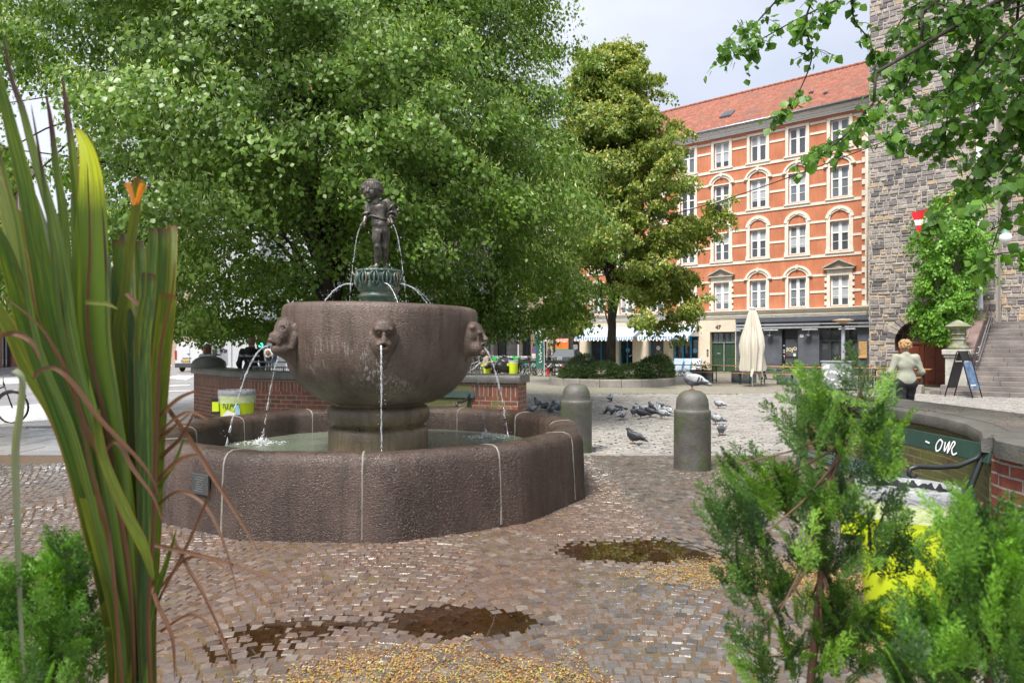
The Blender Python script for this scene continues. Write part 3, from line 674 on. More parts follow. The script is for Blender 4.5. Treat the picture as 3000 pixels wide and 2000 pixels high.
# left: slab footway, kerb, street with crossing stripes
m_slab = stone('footway_slabs', (.24,.235,.23), (.34,.33,.32), (.42,.41,.40), scale=1.2, fine=110, rough=.35, bump=.2, stretch=(1,1,1))
mb = MB()
for i in range(9):
    for j in range(4):
        x1 = -4.35-i*1.05-(.0 if j % 2 == 0 else .5); mb.box((x1-.5, 10.55+j*.82, -.028+random.random()*.003), (1.03, .80, .05), rz=random.uniform(-.002,.002))
mb.build('footway', m_slab, kind='structure', bevel=.005)
mb = MB()
for k in range(13): mb.box((-4.2-k*1.22, 13.72, -.035), (1.2, .16, .09))
mb.build('kerb', m_kerb, kind='structure', bevel=.008)
t = NT('road_paint'); t.col(t.ramp(t.noise(t.co(scale=(1,3,1)), 7, 6, .7), [(.38,(.30,.30,.30)),(.5,(.66,.66,.65))])); t.set(rough=.5); m_paint = t.m
mb = MB()
def stripe(pts):
    mb.add([(p[0], p[1], -.080) for p in pts], [(0,1,2,3)])
def gq(*px): return [((x-1500)/2000*(2000*1.682/(y-1015)), 2000*1.682/(y-1015)) for x, y in px]
stripe(gq((0,1242),(240,1222),(250,1176),(0,1190))); stripe(gq((480,1106),(545,1113),(572,1100),(520,1099)))
stripe(gq((300,1096),(380,1095),(372,1086),(310,1086))); stripe(gq((455,1130),(556,1126),(556,1128.5),(455,1133))); stripe(gq((150,1150),(560,1143),(560,1145),(150,1153)))
stripe(gq((0,1125),(170,1118),(160,1100),(0,1104))); stripe(gq((480,1072),(505,1073),(500,1066),(478,1066)))
mb.build('road_marking', m_paint, kind='structure')
# fallen lime blossom and grit: loose litter
def litter(name, n, sampler, m, label, size=(.004,.012), z=.004, zf=None):
    x, y = sampler(n); n = len(x); r = np.random.default_rng(5); th = r.uniform(0, 2*pi, n); l = r.uniform(*size, n); w2 = l*r.uniform(.25,.6,n)
    zz = (zf(x, y) if zf is not None else 0*x)+r.uniform(-.006, z, n); ux, uy = np.cos(th), np.sin(th); dz = r.normal(0, .0025, n)
    V = np.stack([np.stack([x-ux*l, y-uy*l, zz-dz], 1), np.stack([x+uy*w2, y-ux*w2, zz], 1), np.stack([x+ux*l, y+uy*l, zz+dz], 1), np.stack([x-uy*w2, y+ux*w2, zz+.001], 1)], 1).reshape(-1, 3)
    F = np.arange(4*n).reshape(n, 4); return fast_mesh(name, V, F, m, kind='stuff', label=label)
t = NT('lime_blossom'); t.col(t.ramp(t.isl(), [(0,(.34,.15,.04)),(.35,(.42,.24,.06)),(.6,(.28,.11,.03)),(.8,(.44,.36,.09)),(1,(.24,.30,.05))])); t.set(rough=.7); m_blos = t.m
def samp_blossom(n):
    x = rng.uniform(-2.4, 3.2, n*3); y = 2.7+2.6*rng.random(n*3)**1.3; f = fbm(x, y, 2.3, 11)*.5+.5
    dens = np.clip((f-.47)*3.0, 0, 1)*np.clip((np.clip(3.35+(x+1.3)*.75, 3.1, 5.3)-y)/.45, 0, 1)
    # gather in the joints of the stones
    k = rng.random(len(x)) < dens; return x[k][:n], y[k][:n]
litter('fallen_blossom', 80000, samp_blossom, m_blos, 'orange and yellow lime blossom lying in the joints of the near cobbles', (.003,.0100), .008, lambda x, y: hollow(x, y)+.004)
def samp_rim(n):
    a = rng.uniform(-pi*1.02, .25, n); r = 2.43+np.abs(rng.normal(0, .10, n)); x = FC.x+np.cos(a)*r; y = FC.y+np.sin(a)*r
    return x, y
t = NT('brown_litter'); t.col(t.ramp(t.isl(), [(0,(.26,.11,.045)),(.5,(.34,.16,.06)),(1,(.20,.10,.04))])); t.set(rough=.7); m_blit = t.m
litter('brown_litter', 5200, samp_rim, m_blit, 'rust brown plant litter washed against the foot of the basin', (.003,.009), .006, lambda x, y: hollow(x, y)-.004)
def samp_sc(n):
    x = rng.uniform(-3, 4.5, n*2); y = rng.uniform(3, 9.5, n*2); k = (np.hypot(x-FC.x, y-FC.y) > 2.5) & (rng.random(n*2) < .5+.5*fbm(x, y, 1.7, 3)); return x[k][:n], y[k][:n]
litter('scattered_litter', 7000, samp_sc, m_blit, 'thin scatter of brown litter over the wet cobbles', (.002,.006), .003, hollow)
# tufts of grass between the square's stones
def tufts(n, sampler, h, m, label, name='grass'):
    x, y = sampler(n); n = len(x); r = np.random.default_rng(8); nb = 5
    x = np.repeat(x, nb)+r.normal(0, .018, n*nb); y = np.repeat(y, nb)+r.normal(0, .012, n*nb); m_ = n*nb; th = r.uniform(0, 2*pi, m_); hh = h*r.uniform(.4, 1.2, m_); w2 = .004
    ux, uy = np.cos(th), np.sin(th); V = np.stack([np.stack([x-uy*w2, y+ux*w2, 0*x-.02], 1), np.stack([x+uy*w2, y-ux*w2, 0*x-.02], 1), np.stack([x+ux*hh*.6, y+uy*hh*.6, hh-.008], 1)], 1).reshape(-1, 3)
    return fast_mesh(name, V, np.arange(3*m_).reshape(m_, 3), m, kind='stuff', label=label)
t = NT('grass_blades'); t.col(t.ramp(t.isl(), [(0,(.10,.20,.03)),(1,(.22,.34,.06))])); t.set(rough=.6); m_grass = t.m
def samp_g(n):
    x = rng.uniform(-1, 12, n*4); y = 10.5+rng.random(n*4)**1.3*12; k = fbm(x, y, 1.9, 21)+rng.normal(0,.3,n*4) > .35; return x[k][:n], y[k][:n]
tufts(1700, samp_g, .028, m_grass, 'small grass tufts growing between the setts of the square')
# ---------------------------------------------------------------- the orange house (local: x along the facade to the photo's left, y outward, z up)
H0 = Vector((19.46, 37.1, 0)); HRZ = atan2(.650, -.760)      # local +x = (-.76,.65)
# local +y for that rotation is (-.65,-.76): towards the square
m_or = NT('orange_render'); v = m_or.co(); c = m_or.ramp(m_or.noise(v, .9, 7, .6), [(.3,(.42,.145,.072)),(.55,(.52,.19,.095)),(.75,(.60,.25,.14))])
st = m_or.noise(m_or.co(scale=(3,3,.35)), 1.4, 5, .65); c = m_or.mix(m_or.ramp(st, [(.47,0.0),(.70,.55)]), c, (.33,.115,.065)); m_or.col(c); m_or.set(rough=.85); m_or.bump(m_or.noise(v, 40, 4), .2, .01); m_or = m_or.m
m_cream = stone('cream_stucco', (.66,.61,.51), (.78,.73,.63), scale=2.2, fine=60, rough=.8, bump=.15, grain=.15)
m_cream2 = stone('cream_wall', (.60,.52,.40), (.68,.60,.48), scale=1.2, fine=60, rough=.8, bump=.1, grain=.1)
m_navy = NT('navy_painted_brick'); v = m_navy.co(); br = m_navy.n('TexBrick'); cx_ = m_navy.n('SeparateXYZ'); m_navy.l(v, cx_.inputs[0]); cb = m_navy.n('CombineXYZ'); m_navy.l(cx_.outputs[0], cb.inputs[0]); m_navy.l(cx_.outputs[2], cb.inputs[1]); m_navy.l(cb, br.inputs[0])
for k_, q in (('Scale',1),('Brick Width',.24),('Row Height',.075),('Mortar Size',.008)): br.inputs[k_].default_value = q
c = m_navy.ramp(m_navy.noise(v, 1.6, 7, .65), [(.35,(.072,.078,.095)),(.6,(.095,.105,.128)),(.78,(.15,.16,.18))]); m_navy.col(c); m_navy.set(rough=.6); m_navy.bump(br.outputs[1], .35, -.008); m_navy = m_navy.m
m_navyb = NT('navy_fascia'); v = m_navyb.co(); c = m_navyb.ramp(m_navyb.noise(m_navyb.co(scale=(.5,1,2.5)), 5, 8, .75), [(.45,(.075,.085,.105)),(.62,(.10,.11,.135)),(.72,(.30,.31,.33))]); m_navyb.col(c); m_navyb.set(rough=.55); m_navyb = m_navyb.m
m_white = plain('white_paint', (.78,.78,.76), .45, var=.05); m_sill = stone('sill_stone', (.33,.30,.25), (.48,.44,.37), scale=4, rough=.8)
m_green = plain('dark_green_paint', (.028,.062,.032), .4); m_blue = plain('bright_blue_paint', (.012,.27,.50), .35, var=.06)
m_zinc = plain('zinc', (.26,.28,.31), .4, metal=.7); m_dark = plain('dark_void', (.012,.012,.014), .9)
m_glass = glass('window_glass', (.035,.042,.05)); m_glass2 = glass('dark_shop_glass', (.012,.014,.016), .04)
m_curt = plain('net_curtain', (.40,.43,.46), .8, var=.06); m_char = plain('charcoal_paint', (.05,.055,.065), .45)
def tile_mat(name):
    t = NT(name); v = t.co(); c = t.ramp(t.noise(v, 3.0, 7, .7), [(.32,(.15,.052,.034)),(.5,(.25,.085,.052)),(.68,(.33,.135,.085))])
    c = t.mix(t.ramp(t.noise(t.co(scale=(1,1,.4)), .8, 6, .65), [(.5,0.0),(.68,.55)]), c, (.11,.085,.07)); c = t.mix(.35, c, t.ramp(t.noise(v, 14, 3), [(.35,.35),(.6,.75)]), 'OVERLAY'); t.col(c); t.set(rough=.75); return t.m
m_tile = tile_mat('clay_tiles')
def wall_panel(mb, u0, u1, z0, z1, holes, y=0, depth=.25, mi=0):
    """front skin with rectangular holes and their reveals"""
    us = sorted({u0, u1, *[min(max(h[i],u0),u1) for h in holes for i in (0,1)]}); zs = sorted({z0, z1, *[min(max(h[i],z0),z1) for h in holes for i in (2,3)]})
    for a_, b_ in zip(us, us[1:]):
        for c_, d_ in zip(zs, zs[1:]):
            um, zm = (a_+b_)/2, (c_+d_)/2
            if any(h[0] < um < h[1] and h[2] < zm < h[3] for h in holes): continue
            mb.quad((a_,y,c_),(b_,y,c_),(b_,y,d_),(a_,y,d_), mi=mi)
    for h in holes:
        a_, b_, c_, d_ = h[:4]; mb.quad((a_,y,c_),(a_,y,d_),(a_,y-depth,d_),(a_,y-depth,c_), mi=mi); mb.quad((b_,y,c_),(b_,y-depth,c_),(b_,y-depth,d_),(b_,y,d_), mi=mi)
        mb.quad((a_,y,d_),(b_,y,d_),(b_,y-depth,d_),(a_,y-depth,d_), mi=mi); mb.quad((a_,y,c_),(a_,y-depth,c_),(b_,y-depth,c_),(b_,y,c_), mi=mi)
def window_frame(mb, w_, h_, y=-.12, transom=.58, rows=1, mull=True):
    """frame centred on x, base at z=0: outer frame, central mullion, transom, glazing bars"""
    f = .07
    mb.b2(-w_/2, -w_/2+f, y-.05, y, 0, h_); mb.b2(w_/2-f, w_/2, y-.05, y, 0, h_); mb.b2(-w_/2+f, w_/2-f, y-.05, y, 0, f); mb.b2(-w_/2+f, w_/2-f, y-.05, y, h_-f, h_)
    if mull: mb.b2(-.055, .055, y-.045, y+.012, f, h_-f)
    if transom:
        zt = h_*transom
        for a_, b_ in ((-w_/2+f, -.055),(.055, w_/2-f)) if mull else ((-w_/2+f, w_/2-f),):
            mb.b2(a_, b_, y-.045, y+.008, zt-.035, zt+.035)
            for q in range(rows): zz = f+(zt-f)*(q+1)/(rows+1); mb.b2(a_, b_, y-.035, y-.01, zz-.014, zz+.014)
            for s0, s1 in ((a_, a_+.035),(b_-.035, b_)): mb.b2(s0, s1, y-.04, y+.004, f, zt-.035); mb.b2(s0, s1, y-.04, y+.004, zt+.035, h_-f)
def arch_surround(mb, w_, h_, kind):
    """stucco surround: jambs, arch or hood; base at z=0"""
    t_, pr_ = .17, .06; a_ = w_/2
    def seg(r0, r1, cz, an0, an1, n, y0, y1, cx=0, sx=1.0):
        for i in range(n):
            p = [an0+(an1-an0)*(i+q)/n for q in (0,1)]; vs = []
            for y in (y0, y1):
                for an in p:
                    for r in (r0, r1): vs.append((cx+cos(an)*r*sx, y, cz+sin(an)*r))
            mb.add(vs, [(4,5,7,6),(0,2,3,1),(1,3,7,5),(0,4,6,2),(0,1,5,4),(2,6,7,3)])
    if kind == 'flat':
        mb.b2(-a_-t_, -a_, 0, .05, -.05, h_); mb.b2(a_, a_+t_, 0, .05, -.05, h_); mb.b2(-a_-t_, a_+t_, 0, .05, h_, h_+.14)
    elif kind == 'round':
        mb.b2(-a_-t_-.03, -a_, 0, pr_, -.05, h_+.08); mb.b2(a_, a_+t_+.03, 0, pr_, -.05, h_+.08)
        mb.b2(-a_, a_, 0, .035, h_, h_+.08); seg(a_, a_+t_+.03, h_+.08, 0, pi, 16, 0, pr_); seg(a_+.09, a_+t_+.09, h_+.08, .15, pi-.15, 14, 0, pr_+.035)
        for an in (pi/2, .62, pi-.62): mb.box((cos(an)*(a_+.15), .05, h_+.08+sin(an)*(a_+.15)), (.13,.11,.22), ry=pi/2-an)
        mb.b2(-a_-t_-.06, -a_-.02, 0, pr_+.03, -.05, .12); mb.b2(a_+.02, a_+t_+.06, 0, pr_+.03, -.05, .12)
    elif kind == 'segment':
        mb.b2(-a_-t_, -a_, 0, pr_, -.05, h_+.14); mb.b2(a_, a_+t_, 0, pr_, -.05, h_+.14); mb.b2(-a_, a_, 0, .04, h_, h_+.07)
        R_ = .72*(a_+t_)/.66; cz = h_+.14-R_*.38; an = math.acos(min(.99, (a_+t_)/R_)); seg(R_-.14, R_, cz, an, pi-an, 12, 0, pr_)
        seg(R_+.0, R_+.12, cz, an-.12, pi-an+.12, 12, 0, pr_+.06); mb.box((0,.07,cz+R_+.04), (.13,.15,.24))
        mb.box((-a_-t_-.05,.06,h_+.10), (.26,.13,.10)); mb.box((a_+t_+.05,.06,h_+.10), (.26,.13,.10))
    elif kind == 'pediment':
        mb.b2(-a_-t_, -a_, 0, pr_, -.05, h_); mb.b2(a_, a_+t_, 0, pr_, -.05, h_); mb.b2(-a_-t_, a_+t_, 0, .05, h_, h_+.32)
        for s_ in (-1,1):
            for q in range(5):
                z = .06+q*h_/5; mb.b2(min(s_*(a_+t_),s_*(a_+t_+.11)), max(s_*(a_+t_),s_*(a_+t_+.11)), 0, pr_+.02, z, z+.20)
    mb.b2(-a_-t_-.08, a_+t_+.08, 0, .10, -.13, -.05)
house = thing('orange_house', 'five storey orange house with cream bands, white windows and a red tile roof', 'building', H0, HRZ)
UL = 19.3     # length of the front
cols_u = [1.54+2.29*i for i in range(8)]
floors = [(3.88,1.70),(6.95,1.67),(9.95,1.70),(12.75,1.55)]
WW = 1.0
holes = [(u-WW/2, u+WW/2, z, z+h) for u in cols_u for z, h in floors]
mb = MB(); wall_panel(mb, 0, UL, 3.82, 14.7, holes)
mb.quad((0,0,0),(0,0,14.7),(0,-10,14.7),(0,-10,0)); mb.quad((UL,0,0),(UL,-10,0),(UL,-10,14.7),(UL,0,14.7))
wall = mb.build('wall', m_or, house)
# bands, sill courses, cornices, quoins
mb = MB()
for fi, (z, h) in enumerate(floors):
    z1s = [z+h*.45, z+h*1.0] if fi != 3 else [z+h*.60, z+h*.98]
    for zb in z1s:
        edges = [0.42]+sum([[u-.70, u+.70] for u in cols_u], [])+[UL]
        for a_, b_ in zip(edges[::2], edges[1::2]): mb.b2(a_, b_, .001, .035, zb, zb+.13)
    if fi: mb.b2(.42, UL, .001, .045, z-.30, z-.14)
wall_b = mb.build('string_course', m_cream, house)
mb = MB()
for i in range(36):
    z = 3.85+i*.30; w_ = .40 if i % 2 == 0 else .24; mb.b2(0, w_, .002, .05, z, z+.285)
mb.build('quoin', m_cream, house)
mb = MB()
for z0, z1, p in ((3.34,3.44,.06),(3.44,3.66,.10),(3.66,3.76,.20),(3.76,3.82,.26)): mb.b2(-.02, UL, -.05, p, z0, z1)
mb.build('shop_cornice', m_cream, house)
mb = MB()
for z0, z1, p in ((14.62,14.72,.08),(14.72,14.86,.14),(14.86,14.94,.28),(14.94,15.04,.40)): mb.b2(-.3, UL+.1, -.1, p, z0, z1)
mb.build('eaves_cornice', m_white, house)
mb = MB(); pts = []
mb.tube([(-.4,.50,15.06),(UL+.2,.50,15.06)], .075, 8); mb.build('gutter', m_zinc, house, smooth=True)
mb = MB(); mb.tube([(.12,.07,15.0),(.12,.07,3.3)], .05, 8); mb.build('downpipe', m_cream, house, smooth=True)
# pantile roof as real corrugated courses
nu, ns = int(21.5/.22*6), 21; us = np.linspace(-1.2, UL+.3, nu); rows_ = []
Ls, rise, run = 6.6, 3.8, 5.35
for s_ in range(ns):
    for e_ in (0, 1):
        t0 = (s_+e_*.98)/ns; lift = .035*(1-e_)
        yy = .46-run*t0; zz = 15.08+rise*t0+lift; rows_.append(np.stack([us, np.full(nu, yy), zz+.045*np.abs(np.sin(us*pi/.22))**.8], 1))
V = np.stack(rows_); nr = len(rows_); V = V.reshape(-1, 3)
i, j = np.meshgrid(np.arange(nr-1), np.arange(nu-1), indexing='ij'); b = (i*nu+j).ravel()
roof = fast_mesh('roof', V, np.stack([b, b+1, b+nu+1, b+nu], 1), m_tile, house)
mb = MB(); mb.add([(-1.2,.4,15.02),(UL+.3,.4,15.02),(UL+.3,-4.9,18.85),(-1.2,-4.9,18.85),(-1.2,-10,15.0),(UL+.3,-10,15.0)], [(0,1,2,3),(3,2,5,4),(0,3,4),(1,5,2)]); mb.build('roof_deck', m_tile, roof)
mb = MB()
for k in range(56): mb.tube([(-1.2+k*.38,-4.9,18.93),(-1.2+k*.38+.40,-4.9,18.93)], [.13,.115], 8)
mb.build('ridge_tile', m_tile, roof, smooth=True)
def sky_light(u, t0, w_=.75, h_=.9):
    mb = MB(); sl = atan2(rise, run); M_ = Matrix.Translation((u, .46-run*t0, 15.2+rise*t0)) @ Matrix.Rotation(-sl, 4, 'X') 
    mb.b2(-w_/2, w_/2, -h_/2, h_/2, -.05, .07); mb.xf(M_); o = mb.build('skylight', m_zinc, roof)
    mb = MB(); mb.b2(-w_/2+.07, w_/2-.07, -h_/2+.07, h_/2-.07, .075, .082); mb.xf(M_); mb.build('pane', m_glass, o)
sky_light(8.6, .33); 
for u, t0 in ((2.6,.30),(3.6,.42),(4.6,.33)): sky_light(u, t0, .22, .25)
# upper windows
kinds = {0: lambda i: 'pediment' if i % 3 == 0 else 'segment', 1: lambda i: 'round', 2: lambda i: 'segment', 3: lambda i: 'flat'}
WM = {}
for fi, (z, h) in enumerate(floors):
    for i, u in enumerate(cols_u):
        k_ = kinds[fi](i); key = (k_, fi)
        if key not in WM:
            mb = MB(); window_frame(mb, WW, h, rows=0 if fi == 3 else (1 if fi else 1), transom=.62); o = mb.build('window', m_white, house)
            mb = MB(); arch_surround(mb, WW, h, k_); mb.build('surround', m_cream, o)
            mb = MB(); mb.quad((-WW/2,-.155,0),(WW/2,-.155,0),(WW/2,-.155,h),(-WW/2,-.155,h)); mb.build('pane', m_glass, o)
            if k_ == 'pediment':
                mb = MB(); zt = h+.34; mb.b2(-.80,.80,0,.20,zt,zt+.07); 
                for s_ in (-1,1): mb.add([(s_*.86,0,zt+.07),(s_*.86,.24,zt+.07),(0,.24,zt+.48),(0,0,zt+.48),(s_*.86,0,zt+.14),(s_*.86,.24,zt+.14),(0,.24,zt+.56),(0,0,zt+.56)], [(0,1,2,3),(4,7,6,5),(1,5,6,2),(0,4,5,1),(0,3,7,4)])
                mb.prism([(-.80,zt+.07),(.80,zt+.07),(0,zt+.48)], 0, .06, M=Matrix(((1,0,0,0),(0,0,1,0),(0,1,0,0),(0,0,0,1)))); mb.build('pediment', m_sill, o)
            WM[key] = o; 
        else: o = copy_tree(WM[key])
        o.location = (u, 0, z)
        if (i*7+fi*3) % 5 in (0, 3):
            mb = MB(); top = h-.05; lowz = h*(.62 if (i+fi) % 2 else .25)
            mb.add([(x, -.148+.006*sin(x*40), zz) for x in np.linspace(-WW/2+.08, WW/2-.08, 15) for zz in (lowz, top)], [(2*q, 2*q+2, 2*q+3, 2*q+1) for q in range(14)]); mb.build('curtain', m_curt, o)
        elif (i*5+fi) % 4 == 1:
            mb = MB(); rr_ = random.Random(i*9+fi)
            for _ in range(9): mb.lathe([(0,-.05),(.04,0),(0,.06)], (rr_.uniform(-.35,.35), -.150, .12+rr_.uniform(0,.16)), 5, caps=False)
            mb.build('pot_plant', plain('pot_plant_green', (.05,.12,.03), .7), o)
# ground floor --------------------------------------------------
SH = [(.62,2.62,.35,3.0),(3.80,4.72,.0,2.62),(5.75,6.95,.0,3.0)]           # navy: window bay, door, french window bay
mb = MB(); wall_panel(mb, 0, 7.48, -.1, 3.36, [h for h in SH], y=.02, depth=.30); mb.build('shop_wall', m_navy, house)
mb = MB(); mb.b2(.0, 7.48, .03, .10, 2.78+.28, 3.34); mb.build('fascia', m_navyb, house)
m_alu = plain('awning_aluminium', (.62,.63,.65), .3, metal=.6)
mb = MB(); mb.b2(.02, 7.44, .10, .24, 2.86, 2.93); mb.b2(.02, 7.44, .10, .30, 2.66, 2.74); mb.tube([(.02,.22,2.70),(7.44,.22,2.70)], .05, 8); mb.build('awning_cassette', m_alu, house)
def shop_glaze(name, u0, u1, z0, z1, divs, transom, fm, gm, y=-.22, stall=0):
    mb = MB(); f = .06; mb.b2(u0, u1, y-.06, y, z0, z0+f+stall); mb.b2(u0, u1, y-.06, y, z1-f, z1)
    for i in range(divs+1):
        x = u0+(u1-u0-f)*i/divs; mb.b2(x, x+f, y-.06, y+.01, z0+f+stall, z1-f)
    if transom: mb.b2(u0+f, u1-f, y-.06, y+.02, transom-.05, transom+.05)
    o = mb.build(name, fm, house); mb = MB(); mb.quad((u0,y-.07,z0),(u1,y-.07,z0),(u1,y-.07,z1),(u0,y-.07,z1)); mb.build('pane', gm, o); return o
shop_glaze('shop_window', .62, 2.62, .35, 3.0, 4, 1.95, m_char, m_glass2)
shop_glaze('shop_window', 5.75, 6.95, 0, 3.0, 3, 1.95, m_char, m_glass2, stall=.35)
m_black = plain('black_paint', (.015,.015,.017), .35)
mb = MB(); y = -.22; mb.b2(3.80,3.92,y-.06,y,0,2.62); mb.b2(4.60,4.72,y-.06,y,0,2.62); mb.b2(3.92,4.60,y-.06,y,0,.35); mb.b2(3.92,4.60,y-.06,y,2.02,2.62); mb.b2(3.92,4.60,y-.05,y+.01,.95,1.03)
dr = mb.build('cafe_door', m_black, house); mb = MB(); mb.quad((3.92,y-.04,.35),(4.60,y-.04,.35),(4.60,y-.04,2.02),(3.92,y-.04,2.02)); mb.build('pane', m_glass2, dr)
# facade text helper: local x runs to the photo's left, so mirror it back
def ftext(s_, name, size, m, parent, u, y, z, **k): return text(s_, name, size, m, parent, Matrix.Translation((u, y, z)) @ Matrix(((-1,0,0,0),(0,0,1,0),(0,1,0,0),(0,0,0,1))), **k)
m_gold = plain('cream_lettering', (.75,.66,.42), .4); 
for i, (ch, dz) in enumerate(zip('JOJO', (0,-.03,-.05,.02))): ftext(ch, 'lettering', .26, m_gold, dr, 4.49-.15*i, y-.02, 1.45+dz, bold=.012)
m_red = plain('red_sticker', (.55,.03,.03), .5); mb = MB(); mb.lathe([(0,0),(.075,.0)], (0,0,0), 14); mb.xf(Matrix.Translation((4.50,y-.03,1.08)) @ Matrix.Rotation(RAD(90),4,'X')); mb.build('heart_sticker', m_red, dr)
mb = MB(); mb.b2(4.00,4.14,y-.035,y-.028,.98,1.20); mb.build('notice', plain('pale_notice', (.6,.68,.62), .6), dr)
mb = MB()
for z in (1.62,1.35,1.22,.40): mb.b2(4.63,4.69,y+.002,y+.006,z,z+.08)
mb.build('door_sticker', m_white, dr); mb = MB(); mb.tube([(4.63,y+.05,.75),(4.63,y+.05,1.1)], .012, 6); mb.build('handle', m_alu, dr, smooth=True)
mb = MB(); mb.b2(3.48,3.68,.03,.045,2.14,2.30); sg = mb.build('number_plate', m_white, house); ftext('47', 'number', .15, plain('violet_ink', (.12,.05,.25), .5), sg, 3.58, .05, 2.22)
# barn lamps, heaters
for u in (5.35, 3.15):
    mb = MB(); mb.tube([(u,.02,2.45),(u,.15,2.50),(u,.22,2.42),(u,.22,2.34)], .012, 6); mb.lathe([(.02,.06),(.04,.03),(.17,0),(.175,-.01),(.16,-.005),(0,.01)], (u,.22,2.28), 18, caps=False)
    o = mb.build('wall_lamp', m_alu, house, smooth=True); mb = MB(); mb.lathe([(0,-.10),(.045,-.07),(.055,-.03),(.05,0),(0,.005)], (u,.22,2.27), 12, caps=False); mb.build('bulb', plain('milk_glass', (.8,.8,.78), .2), o, smooth=True)
for u in (1.05, 3.0, 5.2, 7.2):
    mb = MB(); mb.box((u,.42,2.56), (.85 if u < 6 else .4,.13,.05), rx=.3); mb.tube([(u,.1,2.66),(u,.42,2.6)], .015, 6); mb.build('patio_heater', m_alu, house)
mb = MB(); mb.lathe([(0,.06),(.06,.045),(.085,0),(.06,-.045),(0,-.06)], (1.0,.16,3.08), 14, caps=False); mb.build('alarm_bell', m_alu, house, smooth=True)
# menu board
m_ply = plain('plywood', (.62,.38,.16), .6, var=.08, vs=14); mb = MB(); mb.b2(.14,.54,.05,.08,1.02,1.88); mbd = mb.build('menu_board', m_ply, house); mb = MB(); mb.b2(.13,.55,.08,.12,.98,1.06); mb.build('ledge', m_ply, mbd)
ink = plain('brown_ink', (.12,.05,.02), .7); mb = MB(); rr_ = random.Random(4)
for r_ in range(8):
    z = 1.80-r_*.088; x = .50
    while x > .26: l = rr_.uniform(.02,.05); mb.b2(x-l, x, .081, .084, z-.010-.006*rr_.random(), z+.014*rr_.random()+(.006 if r_ == 4 else 0)); x -= l+.012
    mb.b2(.17,.20,.081,.084,z-.01,z+.012)
mb.build('menu_text', ink, mbd)
# beige bay with the green double door and the number
mb = MB(); wall_panel(mb, 7.48, UL, -.1, 3.36, [(7.53,9.17,0,2.52),(9.95,11.72,0,2.5),(12.40,13.50,.45,2.5),(14.75,15.85,0,2.5),(16.6,18.3,.4,2.5)], y=.015, depth=.35); mb.build('shop_wall', m_cream2, house)
ftext('47', 'house_number', .34, m_black, house, 8.62, .03, 2.80, bold=.012)
mb = MB(); y = -.26
mb.b2(7.53,9.17,y-.08,y-.06,0,2.52); mb.b2(7.53,7.60,y-.06,y,0,2.52); mb.b2(9.10,9.17,y-.06,y,0,2.52); mb.b2(8.31,8.39,y-.06,y+.02,0,2.52); mb.b2(7.60,8.31,y-.06,y+.01,1.80,1.90); mb.b2(8.39,9.10,y-.06,y+.01,1.80,1.90)
for a_, b_ in ((7.60,8.31),(8.39,9.10)):
    mb.b2(a_,b_,y-.06,y-.04,0,1.8)
    for z0, z1 in ((.12,.85),(.98,1.68)):
        for k in range(2):
            x0 = a_+.07+k*.31; mb.b2(x0, x0+.25, y-.04, y-.02, z0, z1)
    for k in range(2): mb.b2(a_+.02+k*.34, a_+.05+k*.34, y-.05, y-.005, 1.90, 2.46)
gd = mb.build('street_door', m_green, house, bevel=.006)
mb = MB(); mb.quad((7.62,y-.05,1.92),(9.08,y-.05,1.92),(9.08,y-.05,2.44),(7.62,y-.05,2.44)); mb.build('pane', m_glass, gd)
mb = MB(); mb.b2(8.33,8.37,y+.02,y+.035,.1,1.8); mb.b2(7.60,9.10,y+.012,y+.03,1.84,1.87); mb.b2(8.60,8.80,y-.02,y,1.15,1.19); mb.build('brass_strip', m_alu, gd)
mb = MB(); mb.b2(9.27,9.37,.02,.05,1.0,1.42); mb.build('intercom', m_black, house); mb = MB(); mb.b2(9.30,9.34,.05,.055,1.05,1.15); mb.b2(9.29,9.35,.05,.055,1.2,1.3); mb.build('intercom_button', m_alu, house)
# blue cafe
b1 = shop_glaze('blue_door', 9.95, 11.72, 0, 2.5, 3, 0, m_blue, m_glass2, stall=.35); b2_ = shop_glaze('blue_window', 12.40, 13.50, .45, 2.5, 1, 0, m_blue, m_glass2); b3 = shop_glaze('blue_door', 14.75, 15.85, 0, 2.5, 2, 0, m_blue, m_glass2, stall=.35); shop_glaze('blue_window', 16.6, 18.3, .4, 2.5, 2, 0, m_blue, m_glass2)
mb = MB(); mb.b2(10.48,10.60,-.2,-.17,.35,2.4); mb.b2(11.05,11.17,-.2,-.17,.35,2.4); mb.b2(9.95,10.07,-.2,-.15,0,2.5); mb.b2(11.60,11.72,-.2,-.15,0,2.5); mb.b2(9.95,11.72,-.2,-.16,2.2,2.5); mb.build('blue_post', m_blue, b1)
m_sticker = plain('pale_blue_sticker', (.25,.50,.65), .5)
for par, u, z in ((b1,10.32,1.35),(b3,15.3,1.35),(b2_,12.95,1.5)):
    mb = MB(); mb.lathe([(.0,0),(.15,0),(.15,.004),(0,.004)], (0,0,0), 20); mb.xf(Matrix.Translation((u,-.275,z)) @ Matrix.Rotation(RAD(90),4,'X')); mb.build('round_sticker', m_sticker if par is not b2_ else m_white, par)
t = NT('striped_canvas'); v = t.co(); sx_ = t.n('SeparateXYZ'); t.l(v, sx_.inputs[0]); t.col(t.ramp(t.math('FRACT', t.math('MULTIPLY', sx_.outputs[0], 5.2)), [(0,(.75,.77,.80)),(.5,(.75,.77,.80)),(.51,(.10,.26,.50)),(1,(.10,.26,.50))])); t.set(rough=.8); t.t.nodes['Color Ramp'].color_ramp.interpolation = 'CONSTANT' if 'Color Ramp' in t.t.nodes else 'LINEAR'; m_strp = t.m
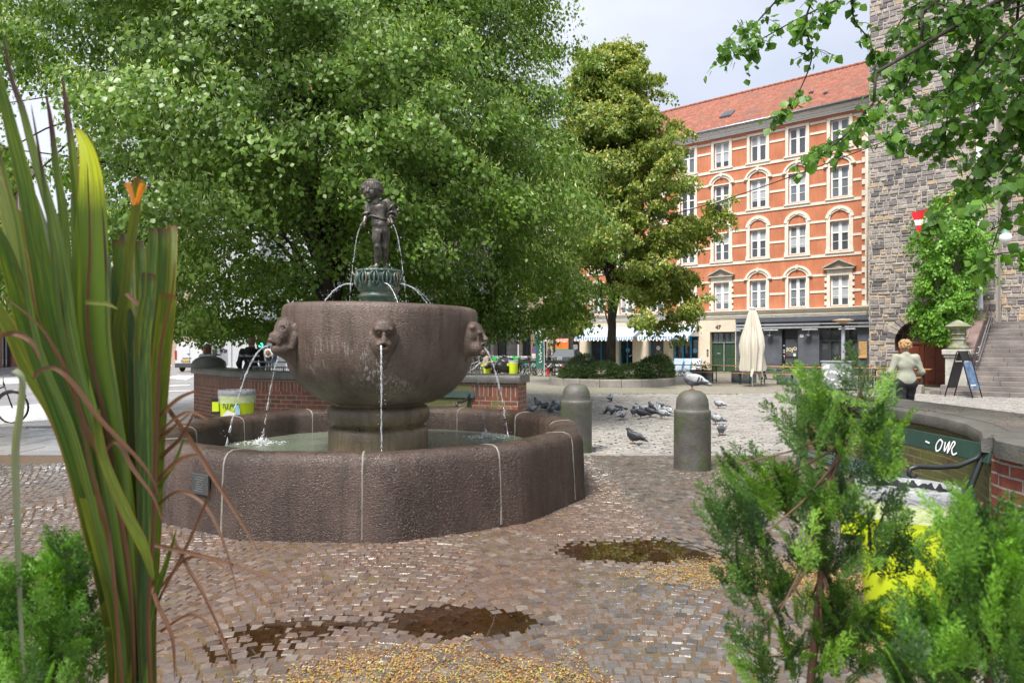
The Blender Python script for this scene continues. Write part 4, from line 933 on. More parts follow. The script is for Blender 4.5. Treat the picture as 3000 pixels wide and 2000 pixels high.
for u0, u1 in ((9.9,13.6),(13.9,18.5)):
    mb = MB(); n = 8
    for i in range(n):
        t0, t1 = i/n, (i+1)/n; f = lambda q: (.05+1.35*q, 2.98-.72*q-.10*sin(q*pi))
        (ya, za), (yb, zb) = f(t0), f(t1); mb.add([(u0,ya,za),(u1,ya,za),(u1,yb,zb),(u0,yb,zb),(u0,ya,za-.012),(u1,ya,za-.012),(u1,yb,zb-.012),(u0,yb,zb-.012)], [(0,1,2,3),(7,6,5,4)])
    k = 26
    for i in range(k):
        a_, b_ = u0+(u1-u0)*i/k, u0+(u1-u0)*(i+1)/k; mb.add([(a_,1.40,2.26),(b_,1.40,2.26),(b_,1.41,2.06),((a_+b_)/2,1.41,2.02),(a_,1.41,2.06)], [(0,1,2,3,4)])
    mb.add([(u0,.05,2.98),(u0,1.4,2.26),(u0,.05,2.26)], [(0,1,2)])
    aw = mb.build('awning', m_strp, house)
    mb = MB()
    for i in range(14): mb.lathe([(0,.03),(.028,0),(0,-.03)], (u0+.1+(u1-u0)*i/14, 1.45, 1.98+.03*abs(sin(i*.8))), 8, caps=False)
    bl = NT('lit_bulb'); e_ = bl.b; e_.inputs['Emission Color'].default_value = (1,.75,.4,1); e_.inputs['Emission Strength'].default_value = 2.5; bl.set(col=(1,.8,.5)); MAT.setdefault('lit_bulb', bl.m); mb.build('string_light', MAT['lit_bulb'], aw, smooth=True)
# ---------------------------------------------------------------- generic town houses (plain walls, window grids)
def town_house(name, label, origin, rz, L_, H_, mw, mtrim, rows, colsp, ww, wh, base=3.6, z0=1.2, mroof=None, depth=8, winm=None, shop=None, bands=True, first=1.4):
    t_ = thing(name, label, 'building', origin, rz); nW = int((L_-first)/colsp); us = [first+colsp*i for i in range(nW)]
    hs = [(u-ww/2, u+ww/2, base+r*3.1+z0*.5, base+r*3.1+z0*.5+wh) for u in us for r in range(rows)]; gh = shop or []
    mb = MB(); wall_panel(mb, 0, L_, -.1, H_, hs+gh, depth=.2); mb.quad((0,0,-.1),(0,0,H_),(0,-depth,H_),(0,-depth,-.1)); mb.quad((L_,0,-.1),(L_,-depth,-.1),(L_,-depth,H_),(L_,0,H_)); mb.quad((0,-depth,-.1),(0,-depth,H_),(L_,-depth,H_),(L_,-depth,-.1)); mb.build('wall', mw, t_)
    mb = MB()
    for z, p in ((base-.15,.12),(H_-.35,.18),(H_-.12,.34)): mb.b2(-.1, L_+.1, -.05, p, z, z+.14)
    if bands:
        for r in range(rows): mb.b2(0, L_, .001, .05, base+r*3.1+z0*.5-.16, base+r*3.1+z0*.5-.05)
    mb.build('cornice', mtrim, t_)
    mb = MB(); mb.add([(-.2,.3,H_),(L_+.2,.3,H_),(L_+.2,-depth/2,H_+3),(-.2,-depth/2,H_+3),(-.2,-depth,H_),(L_+.2,-depth,H_)], [(0,1,2,3),(3,2,5,4),(0,3,4),(1,5,2)]); mb.build('roof', mroof or m_tile, t_)
    mb = MB(); window_frame(mb, ww, wh, y=-.08, transom=.65, rows=0); w0 = mb.build('window', winm or m_white, t_); mb = MB(); mb.quad((-ww/2,-.12,0),(ww/2,-.12,0),(ww/2,-.12,wh),(-ww/2,-.12,wh)); mb.build('pane', m_glass, w0)
    for i, h in enumerate(hs):
        o = w0 if i == 0 else copy_tree(w0); o.location = ((h[0]+h[1])/2, 0, h[2])
    for h in gh:
        mb = MB(); f = .08; mb.b2(h[0],h[1],-.16,-.10,h[3]-f,h[3]); mb.b2(h[0],h[0]+f,-.16,-.10,h[2],h[3]); mb.b2(h[1]-f,h[1],-.16,-.10,h[2],h[3]); mb.b2((h[0]+h[1])/2-.04,(h[0]+h[1])/2+.04,-.16,-.10,h[2],h[3]); o = mb.build('shop_window', m_char, t_); mb = MB(); mb.quad((h[0],-.17,h[2]),(h[1],-.17,h[2]),(h[1],-.17,h[3]),(h[0],-.17,h[3])); mb.build('pane', m_glass2, o)
    return t_
def between(A, B): A, B = Vector(A), Vector(B); d = B-A; return A, atan2(d.y, d.x), d.length
def course_mat(name, c1, c2, h=.45):
    t = NT(name); v = t.co(); s_ = t.n('SeparateXYZ'); t.l(v, s_.inputs[0]); fr = t.math('FRACT', t.math('MULTIPLY', s_.outputs[2], 1/h)); ln = t.ramp(fr, [(0,.25),(.04,.25),(.05,1.0),(1,1.0)])
    c = t.ramp(t.noise(v, .8, 6, .6), [(.3, c1), (.7, c2)]); t.col(t.mix(1.0, c, ln, 'MULTIPLY')); t.set(rough=.85); t.bump(ln, .6, .02); return t.m
m_grey = course_mat('grey_render', (.33,.345,.365), (.42,.435,.455)); m_lgrey = plain('pale_grey_render', (.50,.52,.55), .8); m_beige = course_mat('beige_render', (.44,.36,.25), (.54,.45,.33), .6)
m_brown = plain('brown_brick', (.22,.10,.065), .85); m_sand = plain('sandstone', (.42,.36,.28), .85)
# local x must run right-to-left seen from the square so that +y faces it
e_or = H0+Vector((-.76,.65,0))*UL
b_end = e_or+Vector((-.76,.65,0))*5.6
A, rz, l = between(e_or, b_end)
hb = town_house('beige_house', 'beige rendered house with shop windows between the orange house and the grey house', A, rz, l, 13.2, m_beige, m_cream, 3, 2.3, 1.0, 1.6, shop=[(.5,2.3,.3,2.9),(2.9,3.9,0,2.7),(4.4,5.3,0,2.7)])
# posters and cash machine on the beige house
m_orng = plain('orange_poster', (.80,.20,.05), .5, var=.03); m_gp = plain('green_poster', (.10,.42,.16), .5, var=.03)
mb = MB(); mb.b2(.9,2.1,-.09,-.08,1.35,2.2); o = mb.build('poster', m_orng, hb); mb = MB(); mb.b2(.9,2.1,-.079,-.075,1.2,1.45); mb.build('green_strip', m_gp, o)
text('OUTLET', 'lettering', .30, m_white, o, Matrix.Translation((1.5,-.07,2.02)) @ Matrix(((-1,0,0,0),(0,0,1,0),(0,1,0,0),(0,0,0,1))), bold=.01)
mb = MB(); mb.b2(-.15,.42,.01,.10,.35,2.75); atm = mb.build('cash_machine', m_black, hb); mb = MB(); mb.b2(-.05,.32,.10,.12,1.1,1.75); mb.build('screen_panel', m_alu, atm)
text('CASH', 'lettering', .20, m_white, atm, Matrix.Translation((.135,.11,2.45)) @ Matrix(((-1,0,0,0),(0,0,1,0),(0,1,0,0),(0,0,0,1))), bold=.01)
mb = MB(); mb.tube([(.135+.13*cos(q),.115,2.12+.13*sin(q)) for q in np.linspace(0,2*pi,21)[:-1]], .022, 6, closed=True); mb.b2(.05,.22,.10,.13,2.06,2.15); mb.build('round_mark', m_white, atm)
G1 = b_end+Vector((-.1,.0,0)); gdir = Vector((-.384,-.923,0)); A, rz, l = between(G1, G1+gdir*17)
town_house('grey_house', 'grey coursed house behind the parked bicycles, its front running towards the fountain', A, rz, l, 15.5, m_grey, m_lgrey, 4, 2.6, 1.0, 1.7, shop=[(2.0,4.6,0,2.9),(6.2,8.4,.4,2.0),(10.0,11.6,.4,2.0),(13.0,14.6,.4,2.0)], first=1.9)
mb = MB(); mb.tube([(5.4,.08,0),(5.4,.08,15.2)], .06, 8); mb.build('downpipe', m_zinc, bpy.data.objects['grey_house'], smooth=True)
# houses seen in slivers across the street, behind the tree and the flax leaves
def across(name, label, x0, Y0, x1, Y1, H_, mw, mt, **k):
    A = Vector(((x0-1500)/2000*Y0, Y0, -.08)); B = Vector(((x1-1500)/2000*Y1, Y1, -.08)); A_, rz, l = between(B, A); return town_house(name, label, A_, rz, l, H_, mw, mt, k.pop('rows',4), k.pop('sp',2.4), 1.1, 1.8, **k)
across('white_house', 'pale grey corner house across the street behind the fountain figure', 760, 52, 1260, 66, 16, m_lgrey, m_white, mroof=m_zinc, shop=[(2,4.4,0,2.9),(6,8.4,0,2.9),(10,12.4,0,2.9)])
across('sandstone_house', 'sandstone fronted house with tall windows beyond the white vans', 440, 66, 752, 60, 15, m_sand, m_cream, mroof=m_zinc, shop=[(1,3.5,0,2.9),(5,7.5,0,2.9)])
across('far_house', 'distant pale house closing the street behind the flax leaves', 170, 105, 436, 92, 15, m_lgrey, m_white, mroof=m_zinc)
across('brick_house', 'brown brick house at the left edge of the view across the street', -560, 30, 95, 62, 17.5, m_brown, m_cream, shop=[(2,4.4,0,2.9),(6,8.4,0,2.9),(12,14.4,0,2.9)])
# ---------------------------------------------------------------- stone tower, church front, stairs
TD = Vector((.760,-.650,0)); TN = Vector((-.650,-.760,0))       # along the front to the right; outward towards the square
T0 = Vector((15.5, 29.6, 0))
def ashlar_mat(name, cols):
    t = NT(name); v = t.co(); n_ = len(cols); c = t.ramp(t.isl(), [(i/(n_-1), q) for i, q in enumerate(cols)])
    t.t.nodes['Color Ramp'].color_ramp.interpolation = 'CONSTANT'
    c = t.mix(.5, c, t.ramp(t.noise(v, 7, 6, .7), [(.3,.3),(.5,.5),(.72,.8)]), 'OVERLAY'); t.col(c); t.set(rough=.85)
    b = t.bump(t.noise(v, 9, 5, .65), .9, .05); t.bump(t.noise(v, 45, 3), .4, .01, b); return t.m
m_ash = ashlar_mat('rough_ashlar', [(.19,.17,.17),(.31,.275,.25),(.24,.215,.205),(.39,.335,.28),(.13,.12,.125),(.33,.295,.27),(.42,.32,.22),(.25,.225,.215),(.37,.33,.295),(.16,.145,.15)])
m_amort = stone('ashlar_mortar', (.38,.35,.31), (.50,.46,.41), scale=4, bump=.2, rough=.9)
def ashlar(mb, L_, H_, holes, y=0, seed=1, mean=.29, hmin=.13, hmax=.26, z0=0, arch=None):
    """irregular squared rubble: individual stones proud of the mortar, local frame x along, y outward"""
    r = random.Random(seed); z = z0
    while z < H_:
        h = r.uniform(hmin, hmax); x = -r.uniform(0, .3)
        while x < L_:
            w_ = max(.14, r.gauss(mean, .13)); sub = r.random() < .22 and h > .22
            for (za, zb) in (((z, z+h*.5),(z+h*.5, z+h)) if sub else ((z, z+h),)):
                x0, x1 = max(0, x), min(L_, x+w_); xm, zm = (x0+x1)/2, (za+zb)/2
                if x1-x0 < .05: continue
                if any(a-.02 < xm < b+.02 and c-.02 < zm < d+.02 for a, b, c, d in holes): continue
                if arch and any((xm-ax)**2/ar**2+(zm-az)**2/ar**2 < 1.02 and zm > az-.02 for ax, az, ar in arch): continue
                g = .012; p = r.uniform(.015,.05); vs = [(x0+g,y,za+g),(x1-g,y,za+g),(x1-g,y,min(zb,H_)-g),(x0+g,y,min(zb,H_)-g)]
                b_ = .022; j = lambda: r.uniform(-.006,.006)
                vs += [(x0+g+b_+j(),y+p+j(),za+g+b_+j()),(x1-g-b_+j(),y+p+j(),za+g+b_+j()),(x1-g-b_+j(),y+p+j(),zb-g-b_+j()),(x0+g+b_+j(),y+p+j(),zb-g-b_+j())]
                mb.add(vs, [(4,5,6,7),(0,1,5,4),(1,2,6,5),(2,3,7,6),(3,0,4,7)])
            x += w_
        z += h
# local x = TD, y = TN? keep right handed: x = -TD (towards the photo's left), y = TN
RZT = atan2(-TD.y, -TD.x)
WT = 4.5; TO = T0+TD*WT
tower = thing('church_tower', 'tall grey and brown rubble stone tower with an arched wooden door', 'tower', TO, RZT)
def tu(d): return WT-d            # d = metres to the right of the tower's left corner
DC = tu(1.95); DR = .98           # door centre, half width
holes_t = [(DC-DR, DC+DR, 0, 1.75)]
mb = MB(); wall_panel(mb, 0, WT, 0, 26, [(DC-DR, DC+DR, 0, 1.75+DR*.95)], depth=.5); mb.b2(0, WT, -9, -.55, 0, 26)
mb.add([(WT,0,0),(WT,0,26),(WT,-9,26),(WT,-9,0)], [(0,1,2,3)]); core = mb.build('wall_core', m_amort, tower)
mb = MB(); ashlar(mb, WT, 19, [(DC-DR-.02, DC+DR+.02, 0, 1.75),], seed=3, arch=[(DC,1.75,DR+.36)]); mb.build('stonework', m_ash, tower)
mb = MB(); ashlar(mb, 7, 14, [], seed=6); sw = mb.build('side_stonework', m_ash, tower); sw.location = (WT, -7, 0); sw.rotation_euler = (0,0,RAD(-90)); sw.location = (WT,0,0)
# relieving arch of voussoirs and spandrels closing the reveal
mb = MB(); nv = 17
for i in range(nv):
    a0, a1 = pi*i/nv+.012, pi*(i+1)/nv-.012; r0, r1 = DR, DR+.34; vs = []
    for y in (-.45,.045):
        for r, an in ((r0,a0),(r1,a0),(r1,a1),(r0,a1)): vs.append((DC+cos(an)*r, y, 1.75+sin(an)*r))
    mb.add(vs, [(0,3,2,1),(4,5,6,7),(0,1,5,4),(1,2,6,5),(2,3,7,6),(3,0,4,7)])
mb.build('door_arch', m_ash, tower)
m_wood = NT('red_brown_wood'); v = m_wood.co(scale=(8,1,1)); m_wood.col(m_wood.ramp(m_wood.noise(v, 5, 5), [(.3,(.16,.035,.018)),(.7,(.27,.065,.03))])); m_wood.set(rough=.4); m_wood = m_wood.m
mb = MB(); y = -.42
mb.b2(DC-DR,DC+DR,y-.08,y,0,1.75)
for s_ in (-1,1):
    for k in range(2):
        for q in range(3): x0 = DC+s_*(.13+k*.42) ; mb.b2(min(x0,x0+s_*.33), max(x0,x0+s_*.33), y, y+.03, .14+q*.52, .56+q*.52)
mb.b2(DC-.05,DC+.05,y,y+.05,0,1.75); mb.b2(DC-DR,DC+DR,y-.02,y+.06,1.70,1.80)
dd = mb.build('double_door', m_wood, tower, bevel=.012); mb = MB(); mb.box((DC+.12,y+.05,.95), (.03,.06,.12)); mb.build('handle', m_black, dd)
mb = MB(); vs = [(DC+cos(a_)*DR, y-.02, 1.78+sin(a_)*DR*.97) for a_ in np.linspace(0,pi,20)]; mb.add(vs, [tuple(range(20))]); lun = mb.build('fanlight', m_glass2, tower)
mb = MB()
for k in range(-3,4): mb.b2(DC+k*.25-.02, DC+k*.25+.02, y-.01, y+.02, 1.8, 1.75+sqrt(max(.01,DR**2-(k*.25)**2))*.97)
mb.b2(DC-DR*.9,DC+DR*.9,y-.01,y+.02,2.12,2.16); mb.build('glazing_bar', m_wood, lun)
# church front, set back behind the stairs
CF = T0+TD*4.5-TN*1.6; LCF = 13
church = thing('church', 'church wall of grey and brown rubble behind the stairs, with relief and slit windows', 'church', CF+TD*LCF, RZT)
def cu_(d): return LCF-d
slit = [(cu_(3.30), cu_(2.90), 7.05, 8.25),(cu_(1.32),cu_(1.10),5.05,5.35),(cu_(2.45),cu_(2.25),3.6,4.3)]
slit = [(cu_(3.55), cu_(3.27), 7.1, 8.3),(cu_(3.17), cu_(2.89), 7.1, 8.3),(cu_(.62),cu_(.40),5.4,5.7),(cu_(2.35),cu_(2.15),3.7,4.3)]
relh = (cu_(5.4), cu_(2.55), 3.55, 4.95)
mb = MB(); wall_panel(mb, 0, LCF, 0, 24, slit, depth=.4); mb.b2(0, LCF, -1.2, -.42, 0, 24); mb.build('wall_core', m_amort, church)
mb = MB(); ashlar(mb, LCF, 17, slit+[relh], seed=9); mb.build('stonework', m_ash, church)
mb = MB()
for s_ in slit: mb.quad((s_[0],-.3,s_[2]),(s_[1],-.3,s_[2]),(s_[1],-.3,s_[3]),(s_[0],-.3,s_[3]))
mb.build('slit_window', m_glass2, church)
m_lime = stone('pale_limestone', (.34,.33,.30), (.52,.50,.46), scale=3, rough=.85, bump=.3)
mb = MB()
for a_, b_ in ((cu_(3.63),cu_(3.56)),(cu_(3.26),cu_(3.18)),(cu_(2.88),cu_(2.80))): mb.b2(a_, b_, 0, .10, 7.05, 8.3)
mb.b2(cu_(3.7),cu_(2.75),0,.12,8.3,8.5); mb.build('window_surround', m_lime, church)
# relief of standing figures
mb = MB(); mb.b2(relh[0]-.1, relh[1]+.1, 0, .10, 3.42, 3.56); mb.b2(relh[0]-.05, relh[1]+.05, 0, .05, 3.56, 4.95); mb.b2(relh[0]-.15, relh[1]+.35, 0, .16, 4.95, 5.05); mb.b2(relh[0]-.2, relh[1]+.40, 0, .22, 5.05, 5.30)
rel = mb.build('relief_panel', m_lime, church)
pr = []
for i in range(6):
    x = relh[1]-.24-.46*i; pr += [('c',(x,.08,3.66),(x+.02,.08,4.30),.14,.12),('e',(x+.02,.1,4.42),(.16,.08,.15)),('e',(x+.03,.12,4.70),(.085,.09,.11)),('c',(x-.14,.14,4.42),(x-.02,.2,4.22),.045,.035),('c',(x+.15,.14,4.42),(x+.25,.18,4.55),.045,.035)]
sdf_obj('relief_figure', pr, .025, m_lime, rel, k=.03, disp=lambda X,Y,Z: .010*np.sin(X*60+3*np.sin(Z*3)))
# stairs ---------------------------------------------------------
m_step = stone('stair_granite', (.13,.115,.11), (.24,.21,.195), (.33,.30,.28), scale=1.3, fine=110, rough=.5, bump=.3)
S0 = Vector((14.0, 22.9, 0)); LS = 13
stair = thing('church_stairs', 'broad flight of brown granite steps rising beside the tower to the church', 'stairs', S0+TD*LS, RZT)   # local x = to the left, y = towards the square
NSs, RI, RU = 17, .152, .40
def su(d): return LS-d
mb = MB(); rs = random.Random(2)
for k in range(NSs):
    left = 0.0 if k < 1 else (.25 if k < 2 else (.95 if k < 6 else 1.0)); x = 0
    xe = su(left)
    while x < xe-.01:
        l = min(rs.uniform(1.2,2.2), xe-x); mb.box((x+l/2, -k*RU-RU*.5-.03, k*RI+RI/2), (l-.006, RU+.06, RI), rz=0); x += l
mb.build('step', m_step, stair, bevel=.012)
mb = MB(); mb.b2(0, su(1.0), -NSs*RU-4, -NSs*RU, 0, NSs*RI); mb.b2(0, su(1.1), -NSs*RU, -.5, -.05, .1); mb.build('landing', m_step, stair)
for k in range(1, NSs): pass
# parapet: sloping coping over a rubble flank
m_cop = stone('coping_granite', (.15,.10,.095), (.24,.17,.155), scale=2, fine=90, rough=.5, bump=.35)
xp0, xp1 = su(1.0), su(.5); y0, y1 = -5*RU, -NSs*RU-.1; zt = lambda y: 1.62+(-y-5*RU)*(RI/RU)*1.05
mb = MB(); mb.add([(xp0,y0,0),(xp1,y0,0),(xp1,y1,0),(xp0,y1,0),(xp0,y0,zt(y0)-.18),(xp1,y0,zt(y0)-.18),(xp1,y1,zt(y1)-.18),(xp0,y1,zt(y1)-.18)], [(0,3,2,1),(4,5,6,7),(0,1,5,4),(1,2,6,5),(2,3,7,6),(3,0,4,7)]); mb.build('parapet_core', m_cop, stair)
mb = MB(); ws = (xp0-.06, xp1+.10)
mb.add([(ws[0],y0+.1,zt(y0)-.20),(ws[1],y0+.1,zt(y0)-.20),(ws[1],y1,zt(y1)-.18),(ws[0],y1,zt(y1)-.18),(ws[0],y0+.1,zt(y0)),(ws[1],y0+.1,zt(y0)),(ws[1],y1,zt(y1)+.02),(ws[0],y1,zt(y1)+.02)], [(0,3,2,1),(4,5,6,7),(0,1,5,4),(1,2,6,5),(2,3,7,6),(3,0,4,7)])
cp = mb.build('sloping_coping', m_cop, stair, bevel=.03)
mb = MB(); mb.tube([(sum(ws)/2,y0,zt(y0)+.03),(sum(ws)/2,y1,zt(y1)+.05)], .035, 8)
for q in (.12,.38,.63,.88): yy = y0+(y1-y0)*q; mb.lathe([(0,-.07),(.07,0),(0,.07)], (sum(ws)/2,yy,zt(yy)+.05), 10, caps=False)
mb.build('coping_rib', m_cop, cp, smooth=True)
mb = MB()
tri = [(y0, 0), (y1, 0), (y1, zt(y1)-.2), (y0, zt(y0)-.2)]
ashlar(mb, y0-y1, 4.4, [], seed=12); keep = MB()
for i in range(0, len(mb.v), 8):
    xs = [mb.v[i+k][0] for k in range(4)]; zs_ = [mb.v[i+k][2] for k in range(4)]
    if max(zs_) < zt(y1+min(xs))-.19: keep.add([(xp1+.005+p[1], y1+p[0], p[2]) for p in mb.v[i:i+8]], [(4,5,6,7),(0,1,5,4),(1,2,6,5),(2,3,7,6),(3,0,4,7)])
keep.build('flank_stonework', m_ash, stair)
# level terrace wall left of the stairhead
mb = MB(); mb.b2(su(1.05), su(-.6), y1-.5, y1, 0, 4.05); mb.b2(su(1.05)-.0, su(-.7), y1-.55, y1+.12, 4.05, 4.28); mb.build('terrace_wall', m_cop, stair)
mb = MB(); ashlar(mb, 1.6, 4.0, [], seed=15, z0=1.0); kk = mb.build('terrace_stonework', m_ash, stair); kk.location = (su(.5), y1+.005, 0)
# handrails
m_rail = plain('galvanised_rail', (.52,.54,.56), .35, metal=.7)
for dz, nm in ((.0,'handrail'),(-.28,'handrail')):
    mb = MB(); xh = xp0-.14; p = [(xh, y0+.45, zt(y0)-.25+dz),(xh, y0-.1, zt(y0)-.25+dz),(xh, y1+.1, zt(y1)-.25+dz),(xh,y1-.2,zt(y1)-.22+dz)]
    mb.tube(p, .022, 8)
    for q in (.1,.5,.9):
        yy = y0-.1+(y1-y0)*q; mb.tube([(xh,yy,zt(yy)-.25+dz),(xp0+.02,yy,zt(yy)-.32+dz)], .012, 6)
    mb.build(nm, m_rail, stair, smooth=True)
# carved newel with mossy stone lantern
m_moss = stone('mossy_sandstone', (.16,.17,.12), (.30,.29,.23), (.40,.37,.31), scale=5, rough=.85, bump=.5, moss=(.13,.17,.035), mosspos=.50)
NP = Vector((xp0+.40, y0+.35, 0))
mb = MB(); mb.b2(NP.x-.34,NP.x+.34,NP.y-.34,NP.y+.34,.0,1.32); mb.b2(NP.x-.43,NP.x+.43,NP.y-.43,NP.y+.43,1.32,1.50); mb.b2(NP.x-.38,NP.x+.38,NP.y-.38,NP.y+.38,1.22,1.32)
newel = mb.build('newel_block', m_lime, stair, bevel=.02)
q8 = lambda a, z, i: (cos(pi/8)/cos((a % (pi/4))-pi/8))
mb = MB(); mb.lathe([(.30,1.50),(.33,1.56),(.26,1.64),(.235,1.70),(.235,1.82),(.27,1.85),(.235,1.88),(.235,2.00),(.28,2.02),(.235,2.05),(.25,2.18),(.36,2.24),(.40,2.30),(.34,2.35),(.22,2.42),(.05,2.52),(0,2.53)], (NP.x,NP.y,0), 48, rfun=lambda a, z, i: q8(a,z,i)*(1+.05*sin(a*8)*(1 if 1.65 < z < 2.2 else 0)), caps=False)
mb.build('stone_lantern', m_moss, newel, smooth='auto')
# ---------------------------------------------------------------- flagpole and flag
FP = P(2869, 880, 25.6); FP = Vector((FP.x, 25.9, 0)); fpw = 2869
fx = (fpw-1500)/2000*26.6; base = Vector((fx, 26.6, 0)); 
m_wpole = plain('white_pole', (.78,.78,.80), .35)
pole = thing('flagpole', 'white flagpole standing in front of the church wall, partly behind the clipped tree', 'flagpole', (fx, 26.6, 2.0))
mb = MB(); mb.lathe([(.13,.0),(.13,1.3),(.12,1.34),(.115,5.0),(.09,9.0),(.0,9.05)], n=20, caps=False); mb.build('pole', m_wpole, pole, smooth=True)
t = NT('flag_cloth'); v = t.co(); s_ = t.n('SeparateXYZ'); t.l(v, s_.inputs[0]); 
t.col(t.ramp(s_.outputs[0], [(0,(.60,.015,.025)),(.999,(.60,.015,.025))])); t.set(rough=.7); m_flag = t.m
mb = MB(); n = 22; vs = []
for i in range(n+1):
    q = i/n
    for j in range(9): h = j/8; vs.append((-.02-q*2.6+.10*h, .18*sin(q*9+h*2)*q, -.15-q*1.35-h*1.15*(1-.25*q)+.12*sin(q*7)))
fs = [(i*9+j, i*9+j+1, (i+1)*9+j+1, (i+1)*9+j) for i in range(n) for j in range(8)]
mi = [1 if (5 <= k//8 <= 7 or k % 8 in (3,4)) else 0 for k in range(len(fs))]
mb.v = vs; mb.f = fs; mb.uv = [None]*len(fs); mb.mi = mi
fl = mb.build('flag', [m_flag, plain('flag_white', (.8,.8,.8), .7)], None, smooth=True, loc=(fx, 26.6, 8.25), label='red and white flag drooping from the flagpole behind the clipped tree', cat='flag')
# ---------------------------------------------------------------- globe lamp on its wall bracket
GL = P(2946, 697, 22.6)
lamp = thing('wall_lantern', 'white globe lamp with green cap hanging from a black iron bracket before the church wall', 'lamp', GL)
mb = MB(); mb.lathe([(0,-.20),(.09,-.18),(.16,-.11),(.185,0),(.16,.10),(.10,.155),(.0,.155)], n=28, caps=False); mb.build('globe', plain('opal_glass', (.85,.85,.83), .15), lamp, smooth=True)
mb = MB(); mb.lathe([(.12,.13),(.11,.19),(.05,.22),(.04,.30),(0,.31)], n=20, caps=False); mb.build('cap', plain('verdigris_cap', (.12,.33,.22), .6), lamp, smooth=True)
m_iron = plain('wrought_iron', (.012,.012,.014), .5)
mb = MB(); mb.tube([(0,0,.28),(0,0,.55),(.15,.15,.62),(.6,.55,.72),(1.6,3.0,.75)], .025, 6); mb.tube([(.0,0,.56),(-.12,-.05,.66),(-.10,-.05,.80),(.05,.03,.78)], .018, 6); mb.tube([(.2,.2,.62),(.35,.35,.40),(.7,1.3,.55),(1.6,3.0,-.1)], .02, 6)
for q in np.linspace(.2,.9,5): mb.tube([(1.6*q,3.0*q,.72),(1.6*q+.08,3.0*q,.95),(1.6*q-.04,3.0*q,1.02)], .014, 5)
mb.build('bracket', m_iron, lamp, smooth=True)
# ---------------------------------------------------------------- brick walls with granite caps
def brick_mat(name, c1, c2, mort, moss=.0, bw=.235, rh=.083):
    t = NT(name); uv = t.tc.outputs['UV']; br = t.n('TexBrick'); t.l(uv, br.inputs[0])
    wob = t.n('VectorMath', operation='ADD'); nz = t.n('TexNoise'); t.l(uv, nz.inputs['Vector']); nz.inputs['Scale'].default_value = 9; sc = t.n('VectorMath', operation='SCALE'); t.l(nz.outputs['Color'], sc.inputs[0]); sc.inputs['Scale'].default_value = .012
    t.l(uv, wob.inputs[0]); t.l(sc.outputs[0], wob.inputs[1]); t.l(wob.outputs[0], br.inputs[0])
    for k_, q in (('Scale',1),('Brick Width',bw),('Row Height',rh),('Mortar Size',.009),('Mortar Smooth',.15),('Bias',-.1)): br.inputs[k_].default_value = q
    br.inputs['Color1'].default_value = (*c1,1); br.inputs['Color2'].default_value = (*c2,1); br.inputs['Mortar'].default_value = (*mort,1)
    v = t.co(); c = t.mix(.5, br.outputs[0], t.ramp(t.noise(v, 16, 5, .7), [(.3,.3),(.5,.5),(.7,.78)]), 'OVERLAY')
    if moss: c = t.mix(t.ramp(t.noise(v, 1.5, 7, .7), [(.62-moss*.35,0.0),(.72-moss*.25,.85)]), c, (.13,.15,.045))
    t.col(c); t.rgh(t.ramp(br.outputs[1], [(0,.62),(1,.9)])); b = t.bump(br.outputs[1], .9, -.014); t.bump(t.noise(v, 70, 4), .35, .008, b); return t.m
m_brick = brick_mat('red_brick', (.15,.045,.030), (.25,.080,.048), (.27,.25,.18), moss=.12)
m_mossbrick = brick_mat('mossy_brick', (.10,.075,.045), (.17,.10,.06), (.26,.27,.12), moss=.70)
m_soldier = brick_mat('soldier_brick', (.14,.045,.030), (.23,.078,.048), (.27,.25,.18), moss=.12, bw=.083, rh=.235)
m_cap = stone('cap_granite', (.075,.072,.066), (.135,.13,.12), (.20,.19,.175), scale=2.4, fine=120, rough=.42, bump=.45, moss=(.10,.12,.04), mosspos=.66)
